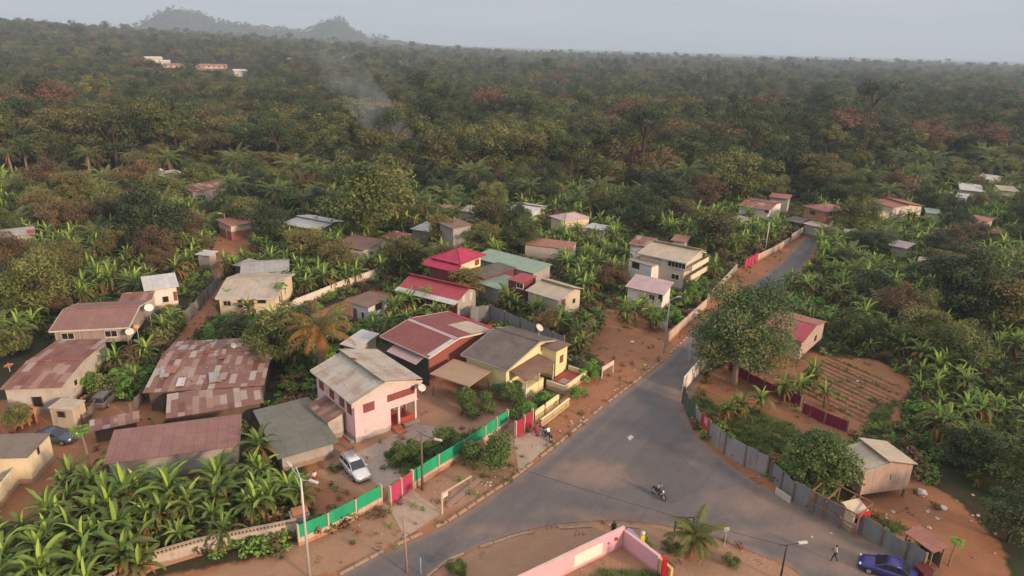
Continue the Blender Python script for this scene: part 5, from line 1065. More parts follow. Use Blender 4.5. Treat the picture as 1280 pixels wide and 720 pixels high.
# ------------------------------------------------------------------ people and motorbikes
skinm = paint('skin', (0.09,.045,.03), .6, .05)
def person(label, loc, rz, joints, shirt, trousers, name='person', hair=(.012,.01,.01), group=None, skirt=False):
    """one continuous skinned body; joints: dict of points, metres, facing +X"""
    J = dict(pel=(0,0,.92), wai=(0,0,1.05), che=(0,0,1.28), nek=(0,0,1.46), hed=(.01,0,1.54), top=(.02,0,1.68),
             shl=(0,.17,1.40), ell=(-.02,.23,1.13), wrl=(.05,.24,.90), hal=(.07,.24,.82), shr=(0,-.17,1.40), elr=(-.02,-.23,1.13), wrr=(.05,-.24,.90), har=(.07,-.24,.82),
             hpl=(0,.09,.88), knl=(.02,.10,.49), anl=(-.02,.10,.09), tol=(.14,.11,.04), hpr=(0,-.09,.88), knr=(.02,-.10,.49), anr=(-.02,-.10,.09), tor=(.14,-.11,.04)); J.update(joints)
    R_ = dict(pel=.13,wai=.115,che=.15,nek=.055,hed=.085,top=.075,shl=.065,ell=.045,wrl=.032,hal=.036,shr=.065,elr=.045,wrr=.032,har=.036,hpl=.095,knl=.06,anl=.042,tol=.038,hpr=.095,knr=.06,anr=.042,tor=.038)
    K = list(J); E_ = [('pel','wai'),('wai','che'),('che','nek'),('nek','hed'),('hed','top'),('che','shl'),('shl','ell'),('ell','wrl'),('wrl','hal'),('che','shr'),('shr','elr'),('elr','wrr'),('wrr','har'),('pel','hpl'),('hpl','knl'),('knl','anl'),('anl','tol'),('pel','hpr'),('hpr','knr'),('knr','anr'),('anr','tor')]
    me = bpy.data.meshes.new('tmp'); me.from_pydata([J[k] for k in K], [(K.index(a_), K.index(b_)) for a_, b_ in E_], [])
    tmp = bpy.data.objects.new('tmp', me); COL.objects.link(tmp); sk = tmp.modifiers.new('s', 'SKIN'); sv = me.skin_vertices[0].data
    for i, k in enumerate(K): sv[i].radius = (R_[k], R_[k]*(1.0 if k not in ('che','wai','pel') else 1.05)); sv[i].use_root = (k == 'pel')
    sb = tmp.modifiers.new('b', 'SUBSURF'); sb.levels = 2; sb.render_levels = 2
    bpy.context.view_layer.update(); dg = bpy.context.evaluated_depsgraph_get(); m2 = bpy.data.meshes.new_from_object(tmp.evaluated_get(dg)); bpy.data.objects.remove(tmp); bpy.data.meshes.remove(me)
    m2.name = 'person'; m2.materials.clear()
    for mm in (skinm, shirt, trousers, paint('hair', hair, .8, 0), paint('shoes', (.05,.04,.04), .7, 0)): m2.materials.append(mm)
    KV = {k: Vector(v) for k, v in J.items()}
    seg_m = {('pel','wai'):2,('wai','che'):1,('che','nek'):1,('nek','hed'):0,('hed','top'):0,('che','shl'):1,('shl','ell'):1,('ell','wrl'):0,('wrl','hal'):0,('che','shr'):1,('shr','elr'):1,('elr','wrr'):0,('wrr','har'):0,('pel','hpl'):2,('hpl','knl'):2,('knl','anl'):2,('anl','tol'):4,('pel','hpr'):2,('hpr','knr'):2,('knr','anr'):2,('anr','tor'):4}
    for p in m2.polygons:
        c = p.center; best = min(((segd(c, KV[a_], KV[b_]), seg_m[(a_, b_)]) for a_, b_ in seg_m), key=lambda q_: q_[0]); p.material_index = best[1]; p.use_smooth = True
        if best[1] == 0 and (c-KV['top']).length < .13 and (c.z > KV['hed'].z+.09 or c.x < KV['hed'].x-.04): p.material_index = 3
    o = link(name, m2); o.location = loc; o.rotation_euler = (0,0,rz); tag(o, label, 'person', group)
    fx, fz = KV['top'].x, KV['top'].z
    B = MB(); B.ball((fx+.085, 0, fz-.07), .02, nu=6, nv=4)
    for s_ in (-1, 1): B.ball((fx, s_*.088, fz-.06), .022, (1,.5,1.3), 6, 4)
    B.build('face_features', skinm, o); B = MB()
    for s_ in (-1, 1): B.ball((fx+.075, s_*.032, fz-.045), .012, nu=6, nv=4)
    B.build('eyes', whitep, o)
    # fingers: short chains from the palm
    for hk, wk in (('hal','wrl'), ('har','wrr')):
        B = MB(); dv = (KV[hk]-KV[wk]).normalized(); sd_ = dv.cross(Vector((1,0,0))); sd_ = sd_.normalized() if sd_.length > .1 else Vector((0,1,0)); fwd = dv.cross(sd_).normalized()
        for q_ in range(4): b0 = KV[hk]+fwd*(q_-1.5)*.018+dv*.02; B.tube([b0, b0+dv*.04, b0+dv*(.065-.006*abs(q_-1.3))+sd_*.012], [.010,.009,.007], 5)
        b0 = KV[hk]+fwd*.035; B.tube([b0, b0+fwd*.02+dv*.03, b0+fwd*.022+dv*.05], [.011,.010,.008], 5); B.build('fingers', skinm, o)
    if skirt:
        MB().tube([(0,0,1.06),(0,0,.85),(.02,0,.45)], [.15,.19,.26], 14).build('skirt', shirt, o, True)
    return o
def segd(p, a, b_):
    d = b_-a; t = max(0, min(1, (p-a).dot(d)/max(d.length_squared, 1e-9))); return (p-a-d*t).length
def cloth(n, c): return paint('cloth_'+n, c, .85, .1)
person('person in dark clothes standing behind the pink compound wall corner', G(766,671), 1.9, {}, cloth('black',(.015,.015,.02)), cloth('dark',(.02,.02,.03)))
person('person in pale top and dark shorts walking on the dusty roadside near the blue car', G(1042,702), 2.7, dict(knl=(.16,.10,.50),anl=(.20,.10,.10),tol=(.35,.11,.06),knr=(-.05,-.10,.49),anr=(-.28,-.10,.13),tor=(-.15,-.11,.05),ell=(-.12,.23,1.14),wrl=(-.05,.25,.93),hal=(-.03,.25,.86),elr=(.10,-.23,1.15),wrr=(.24,-.22,1.02),har=(.3,-.21,.98)), cloth('pale',(.50,.42,.38)), cloth('navy',(.03,.03,.06)))
person('person in red standing by the sheet fence on the upper earth track', G(226,405), -1.0, {}, cloth('red',(.50,.03,.04)), cloth('redd',(.4,.03,.04)), skirt=True)
person('person in a magenta wrap standing beside the parked motorbike at the maroon gate', G(671,545), -.5, {}, cloth('magenta',(.42,.04,.12)), cloth('magd',(.30,.03,.09)), skirt=True)
person('person in a whitish top among the bananas beside the pink house yard', G(394,607), -.8, {}, cloth('whitish',(.55,.48,.45)), cloth('maroon',(.2,.04,.05)))
ride = dict(pel=(-.22,0,.86), wai=(-.18,0,.99), che=(-.06,0,1.22), nek=(.02,0,1.39), hed=(.05,0,1.46), top=(.07,0,1.60), shl=(-.04,.18,1.33), ell=(.16,.27,1.12), wrl=(.38,.27,1.06), hal=(.45,.26,1.06), shr=(-.04,-.18,1.33), elr=(.16,-.27,1.12), wrr=(.38,-.27,1.06), har=(.45,-.26,1.06),
            hpl=(-.16,.12,.84), knl=(.22,.19,.68), anl=(.08,.19,.33), tol=(.22,.19,.28), hpr=(-.16,-.12,.84), knr=(.22,-.19,.68), anr=(.08,-.19,.33), tor=(.22,-.19,.28))
def motorbike(label, px, py, rz, col):
    t_ = thing('motorbike', label, 'motorbike', G(px, py), rz); pm = paint('bike_%d' % int(col[0]*100), col, .35, .1)
    for x in (-.62, .64):
        ring = [(x+.28*math.cos(a_), 0, .31+.28*math.sin(a_)) for a_ in np.linspace(0, 2*math.pi, 19)]; wh = MB().tube(ring, .05, 6, cap=False).build('wheel', tyre, t_); Bs = MB()
        for k in range(6): Bs.bar((x,0,.31),(x+.25*math.cos(k*1.047),0,.31+.25*math.sin(k*1.047)),.015)
        Bs.tube([(x,-.06,.31),(x,.06,.31)],.05,8).build('rim', rimm, wh)
    MB().tube([(.62,0,.31),(.50,0,.68),(.40,0,.98)],[.035,.04,.035],6).build('fork', rimm, t_); MB().tube([(.34,.34,1.06),(.42,.12,1.02),(.42,-.12,1.02),(.34,-.34,1.06)],.018,6).build('handlebar', dk, t_)
    MB().ball((.10,0,.78),.2,(1.3,.62,.6)).build('tank', pm, t_, True); MB().box(-.75,-.05,-.12,.12,.70,.79).build('seat', dk, t_); MB().box(-.15,.28,-.12,.12,.26,.56).build('engine', rimm, t_)
    MB().ball((.52,0,.90),.10).build('headlight', lampm, t_); MB().bar((-.85,0,.66),(-.55,0,.62),.16,.05).build('mudguard', pm, t_); MB().tube([(-.1,-.13,.28),(-.75,-.15,.36)],[.03,.045],8).build('exhaust', rimm, t_); MB().bar((.3,0,.9),(-.6,0,.38),.06).bar((.3,0,.85),(.1,0,.3),.06).build('frame', dk, t_)
    MB().tube([(-.1,.05,.3),(-.2,.28,.0)],.015,5).build('kick_stand', dk, t_)
    return t_
rz = hd((833,622),(812,607)); rz = hd((812,608),(834,624))
motorbike('motorbike ridden across the road junction', 823, 621, rz, (.05,.05,.09)); person('person in a grey top riding a motorbike across the junction', G(823,621), rz, ride, cloth('grey',(.22,.22,.27)), cloth('dark',(.02,.02,.03)))
rz2 = hd((690,552),(676,541)); motorbike('black motorbike parked on the concrete drive below the maroon gate', 684, 549, rz2, (.02,.02,.03)); person('person in a white shirt sitting on the parked motorbike', G(684,549), rz2, ride, cloth('white',(.62,.62,.68)), cloth('navy',(.03,.03,.06)))
motorbike('second motorbike with a red tank parked against the yellow balustrade', 677, 541, rz2+.5, (.30,.02,.04))

# ------------------------------------------------------------------ vegetation: one mesh per kind and build, copied where it grows
rg = np.random.default_rng(11)
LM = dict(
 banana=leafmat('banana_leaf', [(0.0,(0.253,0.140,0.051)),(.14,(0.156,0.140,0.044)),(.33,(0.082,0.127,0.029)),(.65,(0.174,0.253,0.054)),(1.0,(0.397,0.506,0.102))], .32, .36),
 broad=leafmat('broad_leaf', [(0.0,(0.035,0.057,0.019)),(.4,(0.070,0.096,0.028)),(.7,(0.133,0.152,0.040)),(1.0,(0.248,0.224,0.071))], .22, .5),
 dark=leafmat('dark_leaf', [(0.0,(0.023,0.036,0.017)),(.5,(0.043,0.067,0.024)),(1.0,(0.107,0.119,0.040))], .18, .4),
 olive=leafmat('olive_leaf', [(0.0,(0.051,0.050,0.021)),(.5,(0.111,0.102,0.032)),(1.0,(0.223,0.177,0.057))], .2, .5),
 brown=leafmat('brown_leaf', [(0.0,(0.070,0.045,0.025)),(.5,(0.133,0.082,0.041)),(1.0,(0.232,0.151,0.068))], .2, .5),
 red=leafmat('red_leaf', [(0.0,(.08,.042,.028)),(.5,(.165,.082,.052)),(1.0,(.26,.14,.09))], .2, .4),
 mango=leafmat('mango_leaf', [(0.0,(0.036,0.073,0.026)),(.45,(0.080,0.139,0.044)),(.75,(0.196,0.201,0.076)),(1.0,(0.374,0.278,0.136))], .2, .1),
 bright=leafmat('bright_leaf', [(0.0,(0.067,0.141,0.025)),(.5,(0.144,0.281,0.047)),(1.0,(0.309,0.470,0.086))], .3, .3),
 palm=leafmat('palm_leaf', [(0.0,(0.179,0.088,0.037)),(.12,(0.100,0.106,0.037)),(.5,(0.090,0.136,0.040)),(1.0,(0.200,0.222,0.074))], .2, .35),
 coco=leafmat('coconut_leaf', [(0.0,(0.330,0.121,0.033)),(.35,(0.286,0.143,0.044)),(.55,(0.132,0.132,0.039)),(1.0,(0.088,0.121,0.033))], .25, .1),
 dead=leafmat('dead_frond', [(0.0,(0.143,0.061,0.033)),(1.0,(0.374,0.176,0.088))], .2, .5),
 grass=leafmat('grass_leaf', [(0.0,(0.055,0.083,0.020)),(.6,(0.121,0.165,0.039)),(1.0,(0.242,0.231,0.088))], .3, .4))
bark = paint('bark', (.062,.043,.032), .95, .5); pbark = paint('pale_bark', (.26,.19,.15), .95, .5); stemm = paint('banana_stem', (.15,.11,.055), .8, .6, (.20,.085,.045))
class LB:
    """bulk leaves with numpy"""
    def __init__(s): s.V = []; s.T = []
    def quads(s, P, Nn, size, tint, asp=0.55, roll=None):
        n = len(P); Nn = Nn/np.maximum(np.linalg.norm(Nn, axis=1, keepdims=True), 1e-6)
        a = rg.normal(size=(n, 3)); u = np.cross(Nn, a); u /= np.maximum(np.linalg.norm(u, axis=1, keepdims=True), 1e-6); w = np.cross(Nn, u)
        size = np.broadcast_to(size, (n,))[:, None]
        v = np.stack([P-u*size*.5, P+w*size*.5*asp+Nn*size*.06, P+u*size*.5, P-w*size*.5*asp+Nn*size*.06], 1)
        s.V.append(v.reshape(-1, 3)); s.T.append(np.repeat(np.broadcast_to(tint, (n,)), 4))
    def into(s, B, mi=0):
        if not s.V: return
        V = np.concatenate(s.V); T = np.concatenate(s.T); o = len(B.v); B.v += list(map(tuple, V)); B.t += list(T); n = len(V)//4
        B.f += [(o+4*i, o+4*i+1, o+4*i+2, o+4*i+3) for i in range(n)]; B.mi += [mi]*n
def sph(n):
    v = rg.normal(size=(n, 3)); return v/np.linalg.norm(v, axis=1, keepdims=True)
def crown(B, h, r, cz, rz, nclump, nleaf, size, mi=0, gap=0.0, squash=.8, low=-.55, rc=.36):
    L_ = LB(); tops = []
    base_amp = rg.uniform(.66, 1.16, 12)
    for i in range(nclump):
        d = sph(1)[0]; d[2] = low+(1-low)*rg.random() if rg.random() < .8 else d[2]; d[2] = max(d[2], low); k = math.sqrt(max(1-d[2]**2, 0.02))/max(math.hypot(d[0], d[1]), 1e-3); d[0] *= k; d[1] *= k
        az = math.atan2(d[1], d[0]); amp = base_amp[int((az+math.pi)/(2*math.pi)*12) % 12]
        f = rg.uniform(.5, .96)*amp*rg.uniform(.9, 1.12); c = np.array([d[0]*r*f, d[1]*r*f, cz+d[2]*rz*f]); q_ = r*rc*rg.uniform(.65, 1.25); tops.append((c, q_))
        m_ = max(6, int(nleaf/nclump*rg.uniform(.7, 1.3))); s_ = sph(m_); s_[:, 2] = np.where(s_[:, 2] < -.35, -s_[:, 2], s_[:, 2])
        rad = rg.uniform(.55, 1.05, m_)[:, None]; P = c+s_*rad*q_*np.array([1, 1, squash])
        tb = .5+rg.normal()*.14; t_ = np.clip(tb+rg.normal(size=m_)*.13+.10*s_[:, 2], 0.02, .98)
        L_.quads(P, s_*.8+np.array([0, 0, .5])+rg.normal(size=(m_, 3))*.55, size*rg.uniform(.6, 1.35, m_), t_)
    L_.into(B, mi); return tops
def tree_mb(h, r, ncl, nl, size, form='round', split=True):
    """returns trunk builder, crown builder"""
    T = MB(); C = MB()
    cz = h*(.62 if form != 'tall' else .74); rz_ = h-cz if form != 'flat' else (h-cz)*.8
    if form == 'round': cz = h*.56; rz_ = h*.46
    if form == 'flat': cz = h*.80; rz_ = h*.22
    if form == 'mango': cz = h*.53; rz_ = h*.47
    tops = crown(C, h, r, cz, rz_, ncl, nl, size, low=-.9 if form == 'mango' else (-.75 if form == 'round' else -.4), squash=.75)
    lean = Vector((ru(-.05, .05)*h, ru(-.05, .05)*h, 0)); tp = Vector((0, 0, cz-.1*h))+lean*.5
    T.tube([(0, 0, -.4), tuple(lean*.2+Vector((0, 0, h*.2))), tuple(tp)], [h*.030+.05, h*.022+.03, h*.014+.02], 7)
    for c, q_ in tops[::max(1, ncl//9)]:
        T.tube([tuple(Vector((0, 0, cz-.32*(h-cz)-h*.08))+lean*.35), tuple(Vector((c[0]*.55, c[1]*.55, (cz-h*.06)*.45+c[2]*.55))), tuple(c)], [h*.010+.02, h*.007+.015, .02], 5)
    return T, C
def strip_leaf(B, base, az, L_, w, el0, droop, segs, tint, mi=0, fold=.22, ragged=.0, twist=0.0):
    p = Vector(base); el = el0; dl = L_/segs; vs = []
    for k in range(segs+1):
        f = k/segs; ww = w*math.sin(math.pi*min(max(.08+f*.88, 0), 1))**.55*(1-ragged*rnd()); ww = ww if k < segs else w*.12
        d = Vector((math.cos(az)*math.cos(el), math.sin(az)*math.cos(el), math.sin(el))); sd_ = Vector((-math.sin(az), math.cos(az), 0)); sd_ = (sd_*math.cos(twist*f)+Vector((0,0,1))*math.sin(twist*f)).normalized(); nn = sd_.cross(d)
        vs += [p-sd_*ww/2-nn*fold*ww*.5, p+nn*.0, p+sd_*ww/2-nn*fold*ww*.5]; p = p+d*dl; el -= droop/segs*(.5+f*1.2)
    fs = []
    for k in range(segs): a_ = k*3; fs += [(a_, a_+1, a_+4, a_+3), (a_+1, a_+2, a_+5, a_+4)]
    B.add(vs, fs, mi, tint)
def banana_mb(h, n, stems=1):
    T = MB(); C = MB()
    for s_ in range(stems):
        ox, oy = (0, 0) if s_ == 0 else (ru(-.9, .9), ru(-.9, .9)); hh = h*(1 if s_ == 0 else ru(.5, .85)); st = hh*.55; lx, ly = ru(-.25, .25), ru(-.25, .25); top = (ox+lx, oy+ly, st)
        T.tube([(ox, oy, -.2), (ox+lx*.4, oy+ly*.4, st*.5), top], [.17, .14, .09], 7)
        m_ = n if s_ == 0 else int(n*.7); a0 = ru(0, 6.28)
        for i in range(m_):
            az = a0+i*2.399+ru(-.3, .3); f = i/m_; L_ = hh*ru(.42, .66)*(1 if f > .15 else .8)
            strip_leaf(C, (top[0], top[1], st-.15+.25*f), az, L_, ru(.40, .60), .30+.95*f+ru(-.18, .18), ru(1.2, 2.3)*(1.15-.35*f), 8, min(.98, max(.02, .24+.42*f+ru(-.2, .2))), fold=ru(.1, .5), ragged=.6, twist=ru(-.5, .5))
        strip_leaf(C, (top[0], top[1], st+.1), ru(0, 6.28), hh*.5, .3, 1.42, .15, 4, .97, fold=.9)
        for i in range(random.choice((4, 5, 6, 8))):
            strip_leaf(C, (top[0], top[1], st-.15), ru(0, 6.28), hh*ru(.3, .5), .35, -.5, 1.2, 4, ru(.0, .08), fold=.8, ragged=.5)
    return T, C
def frond(B, base, az, L_, el0, droop, tint, nl=15, lw=.11, ll=.7, mi=0, segs=7):
    p = Vector(base); el = el0; pts = [p.copy()]; ds = []
    for k in range(segs):
        d = Vector((math.cos(az)*math.cos(el), math.sin(az)*math.cos(el), math.sin(el))); ds.append(d); p = p+d*L_/segs; pts.append(p.copy()); el -= droop/segs*(.5+k/segs)
    B.tube(pts, [.05]+[.03]*(segs-1)+[.01], 3, mi, tint)
    for j in range(nl):
        f = .12+.86*j/nl; x = f*segs; k = min(int(x), segs-1); q_ = pts[k].lerp(pts[k+1], x-k); d = ds[k]; side = Vector((-math.sin(az), math.cos(az), 0)); l_ = ll*math.sin(math.pi*min(.18+f*.8, 1))**.7
        for s_ in (-1, 1):
            e_ = (side*s_*.85+d*.5+Vector((0, 0, -.35-ru(0, .35)))).normalized()*l_*ru(.8, 1.1); w_ = d*lw*.5; B.add([q_-w_, q_+w_, q_+e_*.6+w_*.9, q_+e_, q_+e_*.6-w_*.9], [(0, 1, 2, 3, 4)], mi, min(1, max(0, tint+ru(-.08, .08))))
def palm_mb(h, nf, L_, tints=(.2, .9), dead=0, r=.22, nl=15, ll=.7):
    T = MB(); C = MB(); lx, ly = ru(-.4, .4), ru(-.4, .4); T.tube([(0, 0, -.3), (lx*.3, ly*.3, h*.4), (lx, ly, h)], [r*1.3, r, r*.9], 8)
    for i in range(nf):
        f = i/nf; frond(C, (lx, ly, h+.1*f), i*2.399+ru(-.2, .2), L_*ru(.8, 1.1), -.15+1.35*f+ru(-.1, .1), ru(1.2, 1.9), tints[0]+(tints[1]-tints[0])*min(1, max(0, f+ru(-.2, .2))), nl, ll=ll)
    for i in range(dead):
        frond(C, (lx, ly, h-.2), ru(0, 6.28), L_*ru(.6, .8), -.9, .8, ru(.3, 1), max(6, nl//2), ll=ll*.7, mi=1)
    return T, C
def shrub_mb(r, n, size, h=None):
    C = MB(); crown(C, 0, r, r*.55 if h is None else h*.5, (r*.6 if h is None else h*.5), 9, n, size, low=-.6, rc=.45, squash=.9); T = MB()
    for i in range(5): T.tube([(0, 0, -.1), (ru(-.4, .4)*r, ru(-.4, .4)*r, r*.7)], [.04, .015], 4)
    return T, C
def papaya_mb(h):
    T = MB(); C = MB(); T.tube([(0, 0, -.2), (.1, 0, h*.5), (.05, .1, h)], [.13, .10, .06], 7)
    for i in range(17):
        az = i*2.399; el = ru(-.2, .9); d = Vector((math.cos(az)*math.cos(el), math.sin(az)*math.cos(el), math.sin(el))); b0 = Vector((.05, .1, h-.1)); e_ = b0+d*ru(.5, .85); C.tube([b0, e_], [.02, .012], 3, 0, .5)
        for k in range(7): strip_leaf(C, e_, az+(k-3)*.55, ru(.32, .48), .16, .1+ru(-.2, .1), .8, 3, ru(.3, .8), fold=.3)
    return T, C
LIB = {}
def lib(key, T, C, tm, cm, extra=None):
    mats = [cm] if extra is None else [cm, extra]
    tr = T.mesh('trunk', tm); cr_ = C.mesh('crown', mats, tint=True)
    # joined version for plants too small in the picture to show their parts
    J = MB(); J.v = list(C.v); J.f = list(C.f); J.mi = list(C.mi); J.t = list(C.t); o = len(J.v); J.v += T.v; J.t += [.3]*len(T.v); J.f += [tuple(i+o for i in f) for f in T.f]; J.mi += [len(mats)]*len(T.f)
    LIB.setdefault(key, []).append((tr, cr_, J.mesh('plant', mats+[tm], tint=True)))
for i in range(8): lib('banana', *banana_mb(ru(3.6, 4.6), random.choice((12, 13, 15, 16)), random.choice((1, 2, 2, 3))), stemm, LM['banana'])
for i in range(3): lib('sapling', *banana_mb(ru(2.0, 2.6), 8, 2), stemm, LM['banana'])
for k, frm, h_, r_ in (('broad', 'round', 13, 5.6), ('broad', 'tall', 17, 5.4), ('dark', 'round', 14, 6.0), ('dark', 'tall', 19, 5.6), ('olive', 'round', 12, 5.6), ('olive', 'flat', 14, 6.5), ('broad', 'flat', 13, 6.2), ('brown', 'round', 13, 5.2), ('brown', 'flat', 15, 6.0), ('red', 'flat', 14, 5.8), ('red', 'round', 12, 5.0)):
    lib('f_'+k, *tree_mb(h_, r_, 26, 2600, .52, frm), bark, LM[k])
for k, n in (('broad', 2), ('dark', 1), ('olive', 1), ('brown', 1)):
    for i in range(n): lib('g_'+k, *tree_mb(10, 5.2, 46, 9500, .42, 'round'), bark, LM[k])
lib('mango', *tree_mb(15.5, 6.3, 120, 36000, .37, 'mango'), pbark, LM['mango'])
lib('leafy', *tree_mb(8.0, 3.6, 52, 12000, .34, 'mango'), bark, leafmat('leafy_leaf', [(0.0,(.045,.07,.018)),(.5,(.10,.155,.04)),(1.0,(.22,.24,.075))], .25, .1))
for i in range(3): lib('oil', *palm_mb(ru(5, 8), 26, 4.6, (.2, .9), 5, .26), pbark, LM['palm'], LM['dead'])
lib('lowoil', *palm_mb(2.2, 24, 4.4, (.25, .9), 2, .3), pbark, LM['palm'], LM['dead'])
lib('coco', *palm_mb(5.8, 20, 4.6, (.05, .75), 4, .17, 22, .9), pbark, LM['coco'], LM['dead'])
lib('littlepalm', *palm_mb(2.3, 17, 3.3, (.45, .9), 4, .22, 24, .75), pbark, leafmat('yellow_palm', [(0.0,(.14,.10,.03)),(.5,(.12,.125,.03)),(1.0,(.16,.165,.045))], .3, .1), LM['dead'])
for i in range(3): lib('shrub', *shrub_mb(1.5, 1200, .27), bark, LM['broad'])
for i in range(2): lib('greenshrub', *shrub_mb(1.5, 1300, .25), bark, LM['bright'])
lib('bush', *shrub_mb(2.3, 5000, .26, 2.9), bark, leafmat('bush_leaf', [(0.0,(.04,.07,.018)),(.5,(.08,.135,.03)),(.85,(.15,.19,.045)),(1.0,(.22,.17,.08))], .25, .1))
lib('dryshrub', *shrub_mb(1.5, 1200, .27), bark, LM['brown'])
for i in range(2): lib('papaya', *papaya_mb(ru(3.2, 4.2)), pbark, LM['bright'])
NAMES = dict(banana=('banana_plant','banana plant'), sapling=('banana_plant','banana plant'), oil=('oil_palm','palm'), lowoil=('oil_palm','palm'), coco=('coconut_palm','palm'), littlepalm=('coconut_palm','palm'), papaya=('papaya_tree','papaya tree'),
             shrub=('shrub','shrub'), greenshrub=('shrub','shrub'), dryshrub=('shrub','shrub'), bush=('shrub','shrub'), mango=('mango_tree','tree'), g_broad=('leafy_tree','tree'), g_dark=('leafy_tree','tree'), g_olive=('leafy_tree','tree'), g_brown=('leafy_tree','tree'), leafy=('leafy_tree','tree'))
def plant(key, x, y, rot, sc, label, group=None, small=False, var=None):
    var = rg.integers(len(LIB[key])) if var is None else var; tr, cr_, jn = LIB[key][var % len(LIB[key])]; nm, cat = NAMES.get(key, ('forest_tree', 'tree')); z = float(H(x, y))-.03
    if small: o = link(nm, jn)
    else:
        o = link(nm, None); link('trunk' if cat != 'banana plant' else 'stem', tr, o); link('crown' if cat != 'banana plant' else 'leaves', cr_, o)
    o.location = (x, y, z); o.rotation_euler = (ru(-.09, .09), ru(-.09, .09), rot) if 'anana' in cat else (0, 0, rot); o.scale = (sc, sc, sc) if np.isscalar(sc) else sc; return tag(o, label, cat, group)
# keep plants off buildings, off the road, and from growing in front of what the camera sees of them
ROADPX = ROADP
PROT = [[(420,560),(468,560),(470,606),(420,606)], [(372,640),(480,612),(480,655),(372,700)], [(483,602),(520,598),(520,640),(483,640)], [(636,520),(720,495),(720,550),(640,560)], [(500,600),(560,560),(640,520),(640,540),(560,600),(510,640)],
        [(1000,560),(1060,560),(1100,620),(1060,650),(1000,640)], [(840,480),(900,440),(905,470),(870,520),(960,560),(960,600),(860,560)], [(930,425),(1130,470),(1120,520),(980,500)], [(1120,650),(1225,650),(1245,700),(1130,700)], [(225,352),(280,330),(290,350),(240,410)],
        [(60,535),(110,535),(90,570),(60,600),(20,640),(0,620)], [(340,362),(500,330),(500,350),(360,405)]]
HB = [(p, hl, c) for p, hl, c in HOUSES]
def blocked(x, y, h, r, hard=False, slack=1.0):
    for fp, hl, c in HB:
        if abs(c.x-x) < 22 and abs(c.y-y) < 22 and bool(inpoly(x, y, [(p.x, p.y) for p in fp])): return True
    if bool(inpoly(x, y, rw)): return True
    if hard: return False
    z = float(H(x, y)); qs = [Pj((x, y, z+h*.55)), Pj((x, y, z+h*.9)), Pj((x-r*.7, y, z+h*.6)), Pj((x+r*.7, y, z+h*.6))]; dist = math.hypot(x, y)
    for fp, hl, c in HB:
        if math.hypot(c.x, c.y) > dist-1:
            k = sum(bool(inpoly(a_, b_, hl)) for a_, b_ in qs)
            if k >= ((1 if rnd() < .6*slack else 3) if dist < 100 else (2 if rnd() < .6*slack else 3)): return True
    for P in PROT:
        if sum(bool(inpoly(a_, b_, P)) for a_, b_ in qs[:2]): return True
    if bool(inpoly(qs[0][0], qs[0][1], ROADPX)) and y < 140: return True
    return False
def cover(x, y):
    i = np.searchsorted(gy, y); j = np.searchsorted(gx, x); i = min(i, len(gy)-1); j = min(j, len(gx)-1); return mD[i, j]
# --- single trees one would point at: crown centre in the photo, crown width in pixels
def solo(key, px, py, wpx, label, hk=.6, rbase=5.2, hbase=10, sc=None, rot=None, group=None, var=0, **kw):
    h0 = hbase; s_ = 1.0
    for _ in range(8):
        p = G(px, py, h0*s_*hk); dist = (p-Vector((0, 0, CAMH))).dot(FW); s_ = wpx*dist/FOC/(2*rbase)
    return plant(key, p.x, p.y, ru(0, 6) if rot is None else rot, s_, label, group, var=var)
solo('mango', 928, 411, 112, 'big spreading mango tree with mottled leaves at the road edge', .56, 6.3, 15.5)
solo('leafy', 1024, 572, 84, 'leafy green tree over the fence beside the tan roofed board shed', .56, 3.6, 8.0)
solo('g_broad', 347, 418, 84, 'leafy olive tree between the cream house and the coconut palm', .56, 5.2, 10, var=1)
solo('coco', 397, 412, 104, 'coconut palm with orange drooping fronds behind the pink house', .95, 4.4, 6.0)
solo('littlepalm', 866, 668, 80, 'little yellow green coconut palm beside the dark sign frame', 1.0, 3.0, 2.4)
solo('g_dark', 188, 268, 84, 'dark round tree before the long sheds under the palms'); solo('g_brown', 174, 222, 44, 'small brownish crown rising behind the dark round tree'); solo('g_broad', 452, 243, 112, 'broad dense tree on the far side of the village lane', var=0)
solo('g_dark', 335, 275, 52, 'dark tree beside the stepped off-white roof'); solo('g_olive', 612, 268, 54, 'olive brown tree just in front of the white house nearest the smoke'); solo('g_broad', 650, 290, 46, 'green leafy tree between the magenta pavilion and the pale hipped roof', var=1)
solo('g_broad', 600, 300, 40, 'round green tree behind the magenta roof pavilion', var=0); solo('g_dark', 1212, 350, 100, 'large dark tree in the middle of the right hand plantation'.replace('right hand ', 'far ')); solo('g_olive', 1262, 375, 80, 'tree with yellowish leaf clumps beside the large dark tree')
solo('g_brown', 1125, 382, 58, 'brown tinged tree rising from the banana plantation'); solo('g_dark', 1272, 640, 80, 'very dark tree overhanging the refuse slope'); solo('g_dark', 700, 168, 52, 'tall dense dark green tree standing out of the forest', .6); solo('g_olive', 865, 140, 60, 'tall olive crowned tree standing above the forest', .7)
solo('g_olive', 895, 285, 60, 'olive tree beside the lane behind the beige house'); solo('g_broad', 1075, 268, 54, 'leafy tree beside the salmon roofed stilt house', var=1); solo('g_dark', 1095, 305, 40, 'dark tree below the red roofed house')
solo('g_broad', 930, 215, 74, 'dense tree at the forest edge behind the rust red roofed house', var=0); solo('g_olive', 1020, 215, 60, 'olive tree at the forest edge behind the salmon roof'); solo('g_dark', 985, 200, 70, 'dark forest edge tree between the olive tree and the road houses')
solo('g_olive', 150, 262, 50, 'reddish olive tree beside the dark round tree', var=0); solo('g_brown', 765, 345, 40, 'brown bushy tree beside the faded pink roof'); solo('g_brown', 688, 404, 36, 'brownish bushy tree among the bananas near the beige shed')
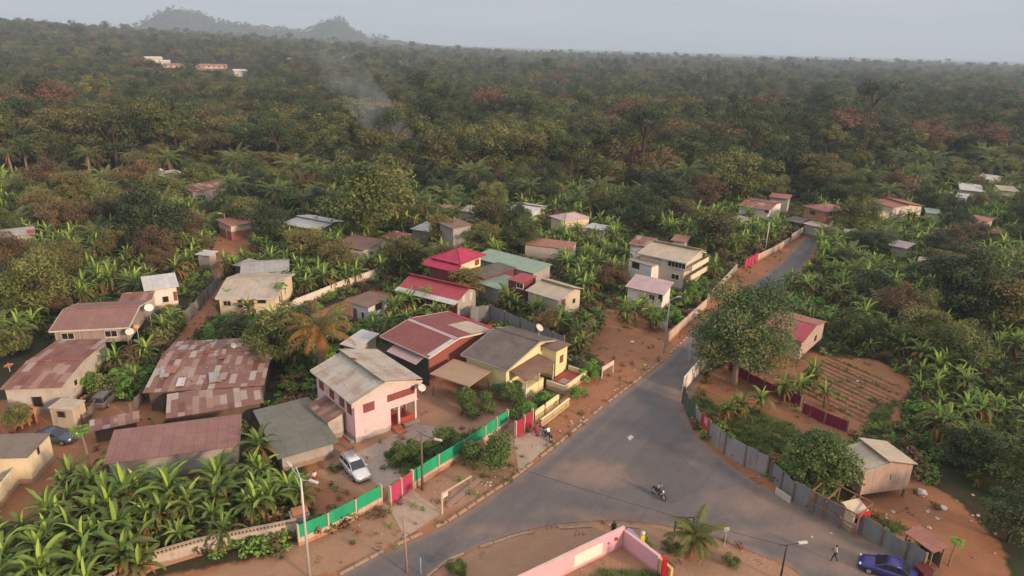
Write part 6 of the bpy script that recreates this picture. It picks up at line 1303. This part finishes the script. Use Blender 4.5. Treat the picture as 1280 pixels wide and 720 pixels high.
solo('g_broad', 40, 350, 84, 'broad tree with light leaf tips over the dusty maroon roof', var=1); solo('g_olive', 70, 330, 60, 'olive tree in the plantation above the dusty maroon roof'); solo('g_broad', 8, 372, 60, 'green tree at the edge of the plantation by the mottled house', var=0)
solo('g_broad', 20, 518, 34, 'leafy tree beside the mottled block house wall', var=1); solo('g_broad', 545, 318, 36, 'thin tree beside the magenta pavilion', var=0); solo('g_olive', 385, 290+10, 34, 'small olive tree near the stepped off-white roof')
solo('g_broad', 1205, 430, 70, 'bushy green tree in the banana plantation beyond the vegetable beds', var=1); solo('g_olive', 850, 262, 40, 'olive tree behind the tall beige house'); solo('g_dark', 840, 245, 50, 'dark tree standing behind the tall beige house')
solo('bush', 610, 562, 66, 'flowering roadside bush in front of the green fence', .55, 2.3, 2.9); solo('bush', 572, 708, 26, 'small leafy bush on the sandy corner by the road', .55, 2.3, 2.9)
solo('bush', 593, 500, 48, 'grey green garden bush beside the tan awning', .55, 2.3, 2.9); solo('bush', 640, 490, 44, 'dark flowering hedge bush below the yellow house', .5, 2.3, 2.9); solo('bush', 560, 553, 44, 'round garden bush inside the green fence', .5, 2.3, 2.9); solo('bush', 497, 568, 34, 'rounded bush beside the slab in the pink house garden', .5, 2.3, 2.9)
solo('bush', 525, 562, 36, 'spiky dark bush next to the brown wooden pole', .5, 2.3, 2.9); solo('bush', 202, 487, 38, 'green bush at the edge of the big patchwork roof', .6, 2.3, 2.9)
solo('greenshrub', 1146, 686, 26, 'bright green shrub between sagging fence and shelter', .5, 1.5, 1.6); solo('greenshrub', 1107, 668, 18, 'small bright shrub above the sagging fence', .5, 1.5, 1.6); solo('papaya', 1193, 683, 26, 'thin papaya tree beside the open shelter', .95, 1.4, 3.4)
solo('greenshrub', 806, 680, 26, 'dark green hedge clump beside the yellow gate post', .5, 1.5, 1.6); solo('shrub', 840, 682, 24, 'low dark shrub at the foot of the little palm', .5, 1.5, 1.6); solo('shrub', 915, 700, 22, 'low shrub on the red mound by the little palm', .5, 1.5, 1.6); solo('shrub', 830, 705, 22, 'trailing shrub along the ochre painted wall', .5, 1.5, 1.6)
solo('greenshrub', 325, 655, 34, 'bright yellow green shrub inside the balustrade wall', .5, 1.5, 1.6); solo('shrub', 418, 585, 16, 'tiny shrub beside the silver car', .5, 1.5, 1.6); solo('greenshrub', 738, 464, 34, 'green creeper mound on the slope by the yellow house', .5, 1.5, 1.6); solo('greenshrub', 722, 490, 24, 'green creeper mound lower on the slope by the terrace', .5, 1.5, 1.6)
for px, py, w_, lb in [(103,545,34,'papaya tree in front of the low rusty scrap roof'),(283,368,20,'small papaya tree by the cream house porch'),(531,366,22,'papaya tree in front of the red roof'),(352,362,24,'thin papaya tree beside the cream house gable'),(153,655,30,'papaya tree in the grove beside the bottom wall')]: solo('papaya', px, py, w_, lb, .95, 1.3, 3.8)
for px, py, w_ in [(205,405,44),(188,425,40),(165,450,42),(150,468,36),(138,480,30),(215,392,30),(120,462,26)]: solo('shrub' if w_ != 42 else 'dryshrub', px, py, w_, 'shrubs in the hedge between the maroon stilt house and the earth track', .5, 1.5, 1.6, group='hedge shrubs by the earth track')
for px, py in [(930,505),(955,500),(985,484),(1020,462),(1002,480),(1035,490),(908,500+15)]: solo('banana', px, py-8, 40, 'banana plants standing in the fenced vegetable yard', .75, 2.0, 4.0, group='bananas in the vegetable yard', var=int(px) % 6)
for px, py in [(730,395),(742,405),(722,410),(712,396),(750,388),(796,378),(815,385),(780,375),(805,372),(788,386),(822,392)]: solo('banana', px, py, 32, 'banana plants at the edge of the red clearing', .75, 2.0, 4.0, group='bananas at the red clearing', var=int(px) % 6)
for px, py in [(488,398),(505,392),(520,386),(541,382),(556,384),(470,404)]: solo('banana', px, py, 30, 'banana plants between the red roof and the maroon roof', .75, 2.0, 4.0, group='bananas between red and maroon roofs', var=int(px) % 6)
# --- plantations
ZONES = [
 ('bananas in the grove at the balustrade wall', 'banana plant in the thick grove inside the balustrade wall', [(-120,800),(-80,660),(20,640),(75,605),(130,590),(300,566),(330,560),(392,560),(402,600),(366,668),(190,708),(150,760)], 2.15, dict(banana=.93, greenshrub=.07)),
 ('plants in the plantation above the dusty maroon roof', 'plantation plant on the slope above the dusty maroon roof', [(-140,520),(-120,255),(0,225),(150,232),(215,250),(250,275),(300,305),(285,325),(240,345),(225,368),(140,378),(60,398),(30,440),(-30,470)], 2.35, dict(banana=.64, shrub=.13, dryshrub=.06, sapling=.08, lowoil=.05, g_olive=.02, g_broad=.02, g_brown=.01)),
 ('bananas beside the cream house', 'banana plant in the clump by the whitewashed wall', [(360,312),(425,288),(452,330),(440,356),(375,378),(350,360)], 2.2, dict(banana=.9, shrub=.1)),
 ('plants behind the pink house', 'plant in the tangle between patchwork roof and pink house', [(300,405),(390,400),(425,440),(395,470),(340,485),(325,440)], 2.2, dict(banana=.6, greenshrub=.3, shrub=.1)),
 ('bananas in front of the beige shed', 'banana plant in front of the beige shed and red gable', [(590,390),(620,372),(660,378),(705,392),(765,425),(740,452),(690,428),(620,398)], 2.15, dict(banana=.86, shrub=.14)),
 ('bananas in the central clump', 'banana plant in the central clump above the beige shed', [(640,305),(700,300),(760,285),(790,320),(775,362),(735,385),(700,345),(690,330)], 2.3, dict(banana=.85, shrub=.15)),
 ('plants beside the far road', 'plant on the village side of the road bend', [(815,292),(900,262),(925,262),(1005,292),(985,312),(930,322),(885,350),(865,320)], 2.4, dict(banana=.6, shrub=.25, greenshrub=.1, dryshrub=.05)),
 ('plants in the wide plantation', 'plant in the wide banana plantation beyond the road', [(985,330),(1012,308),(1040,290),(1075,300),(1160,275),(1290,262),(1420,262),(1460,640),(1290,650),(1195,612),(1142,565),(1140,480),(1060,435),(1000,400),(958,372)], 2.35, dict(banana=.55, sapling=.08, shrub=.12, dryshrub=.07, greenshrub=.06, lowoil=.05, g_broad=.02, g_dark=.03, g_brown=.01, g_olive=.01)),
 ('plants between the far houses', 'plant in the thickets between the houses and the forest', [(150,235),(220,214),(330,224),(460,238),(620,240),(800,236),(950,228),(1100,216),(1290,206),(1290,262),(1160,270),(1060,286),(1000,250),(900,258),(800,290),(755,280),(640,300),(600,300),(560,300),(480,300),(455,290),(420,285),(330,285),(300,300),(250,262)], 2.9, dict(banana=.46, shrub=.2, oil=.03, lowoil=.03, dryshrub=.08, sapling=.05, greenshrub=.04, g_broad=.04, g_dark=.04, g_olive=.02, g_brown=.01)),
 ('plants between the village houses', 'plant between the village houses', [(330,292),(620,292),(642,330),(640,372),(590,400),(480,420),(425,445),(395,405),(300,402),(278,345),(300,320)], 2.7, dict(banana=.5, shrub=.2, greenshrub=.15, sapling=.1, g_olive=.05)),
 ('plants by the earth track', 'plant by the earth track', [(100,452),(160,420),(240,395),(330,405),(330,428),(235,428),(185,480),(150,505),(118,505)], 2.2, dict(shrub=.4, greenshrub=.25, banana=.2, dryshrub=.15)),
 ('plants around the yellow house', 'plant by the yellow house', [(530,480),(590,486),(640,478),(700,500),(660,530),(600,520),(545,510)], 2.6, dict(shrub=.5, greenshrub=.4, sapling=.1)),
 ('plants below the red gable', 'plant between the lane and the beige house', [(855,375),(885,345),(925,330),(915,345),(880,380),(845,412),(838,405)], 2.3, dict(shrub=.5, greenshrub=.4, banana=.1)),
 ('plants between the lane and the red roof', 'plant behind the whitewashed wall and small white hut', [(430,340),(490,325),(535,330),(500,350),(470,380),(425,372)], 2.4, dict(banana=.5, greenshrub=.3, shrub=.2)),
]
cand = []
for gname, lab, poly, sp_, mixd in ZONES:
    W2 = wpoly(poly); xs_ = [p[0] for p in W2]; ys_ = [p[1] for p in W2]; x = min(xs_); ks = list(mixd); ps = np.array([mixd[k] for k in ks]); ps = ps/ps.sum()
    while x < max(xs_):
        y = min(ys_)
        while y < max(ys_):
            xx, yy = x+ru(-.5, .5)*sp_, y+ru(-.5, .5)*sp_
            if bool(inpoly(xx, yy, W2)) and cover(xx, yy) < .6:
                k = ks[rg.choice(len(ks), p=ps)]; s_ = ru(.65, 1.25)*(1.25 if yy > 150 and k != 'banana' else 1)*(.62 if k[:2] == 'g_' else 1); hh = {'banana': 4.2, 'oil': 8, 'lowoil': 4}.get(k, 10 if k[:2] == 'g_' else 2)*s_
                q_ = Pj((xx, yy, hh*.6))
                if -60 < q_[0] < 1340 and q_[1] < 790 and not (k[:2] == 'g_' and q_[0] > 990 and (yy < 100 or q_[0] < 1170) and rnd() < .75) and not blocked(xx, yy, hh, (5 if k[:2] == 'g_' else 2.0)*s_, slack=2 if k[:2] == 'g_' else 1): cand.append((math.hypot(xx, yy), k, xx, yy, s_, gname, lab, -30 < q_[0] < 1310 and q_[1] < 745))
            y += sp_
        x += sp_
cand.sort(key=lambda c: c[0])
LMK = [(h_.e.location.copy()+h_.d*h_.L/2+h_.n*h_.W/2, h_.e['label']) for h_ in HREG]
def shortlabel(l):
    for w_ in (' with ', ' beside ', ' between ', ' behind ', ' under ', ' below ', ' against ', ' across ', ' at the ', ' in the ', ' on the ', ' above ', ' near ', ' among ', ' over ', ' by ', ' joined ', ' sunk ', ' deep ', ' hidden ', ' highest ', ' beyond ', ' nearest ', ' half ', ' of ', ' in '): l = l.split(w_)[0]
    return l
from collections import Counter
_c = Counter(shortlabel(l) for _, l in LMK)
LMK = [(p, shortlabel(l)) for p, l in LMK if _c[shortlabel(l)] == 1 and len(shortlabel(l).split()) > 2]+[(G(908,478), 'big mango tree'), (G(1070,490), 'vegetable beds'), (G(280,680), 'balustrade wall'), (G(120,640), 'cream lane wall'), (G(370,650), 'tall twin street lamp'), (G(515,236), 'rising smoke'), (G(1260,560), 'refuse slope'), (G(1010,600), 'leafy roadside tree'), (G(188,300), 'dark round tree'), (G(960,318), 'magenta roadside gate'), (G(420,380), 'whitewashed wall')]
def where(x, y):
    d_, p_, l_ = min(((p.x-x)**2+(p.y-y)**2, i, l) for i, (p, l) in enumerate(LMK)); p_ = LMK[p_][0]; d_ = math.sqrt(d_); r1, r2 = math.hypot(x, y), math.hypot(p_.x, p_.y)
    rel = 'beside' if d_ < 10 else (('beyond' if r1 > r2+4 else ('in front of' if r1 < r2-4 else 'level with')) if d_ < 28 else ('far beyond' if r1 > r2 else 'well in front of'))
    return '%s the %s' % (rel, l_)
WORD = dict(g_broad='tree', g_dark='tree', g_olive='tree', g_brown='tree', banana='banana plant', sapling='banana plant', shrub='shrub', greenshrub='shrub', dryshrub='shrub', oil='oil palm', lowoil='oil palm')
LOOK = dict(g_broad='leafy green', g_dark='dark green', g_olive='olive tinged', g_brown='brown tinged', banana='tall green', sapling='young low', shrub='dull green', greenshrub='bright green', dryshrub='dry brown', oil='tall feathery', lowoil='low feathery')
SUB = {z[0]: z[0].split(' ', 1)[1] for z in ZONES}
cnt = {}; rest = []
for d_, k, x, y, s_, gname, lab, vis in cand:
    nm = NAMES[k][0]
    if vis and cnt.get(nm, 0) < (280 if nm == 'banana_plant' else 200): cnt[nm] = cnt.get(nm, 0)+1; plant(k, x, y, ru(0, 6.28), s_, '%s %s %s' % (LOOK[k], WORD[k], where(x, y)), '%s %s' % (LOOK[k]+' '+WORD[k]+'s', where(x, y)), small=d_ > 95)
    else: rest.append((k, x, y, s_))
print('bananas etc', cnt, 'rest', len(rest))
# --- scatterers for what nobody could count
def scatter(name, label, cat, rows, keys, matname=None):
    """ROWS: (key index, x, y, z, rotation, scale); one object that instances the library meshes on points"""
    coll = bpy.data.collections.new(name+'_library'); order = []
    for i, (k, v) in enumerate(keys):
        o = bpy.data.objects.new('%02d_%s' % (i, k), LIB[k][v][2]); coll.objects.link(o)
    me = bpy.data.meshes.new(name); R_ = np.array(rows, float); me.vertices.add(len(R_)); me.vertices.foreach_set('co', R_[:, 1:4].ravel())
    for an, ty, vals in (('pick', 'INT', R_[:, 0].astype(np.int32)), ('turn', 'FLOAT', R_[:, 4].astype(np.float32)), ('size', 'FLOAT', R_[:, 5].astype(np.float32))):
        a_ = me.attributes.new(an, ty, 'POINT'); a_.data.foreach_set('value', vals)
    o = link(name, me); tag(o, label, cat, kind='stuff')
    ng = bpy.data.node_groups.new(name, 'GeometryNodeTree'); ng.interface.new_socket('Geometry', in_out='INPUT', socket_type='NodeSocketGeometry'); ng.interface.new_socket('Geometry', in_out='OUTPUT', socket_type='NodeSocketGeometry')
    gi, go = ng.nodes.new('NodeGroupInput'), ng.nodes.new('NodeGroupOutput'); ci = ng.nodes.new('GeometryNodeCollectionInfo'); ci.inputs['Collection'].default_value = coll; ci.inputs['Separate Children'].default_value = True; ci.inputs['Reset Children'].default_value = True
    ip = ng.nodes.new('GeometryNodeInstanceOnPoints'); ip.inputs['Pick Instance'].default_value = True
    def att(n_, ty):
        q_ = ng.nodes.new('GeometryNodeInputNamedAttribute'); q_.data_type = ty; q_.inputs['Name'].default_value = n_; return q_.outputs['Attribute']
    cx = ng.nodes.new('ShaderNodeCombineXYZ'); L2 = ng.links.new; L2(att('turn', 'FLOAT'), cx.inputs[2]); L2(gi.outputs[0], ip.inputs['Points']); L2(ci.outputs[0], ip.inputs['Instance']); L2(att('pick', 'INT'), ip.inputs['Instance Index']); L2(cx.outputs[0], ip.inputs['Rotation'])
    c3 = ng.nodes.new('ShaderNodeCombineXYZ'); sz = att('size', 'FLOAT'); [L2(sz, c3.inputs[i]) for i in range(3)]; L2(c3.outputs[0], ip.inputs['Scale']); L2(ip.outputs[0], go.inputs[0])
    md = o.modifiers.new('scatter', 'NODES'); md.node_group = ng; return o
if rest:
    keys = [(k, v) for k in ('banana', 'sapling', 'shrub', 'greenshrub', 'dryshrub', 'oil', 'lowoil', 'g_broad', 'g_dark', 'g_olive', 'g_brown') for v in range(len(LIB[k]))]; byk = {}
    for i, (k, v) in enumerate(keys): byk.setdefault(k, []).append(i)
    scatter('plantation', 'mass of small banana plants and shrubs filling the far plantations', 'plantation', [(byk[k][rg.integers(len(byk[k]))], x, y, float(H(x, y))-.03, ru(0, 6.28), s_) for k, x, y, s_ in rest], keys)
# --- the forest
bx = [-400, 0, 300, 450, 620, 800, 950, 1100, 1280, 1700]; by_ = [222, 219, 222, 240, 242, 238, 230, 218, 205, 198]
def nfield(x, y, s_): return math.sin(x*s_+1.3)*math.sin(y*s_*1.1+.4)+.6*math.sin(x*s_*2.3+y*s_*1.7)
TR = []; y = 175.0
while y < 2900:
    sp_ = (5.6 if y < 320 else 5.2) if y < 420 else (6.8 if y < 800 else (11 if y < 1500 else 26)); x = -y*.80-20
    while x < y*.80+20:
        xx, yy = x+ru(-.48, .48)*sp_, y+ru(-.48, .48)*sp_; q_ = Pj((xx, yy, float(H(xx, yy))))
        lim = np.interp(q_[0], bx, by_)
        if q_[1] < lim and -80 < q_[0] < 1360 and rnd() < .96 and not (yy > 500 and bool(inpoly(xx, yy, ff))) and all(math.hypot(xx-f_[0].x, yy-f_[0].y) > f_[1]*.7+6 and not (0 < f_[0].y-yy < 170 and abs(xx-f_[0].x*yy/f_[0].y) < f_[1]*.65+2) for f_ in (FAR if yy > 300 else [])) and not (yy < 240 and blocked(xx, yy, 12, 5, True)):
            nf = nfield(xx, yy, .012); nf2 = nfield(xx+500, yy-300, .03); u = rnd()
            k = 'f_dark' if u < .26 else ('f_broad' if u < .55 else ('f_olive' if u < .84 else ('oil' if u < .965 else 'f_brown')))
            if nf > 1.0 and rnd() < .2: k = 'f_brown'
            if nf2 > 1.2 and rnd() < .3: k = 'f_red'
            if yy > 600 and k == 'oil': k = 'f_broad'
            s_ = ru(.45, .92)*(1+max(0, nf2)*.12)*(1 if yy < 800 else (1.15 if yy < 1500 else (1.6 if yy < 2600 else 1.0)))
            s_ *= 1.0 if yy < 200 else (1.32-.3*min(1, (yy-200)/200) if yy < 420 else 1.0)
            if k == 'oil': s_ = ru(.8, 1.3)
            elif rnd() < .09 and yy < 900: s_ *= ru(1.2, 1.45)
            if k != 'oil' and yy > 900: s_ = (s_*ru(.8, 1.15), s_*ru(.8, 1.15), s_*ru(.7, 1.25))[0]
            TR.append((yy, k, xx, s_, -20 < q_[0] < 1300))
        x += sp_
    y += sp_
for _ in range(2600):
    xx, yy = ru(-2200, -300), ru(3020, 3560)
    if float(H(xx, yy)) > 45: TR.append((yy, random.choice(('f_dark', 'f_broad', 'f_dark')), xx, ru(.6, 1.1)*(1.5 if rnd() < .06 else 1), False))
TR.sort(key=lambda t: t[0]); print('forest', len(TR)); nind = {}
def fzone(px): return 'under the blue hills' if px < 330 else ('around the rising smoke' if px < 620 else ('behind the beige house' if px < 880 else 'behind the far road houses'))
FL = dict(f_dark='dark green', f_broad='mid green', f_olive='olive tinged', f_brown='brown tinged', f_red='reddish crowned', oil='feathery')
keys = [(k, v) for k in ('f_broad', 'f_dark', 'f_olive', 'f_brown', 'f_red', 'oil') for v in range(len(LIB[k]))]; byk = {}
for i, (k, v) in enumerate(keys): byk.setdefault(k, []).append(i)
rows = []
for yy, k, xx, s_, vis in TR:
    nm = NAMES.get(k, ('forest_tree',))[0]; lim = 285 if nm == 'forest_tree' else 45; z = float(H(xx, yy))
    if vis and nind.get(nm, 0) < lim and (k != 'f_red' or True):
        nind[nm] = nind.get(nm, 0)+1; zn = fzone(Pj((xx, yy, z))[0]); wd = 'forest tree' if nm == 'forest_tree' else 'oil palm'
        plant(k, xx, yy, ru(0, 6.28), s_, '%s %s in the forest %s' % (FL[k], wd, where(xx, yy)), '%s %ss in the forest %s' % (FL[k], wd, where(xx, yy)), small=(yy > 215))
    else: rows.append((byk[k][rg.integers(len(byk[k]))], xx, yy, z-.3, ru(0, 6.28), s_))
# red and orange crowned trees that stand out in the photo: crown centre, crown width
for px, py, w_, lb in [(785,135,58,'orange brown crowned tree above the forest'),(610,118,50,'pale reddish crowned tree in the forest beyond the smoke'),(555,122,40,'reddish crowned tree nearer the smoke'),(990,165,50,'wide russet crowned tree behind the far road'),(1060,140,60,'orange crowned tree in the haze behind the far road'),(960,115,44,'dull red crowned tree on the hazy plain'),(1240,170,44,'reddish crowned tree beyond the far plantation'),(1160,165,48,'brown orange crowned tree beyond the plantation'),(830,190,54,'brown crowned forest edge tree behind the pale hipped roof'),(700,128,30,'small reddish crown behind the tall dark green tree')]: solo('f_red' if 'red' in lb or 'orange' in lb else 'f_brown', px, py, w_, lb, .8, 5.8, 14, var=0)
# tall trees whose crowns break the skyline
scatter('forest', 'unbroken hazy forest reaching from the village to the horizon', 'forest', rows, keys)
# --- ground cover
def cover_pts(n, fn):
    out_ = []
    for _ in range(n):
        d_ = 45+150*rnd()**1.0; a_ = ru(-.74, .74); x, y = d_*a_, d_
        if fn(x, y): out_.append((x, y))
    return out_
lib('weed', *shrub_mb(.55, 60, .24), bark, LM['olive']); lib('weed', *shrub_mb(.5, 60, .2), bark, LM['bright']); lib('weed', *shrub_mb(.5, 50, .26), bark, LM['dead'])
C = MB()
for i in range(26): a_ = ru(0, 6.28); strip_leaf(C, (ru(-.25, .25), ru(-.25, .25), 0), a_, ru(.25, .5), .035, 1.2, 1.2, 2, ru(.1, .95), fold=.1)
lib('tuft', MB().tube([(0, 0, -.05), (0, 0, .05)], .01, 3), C, bark, LM['grass'])
fps = [[(p.x, p.y) for p in fp] for fp, hl, c in HB]; fpc = [(c.x, c.y) for fp, hl, c in HB]
h = hs['yellow']; fps.append([(p.x, p.y) for p in (h.w3(h.L-1, 0), h.w3(h.L+5.2, 0), h.w3(h.L+5.2, h.W), h.w3(h.L-1, h.W))]); p = h.w3(h.L+2, h.W/2); fpc.append((p.x, p.y))
def free(x, y): return not bool(inpoly(x, y, rw)) and not any(abs(c[0]-x) < 20 and abs(c[1]-y) < 20 and bool(inpoly(x, y, f_)) for f_, c in zip(fps, fpc))
W_ = [(rg.integers(2) if rnd() < .86 else 2, x, y, -.02, ru(0, 6.28), ru(.6, 1.9)) for x, y in cover_pts(19000, lambda x, y: cover(x, y) < .5 and free(x, y))]
scatter('undergrowth', 'low weeds and fallen leaves between the plants', 'undergrowth', W_, [('weed', 0), ('weed', 1), ('weed', 2)])
def gcov(x, y):
    i = min(np.searchsorted(gy, y), len(gy)-1); j = min(np.searchsorted(gx, x), len(gx)-1); return mG[i, j]
gp = []
for p in GRASS:
    W2 = wpoly(p); xs_ = [q_[0] for q_ in W2]; ys_ = [q_[1] for q_ in W2]
    for _ in range(int(3.2*(max(xs_)-min(xs_))*(max(ys_)-min(ys_)))+20):
        x, y = ru(min(xs_), max(xs_)), ru(min(ys_), max(ys_))
        if bool(inpoly(x, y, W2)) and free(x, y): gp.append((3, x, y, 0, ru(0, 6.28), ru(.7, 1.5)))
for x, y in cover_pts(7000, lambda x, y: .5 < cover(x, y) and rnd() < .42 and free(x, y) and not inpoly(*Pj((x, y, 0)), [(480,800),(545,712),(640,668),(700,655),(830,657),(1000,720),(1000,800)])): gp.append((rg.integers(4), x, y, 0, ru(0, 6.28), ru(.35, .9)))
for i in range(12):
    f = i/11; p = sA.lerp(sC, f); q_ = p+(sB-sA)*.95
    if i % 3 != 1:
        for k in range(46):
            v_ = p.lerp(q_, (k+rnd())/46)
            if rnd() < .75-.5*(i % 2): gp.append((3 if rnd() < .6 else 1, v_.x+ru(-.15, .15), v_.y+ru(-.15, .15), .1, ru(0, 6.28), ru(.3, .7)))
scatter('grass', 'tufts of grass and weeds on the gardens and verges', 'grass', gp, [('weed', 0), ('weed', 1), ('weed', 2), ('tuft', 0)])

bm = bmesh.new(); bmesh.ops.create_icosphere(bm, subdivisions=1, radius=.09)
for v in bm.verts: v.co *= ru(.7, 1.3); v.co.z *= .6
me_ = bpy.data.meshes.new('pebble'); bm.to_mesh(me_); bm.free(); me_.materials.append(paint('pebble', (.34,.24,.18), .95)); LIB['pebble'] = [(me_, me_, me_)]
B = MB()
for i in range(7): a_ = Vector((ru(-.4, .4), ru(-.4, .4), .02)); B.bar(a_, a_+Vector((ru(-.5, .5), ru(-.5, .5), ru(0, .08))), ru(.02, .05), .03)
me_ = B.mesh('sticks', paint('dry_sticks', (.20,.12,.075), .95)); LIB['sticks'] = [(me_, me_, me_)]
gr = [(0 if rnd() < .88 else 1, x, y, .0, ru(0, 6.28), ru(.3, 1.3)) for x, y in cover_pts(16000, lambda x, y: y < 130 and cover(x, y) > .5 and free(x, y) and nfield(x, y, .35) > -.3)]
scatter('gravel', 'gravel, chips and sticks scattered over the bare red earth', 'gravel', gr, [('pebble', 0), ('sticks', 0)])

# ------------------------------------------------------------------ smoke and haze
def atdepth(px, py, Y): d = ray(px, py); t = Y/d.y; return Vector((d.x*t, Y, CAMH+d.z*t))
sp_ = [(514,232,3.0),(510,205,4.0),(500,178,5.0),(482,155,5.5),(462,130,6.0),(440,105,6.5),(418,84,6.5),(398,66,6.0)]
c0 = atdepth(514, 232, 205); B = MB(); B.tube([atdepth(a_, b_, 205)-c0 for a_, b_, r_ in sp_], [r_ for a_, b_, r_ in sp_], 14)
smoke = B.build('smoke', []); bm = bmesh.new(); bm.from_mesh(smoke.data); bmesh.ops.recalc_face_normals(bm, faces=bm.faces); bm.to_mesh(smoke.data); bm.free(); smoke.location = c0; tag(smoke, 'thin bluish smoke rising from the edge of the forest', 'smoke', kind='stuff')
m = bpy.data.materials.new('smoke'); m.use_nodes = True; t = m.node_tree; t.nodes.clear(); o = N(t, 'ShaderNodeOutputMaterial'); v = N(t, 'ShaderNodeVolumePrincipled'); t.links.new(v.outputs[0], o.inputs['Volume'])
v.inputs['Color'].default_value = (.80,.90,1,1); n1 = noise(t, .13, 4, .6); dn = N(t, 'ShaderNodeMapRange'); dn.inputs['From Min'].default_value = .42; dn.inputs['From Max'].default_value = .75; dn.inputs['To Min'].default_value = 0.0; dn.inputs['To Max'].default_value = .068
t.links.new(n1, dn.inputs['Value']); cc_ = N(t, 'ShaderNodeTexCoord'); sz_ = N(t, 'ShaderNodeSeparateXYZ'); t.links.new(cc_.outputs['Object'], sz_.inputs[0])
fd = N(t, 'ShaderNodeMapRange'); fd.inputs['From Min'].default_value = 12; fd.inputs['From Max'].default_value = 42; fd.inputs['To Min'].default_value = 1.0; fd.inputs['To Max'].default_value = 0.22; t.links.new(sz_.outputs['Z'], fd.inputs['Value'])
mm_ = N(t, 'ShaderNodeMath', operation='MULTIPLY'); t.links.new(dn.outputs[0], mm_.inputs[0]); t.links.new(fd.outputs[0], mm_.inputs[1]); t.links.new(mm_.outputs[0], v.inputs['Density']); smoke.data.materials.append(m)
B = MB().box(-7300, 7300, -1200, 9400, -3, 330); haze = B.build('haze', []); tag(haze, 'thin bluish haze over the whole plain', 'haze', kind='stuff')
m = bpy.data.materials.new('haze'); m.use_nodes = True; t = m.node_tree; t.nodes.clear(); o = N(t, 'ShaderNodeOutputMaterial'); v = N(t, 'ShaderNodeVolumePrincipled'); t.links.new(v.outputs[0], o.inputs['Volume'])
v.inputs['Color'].default_value = (.66,.80,.98,1); v.inputs['Density'].default_value = .00021; v.inputs['Anisotropy'].default_value = .0; haze.data.materials.append(m)
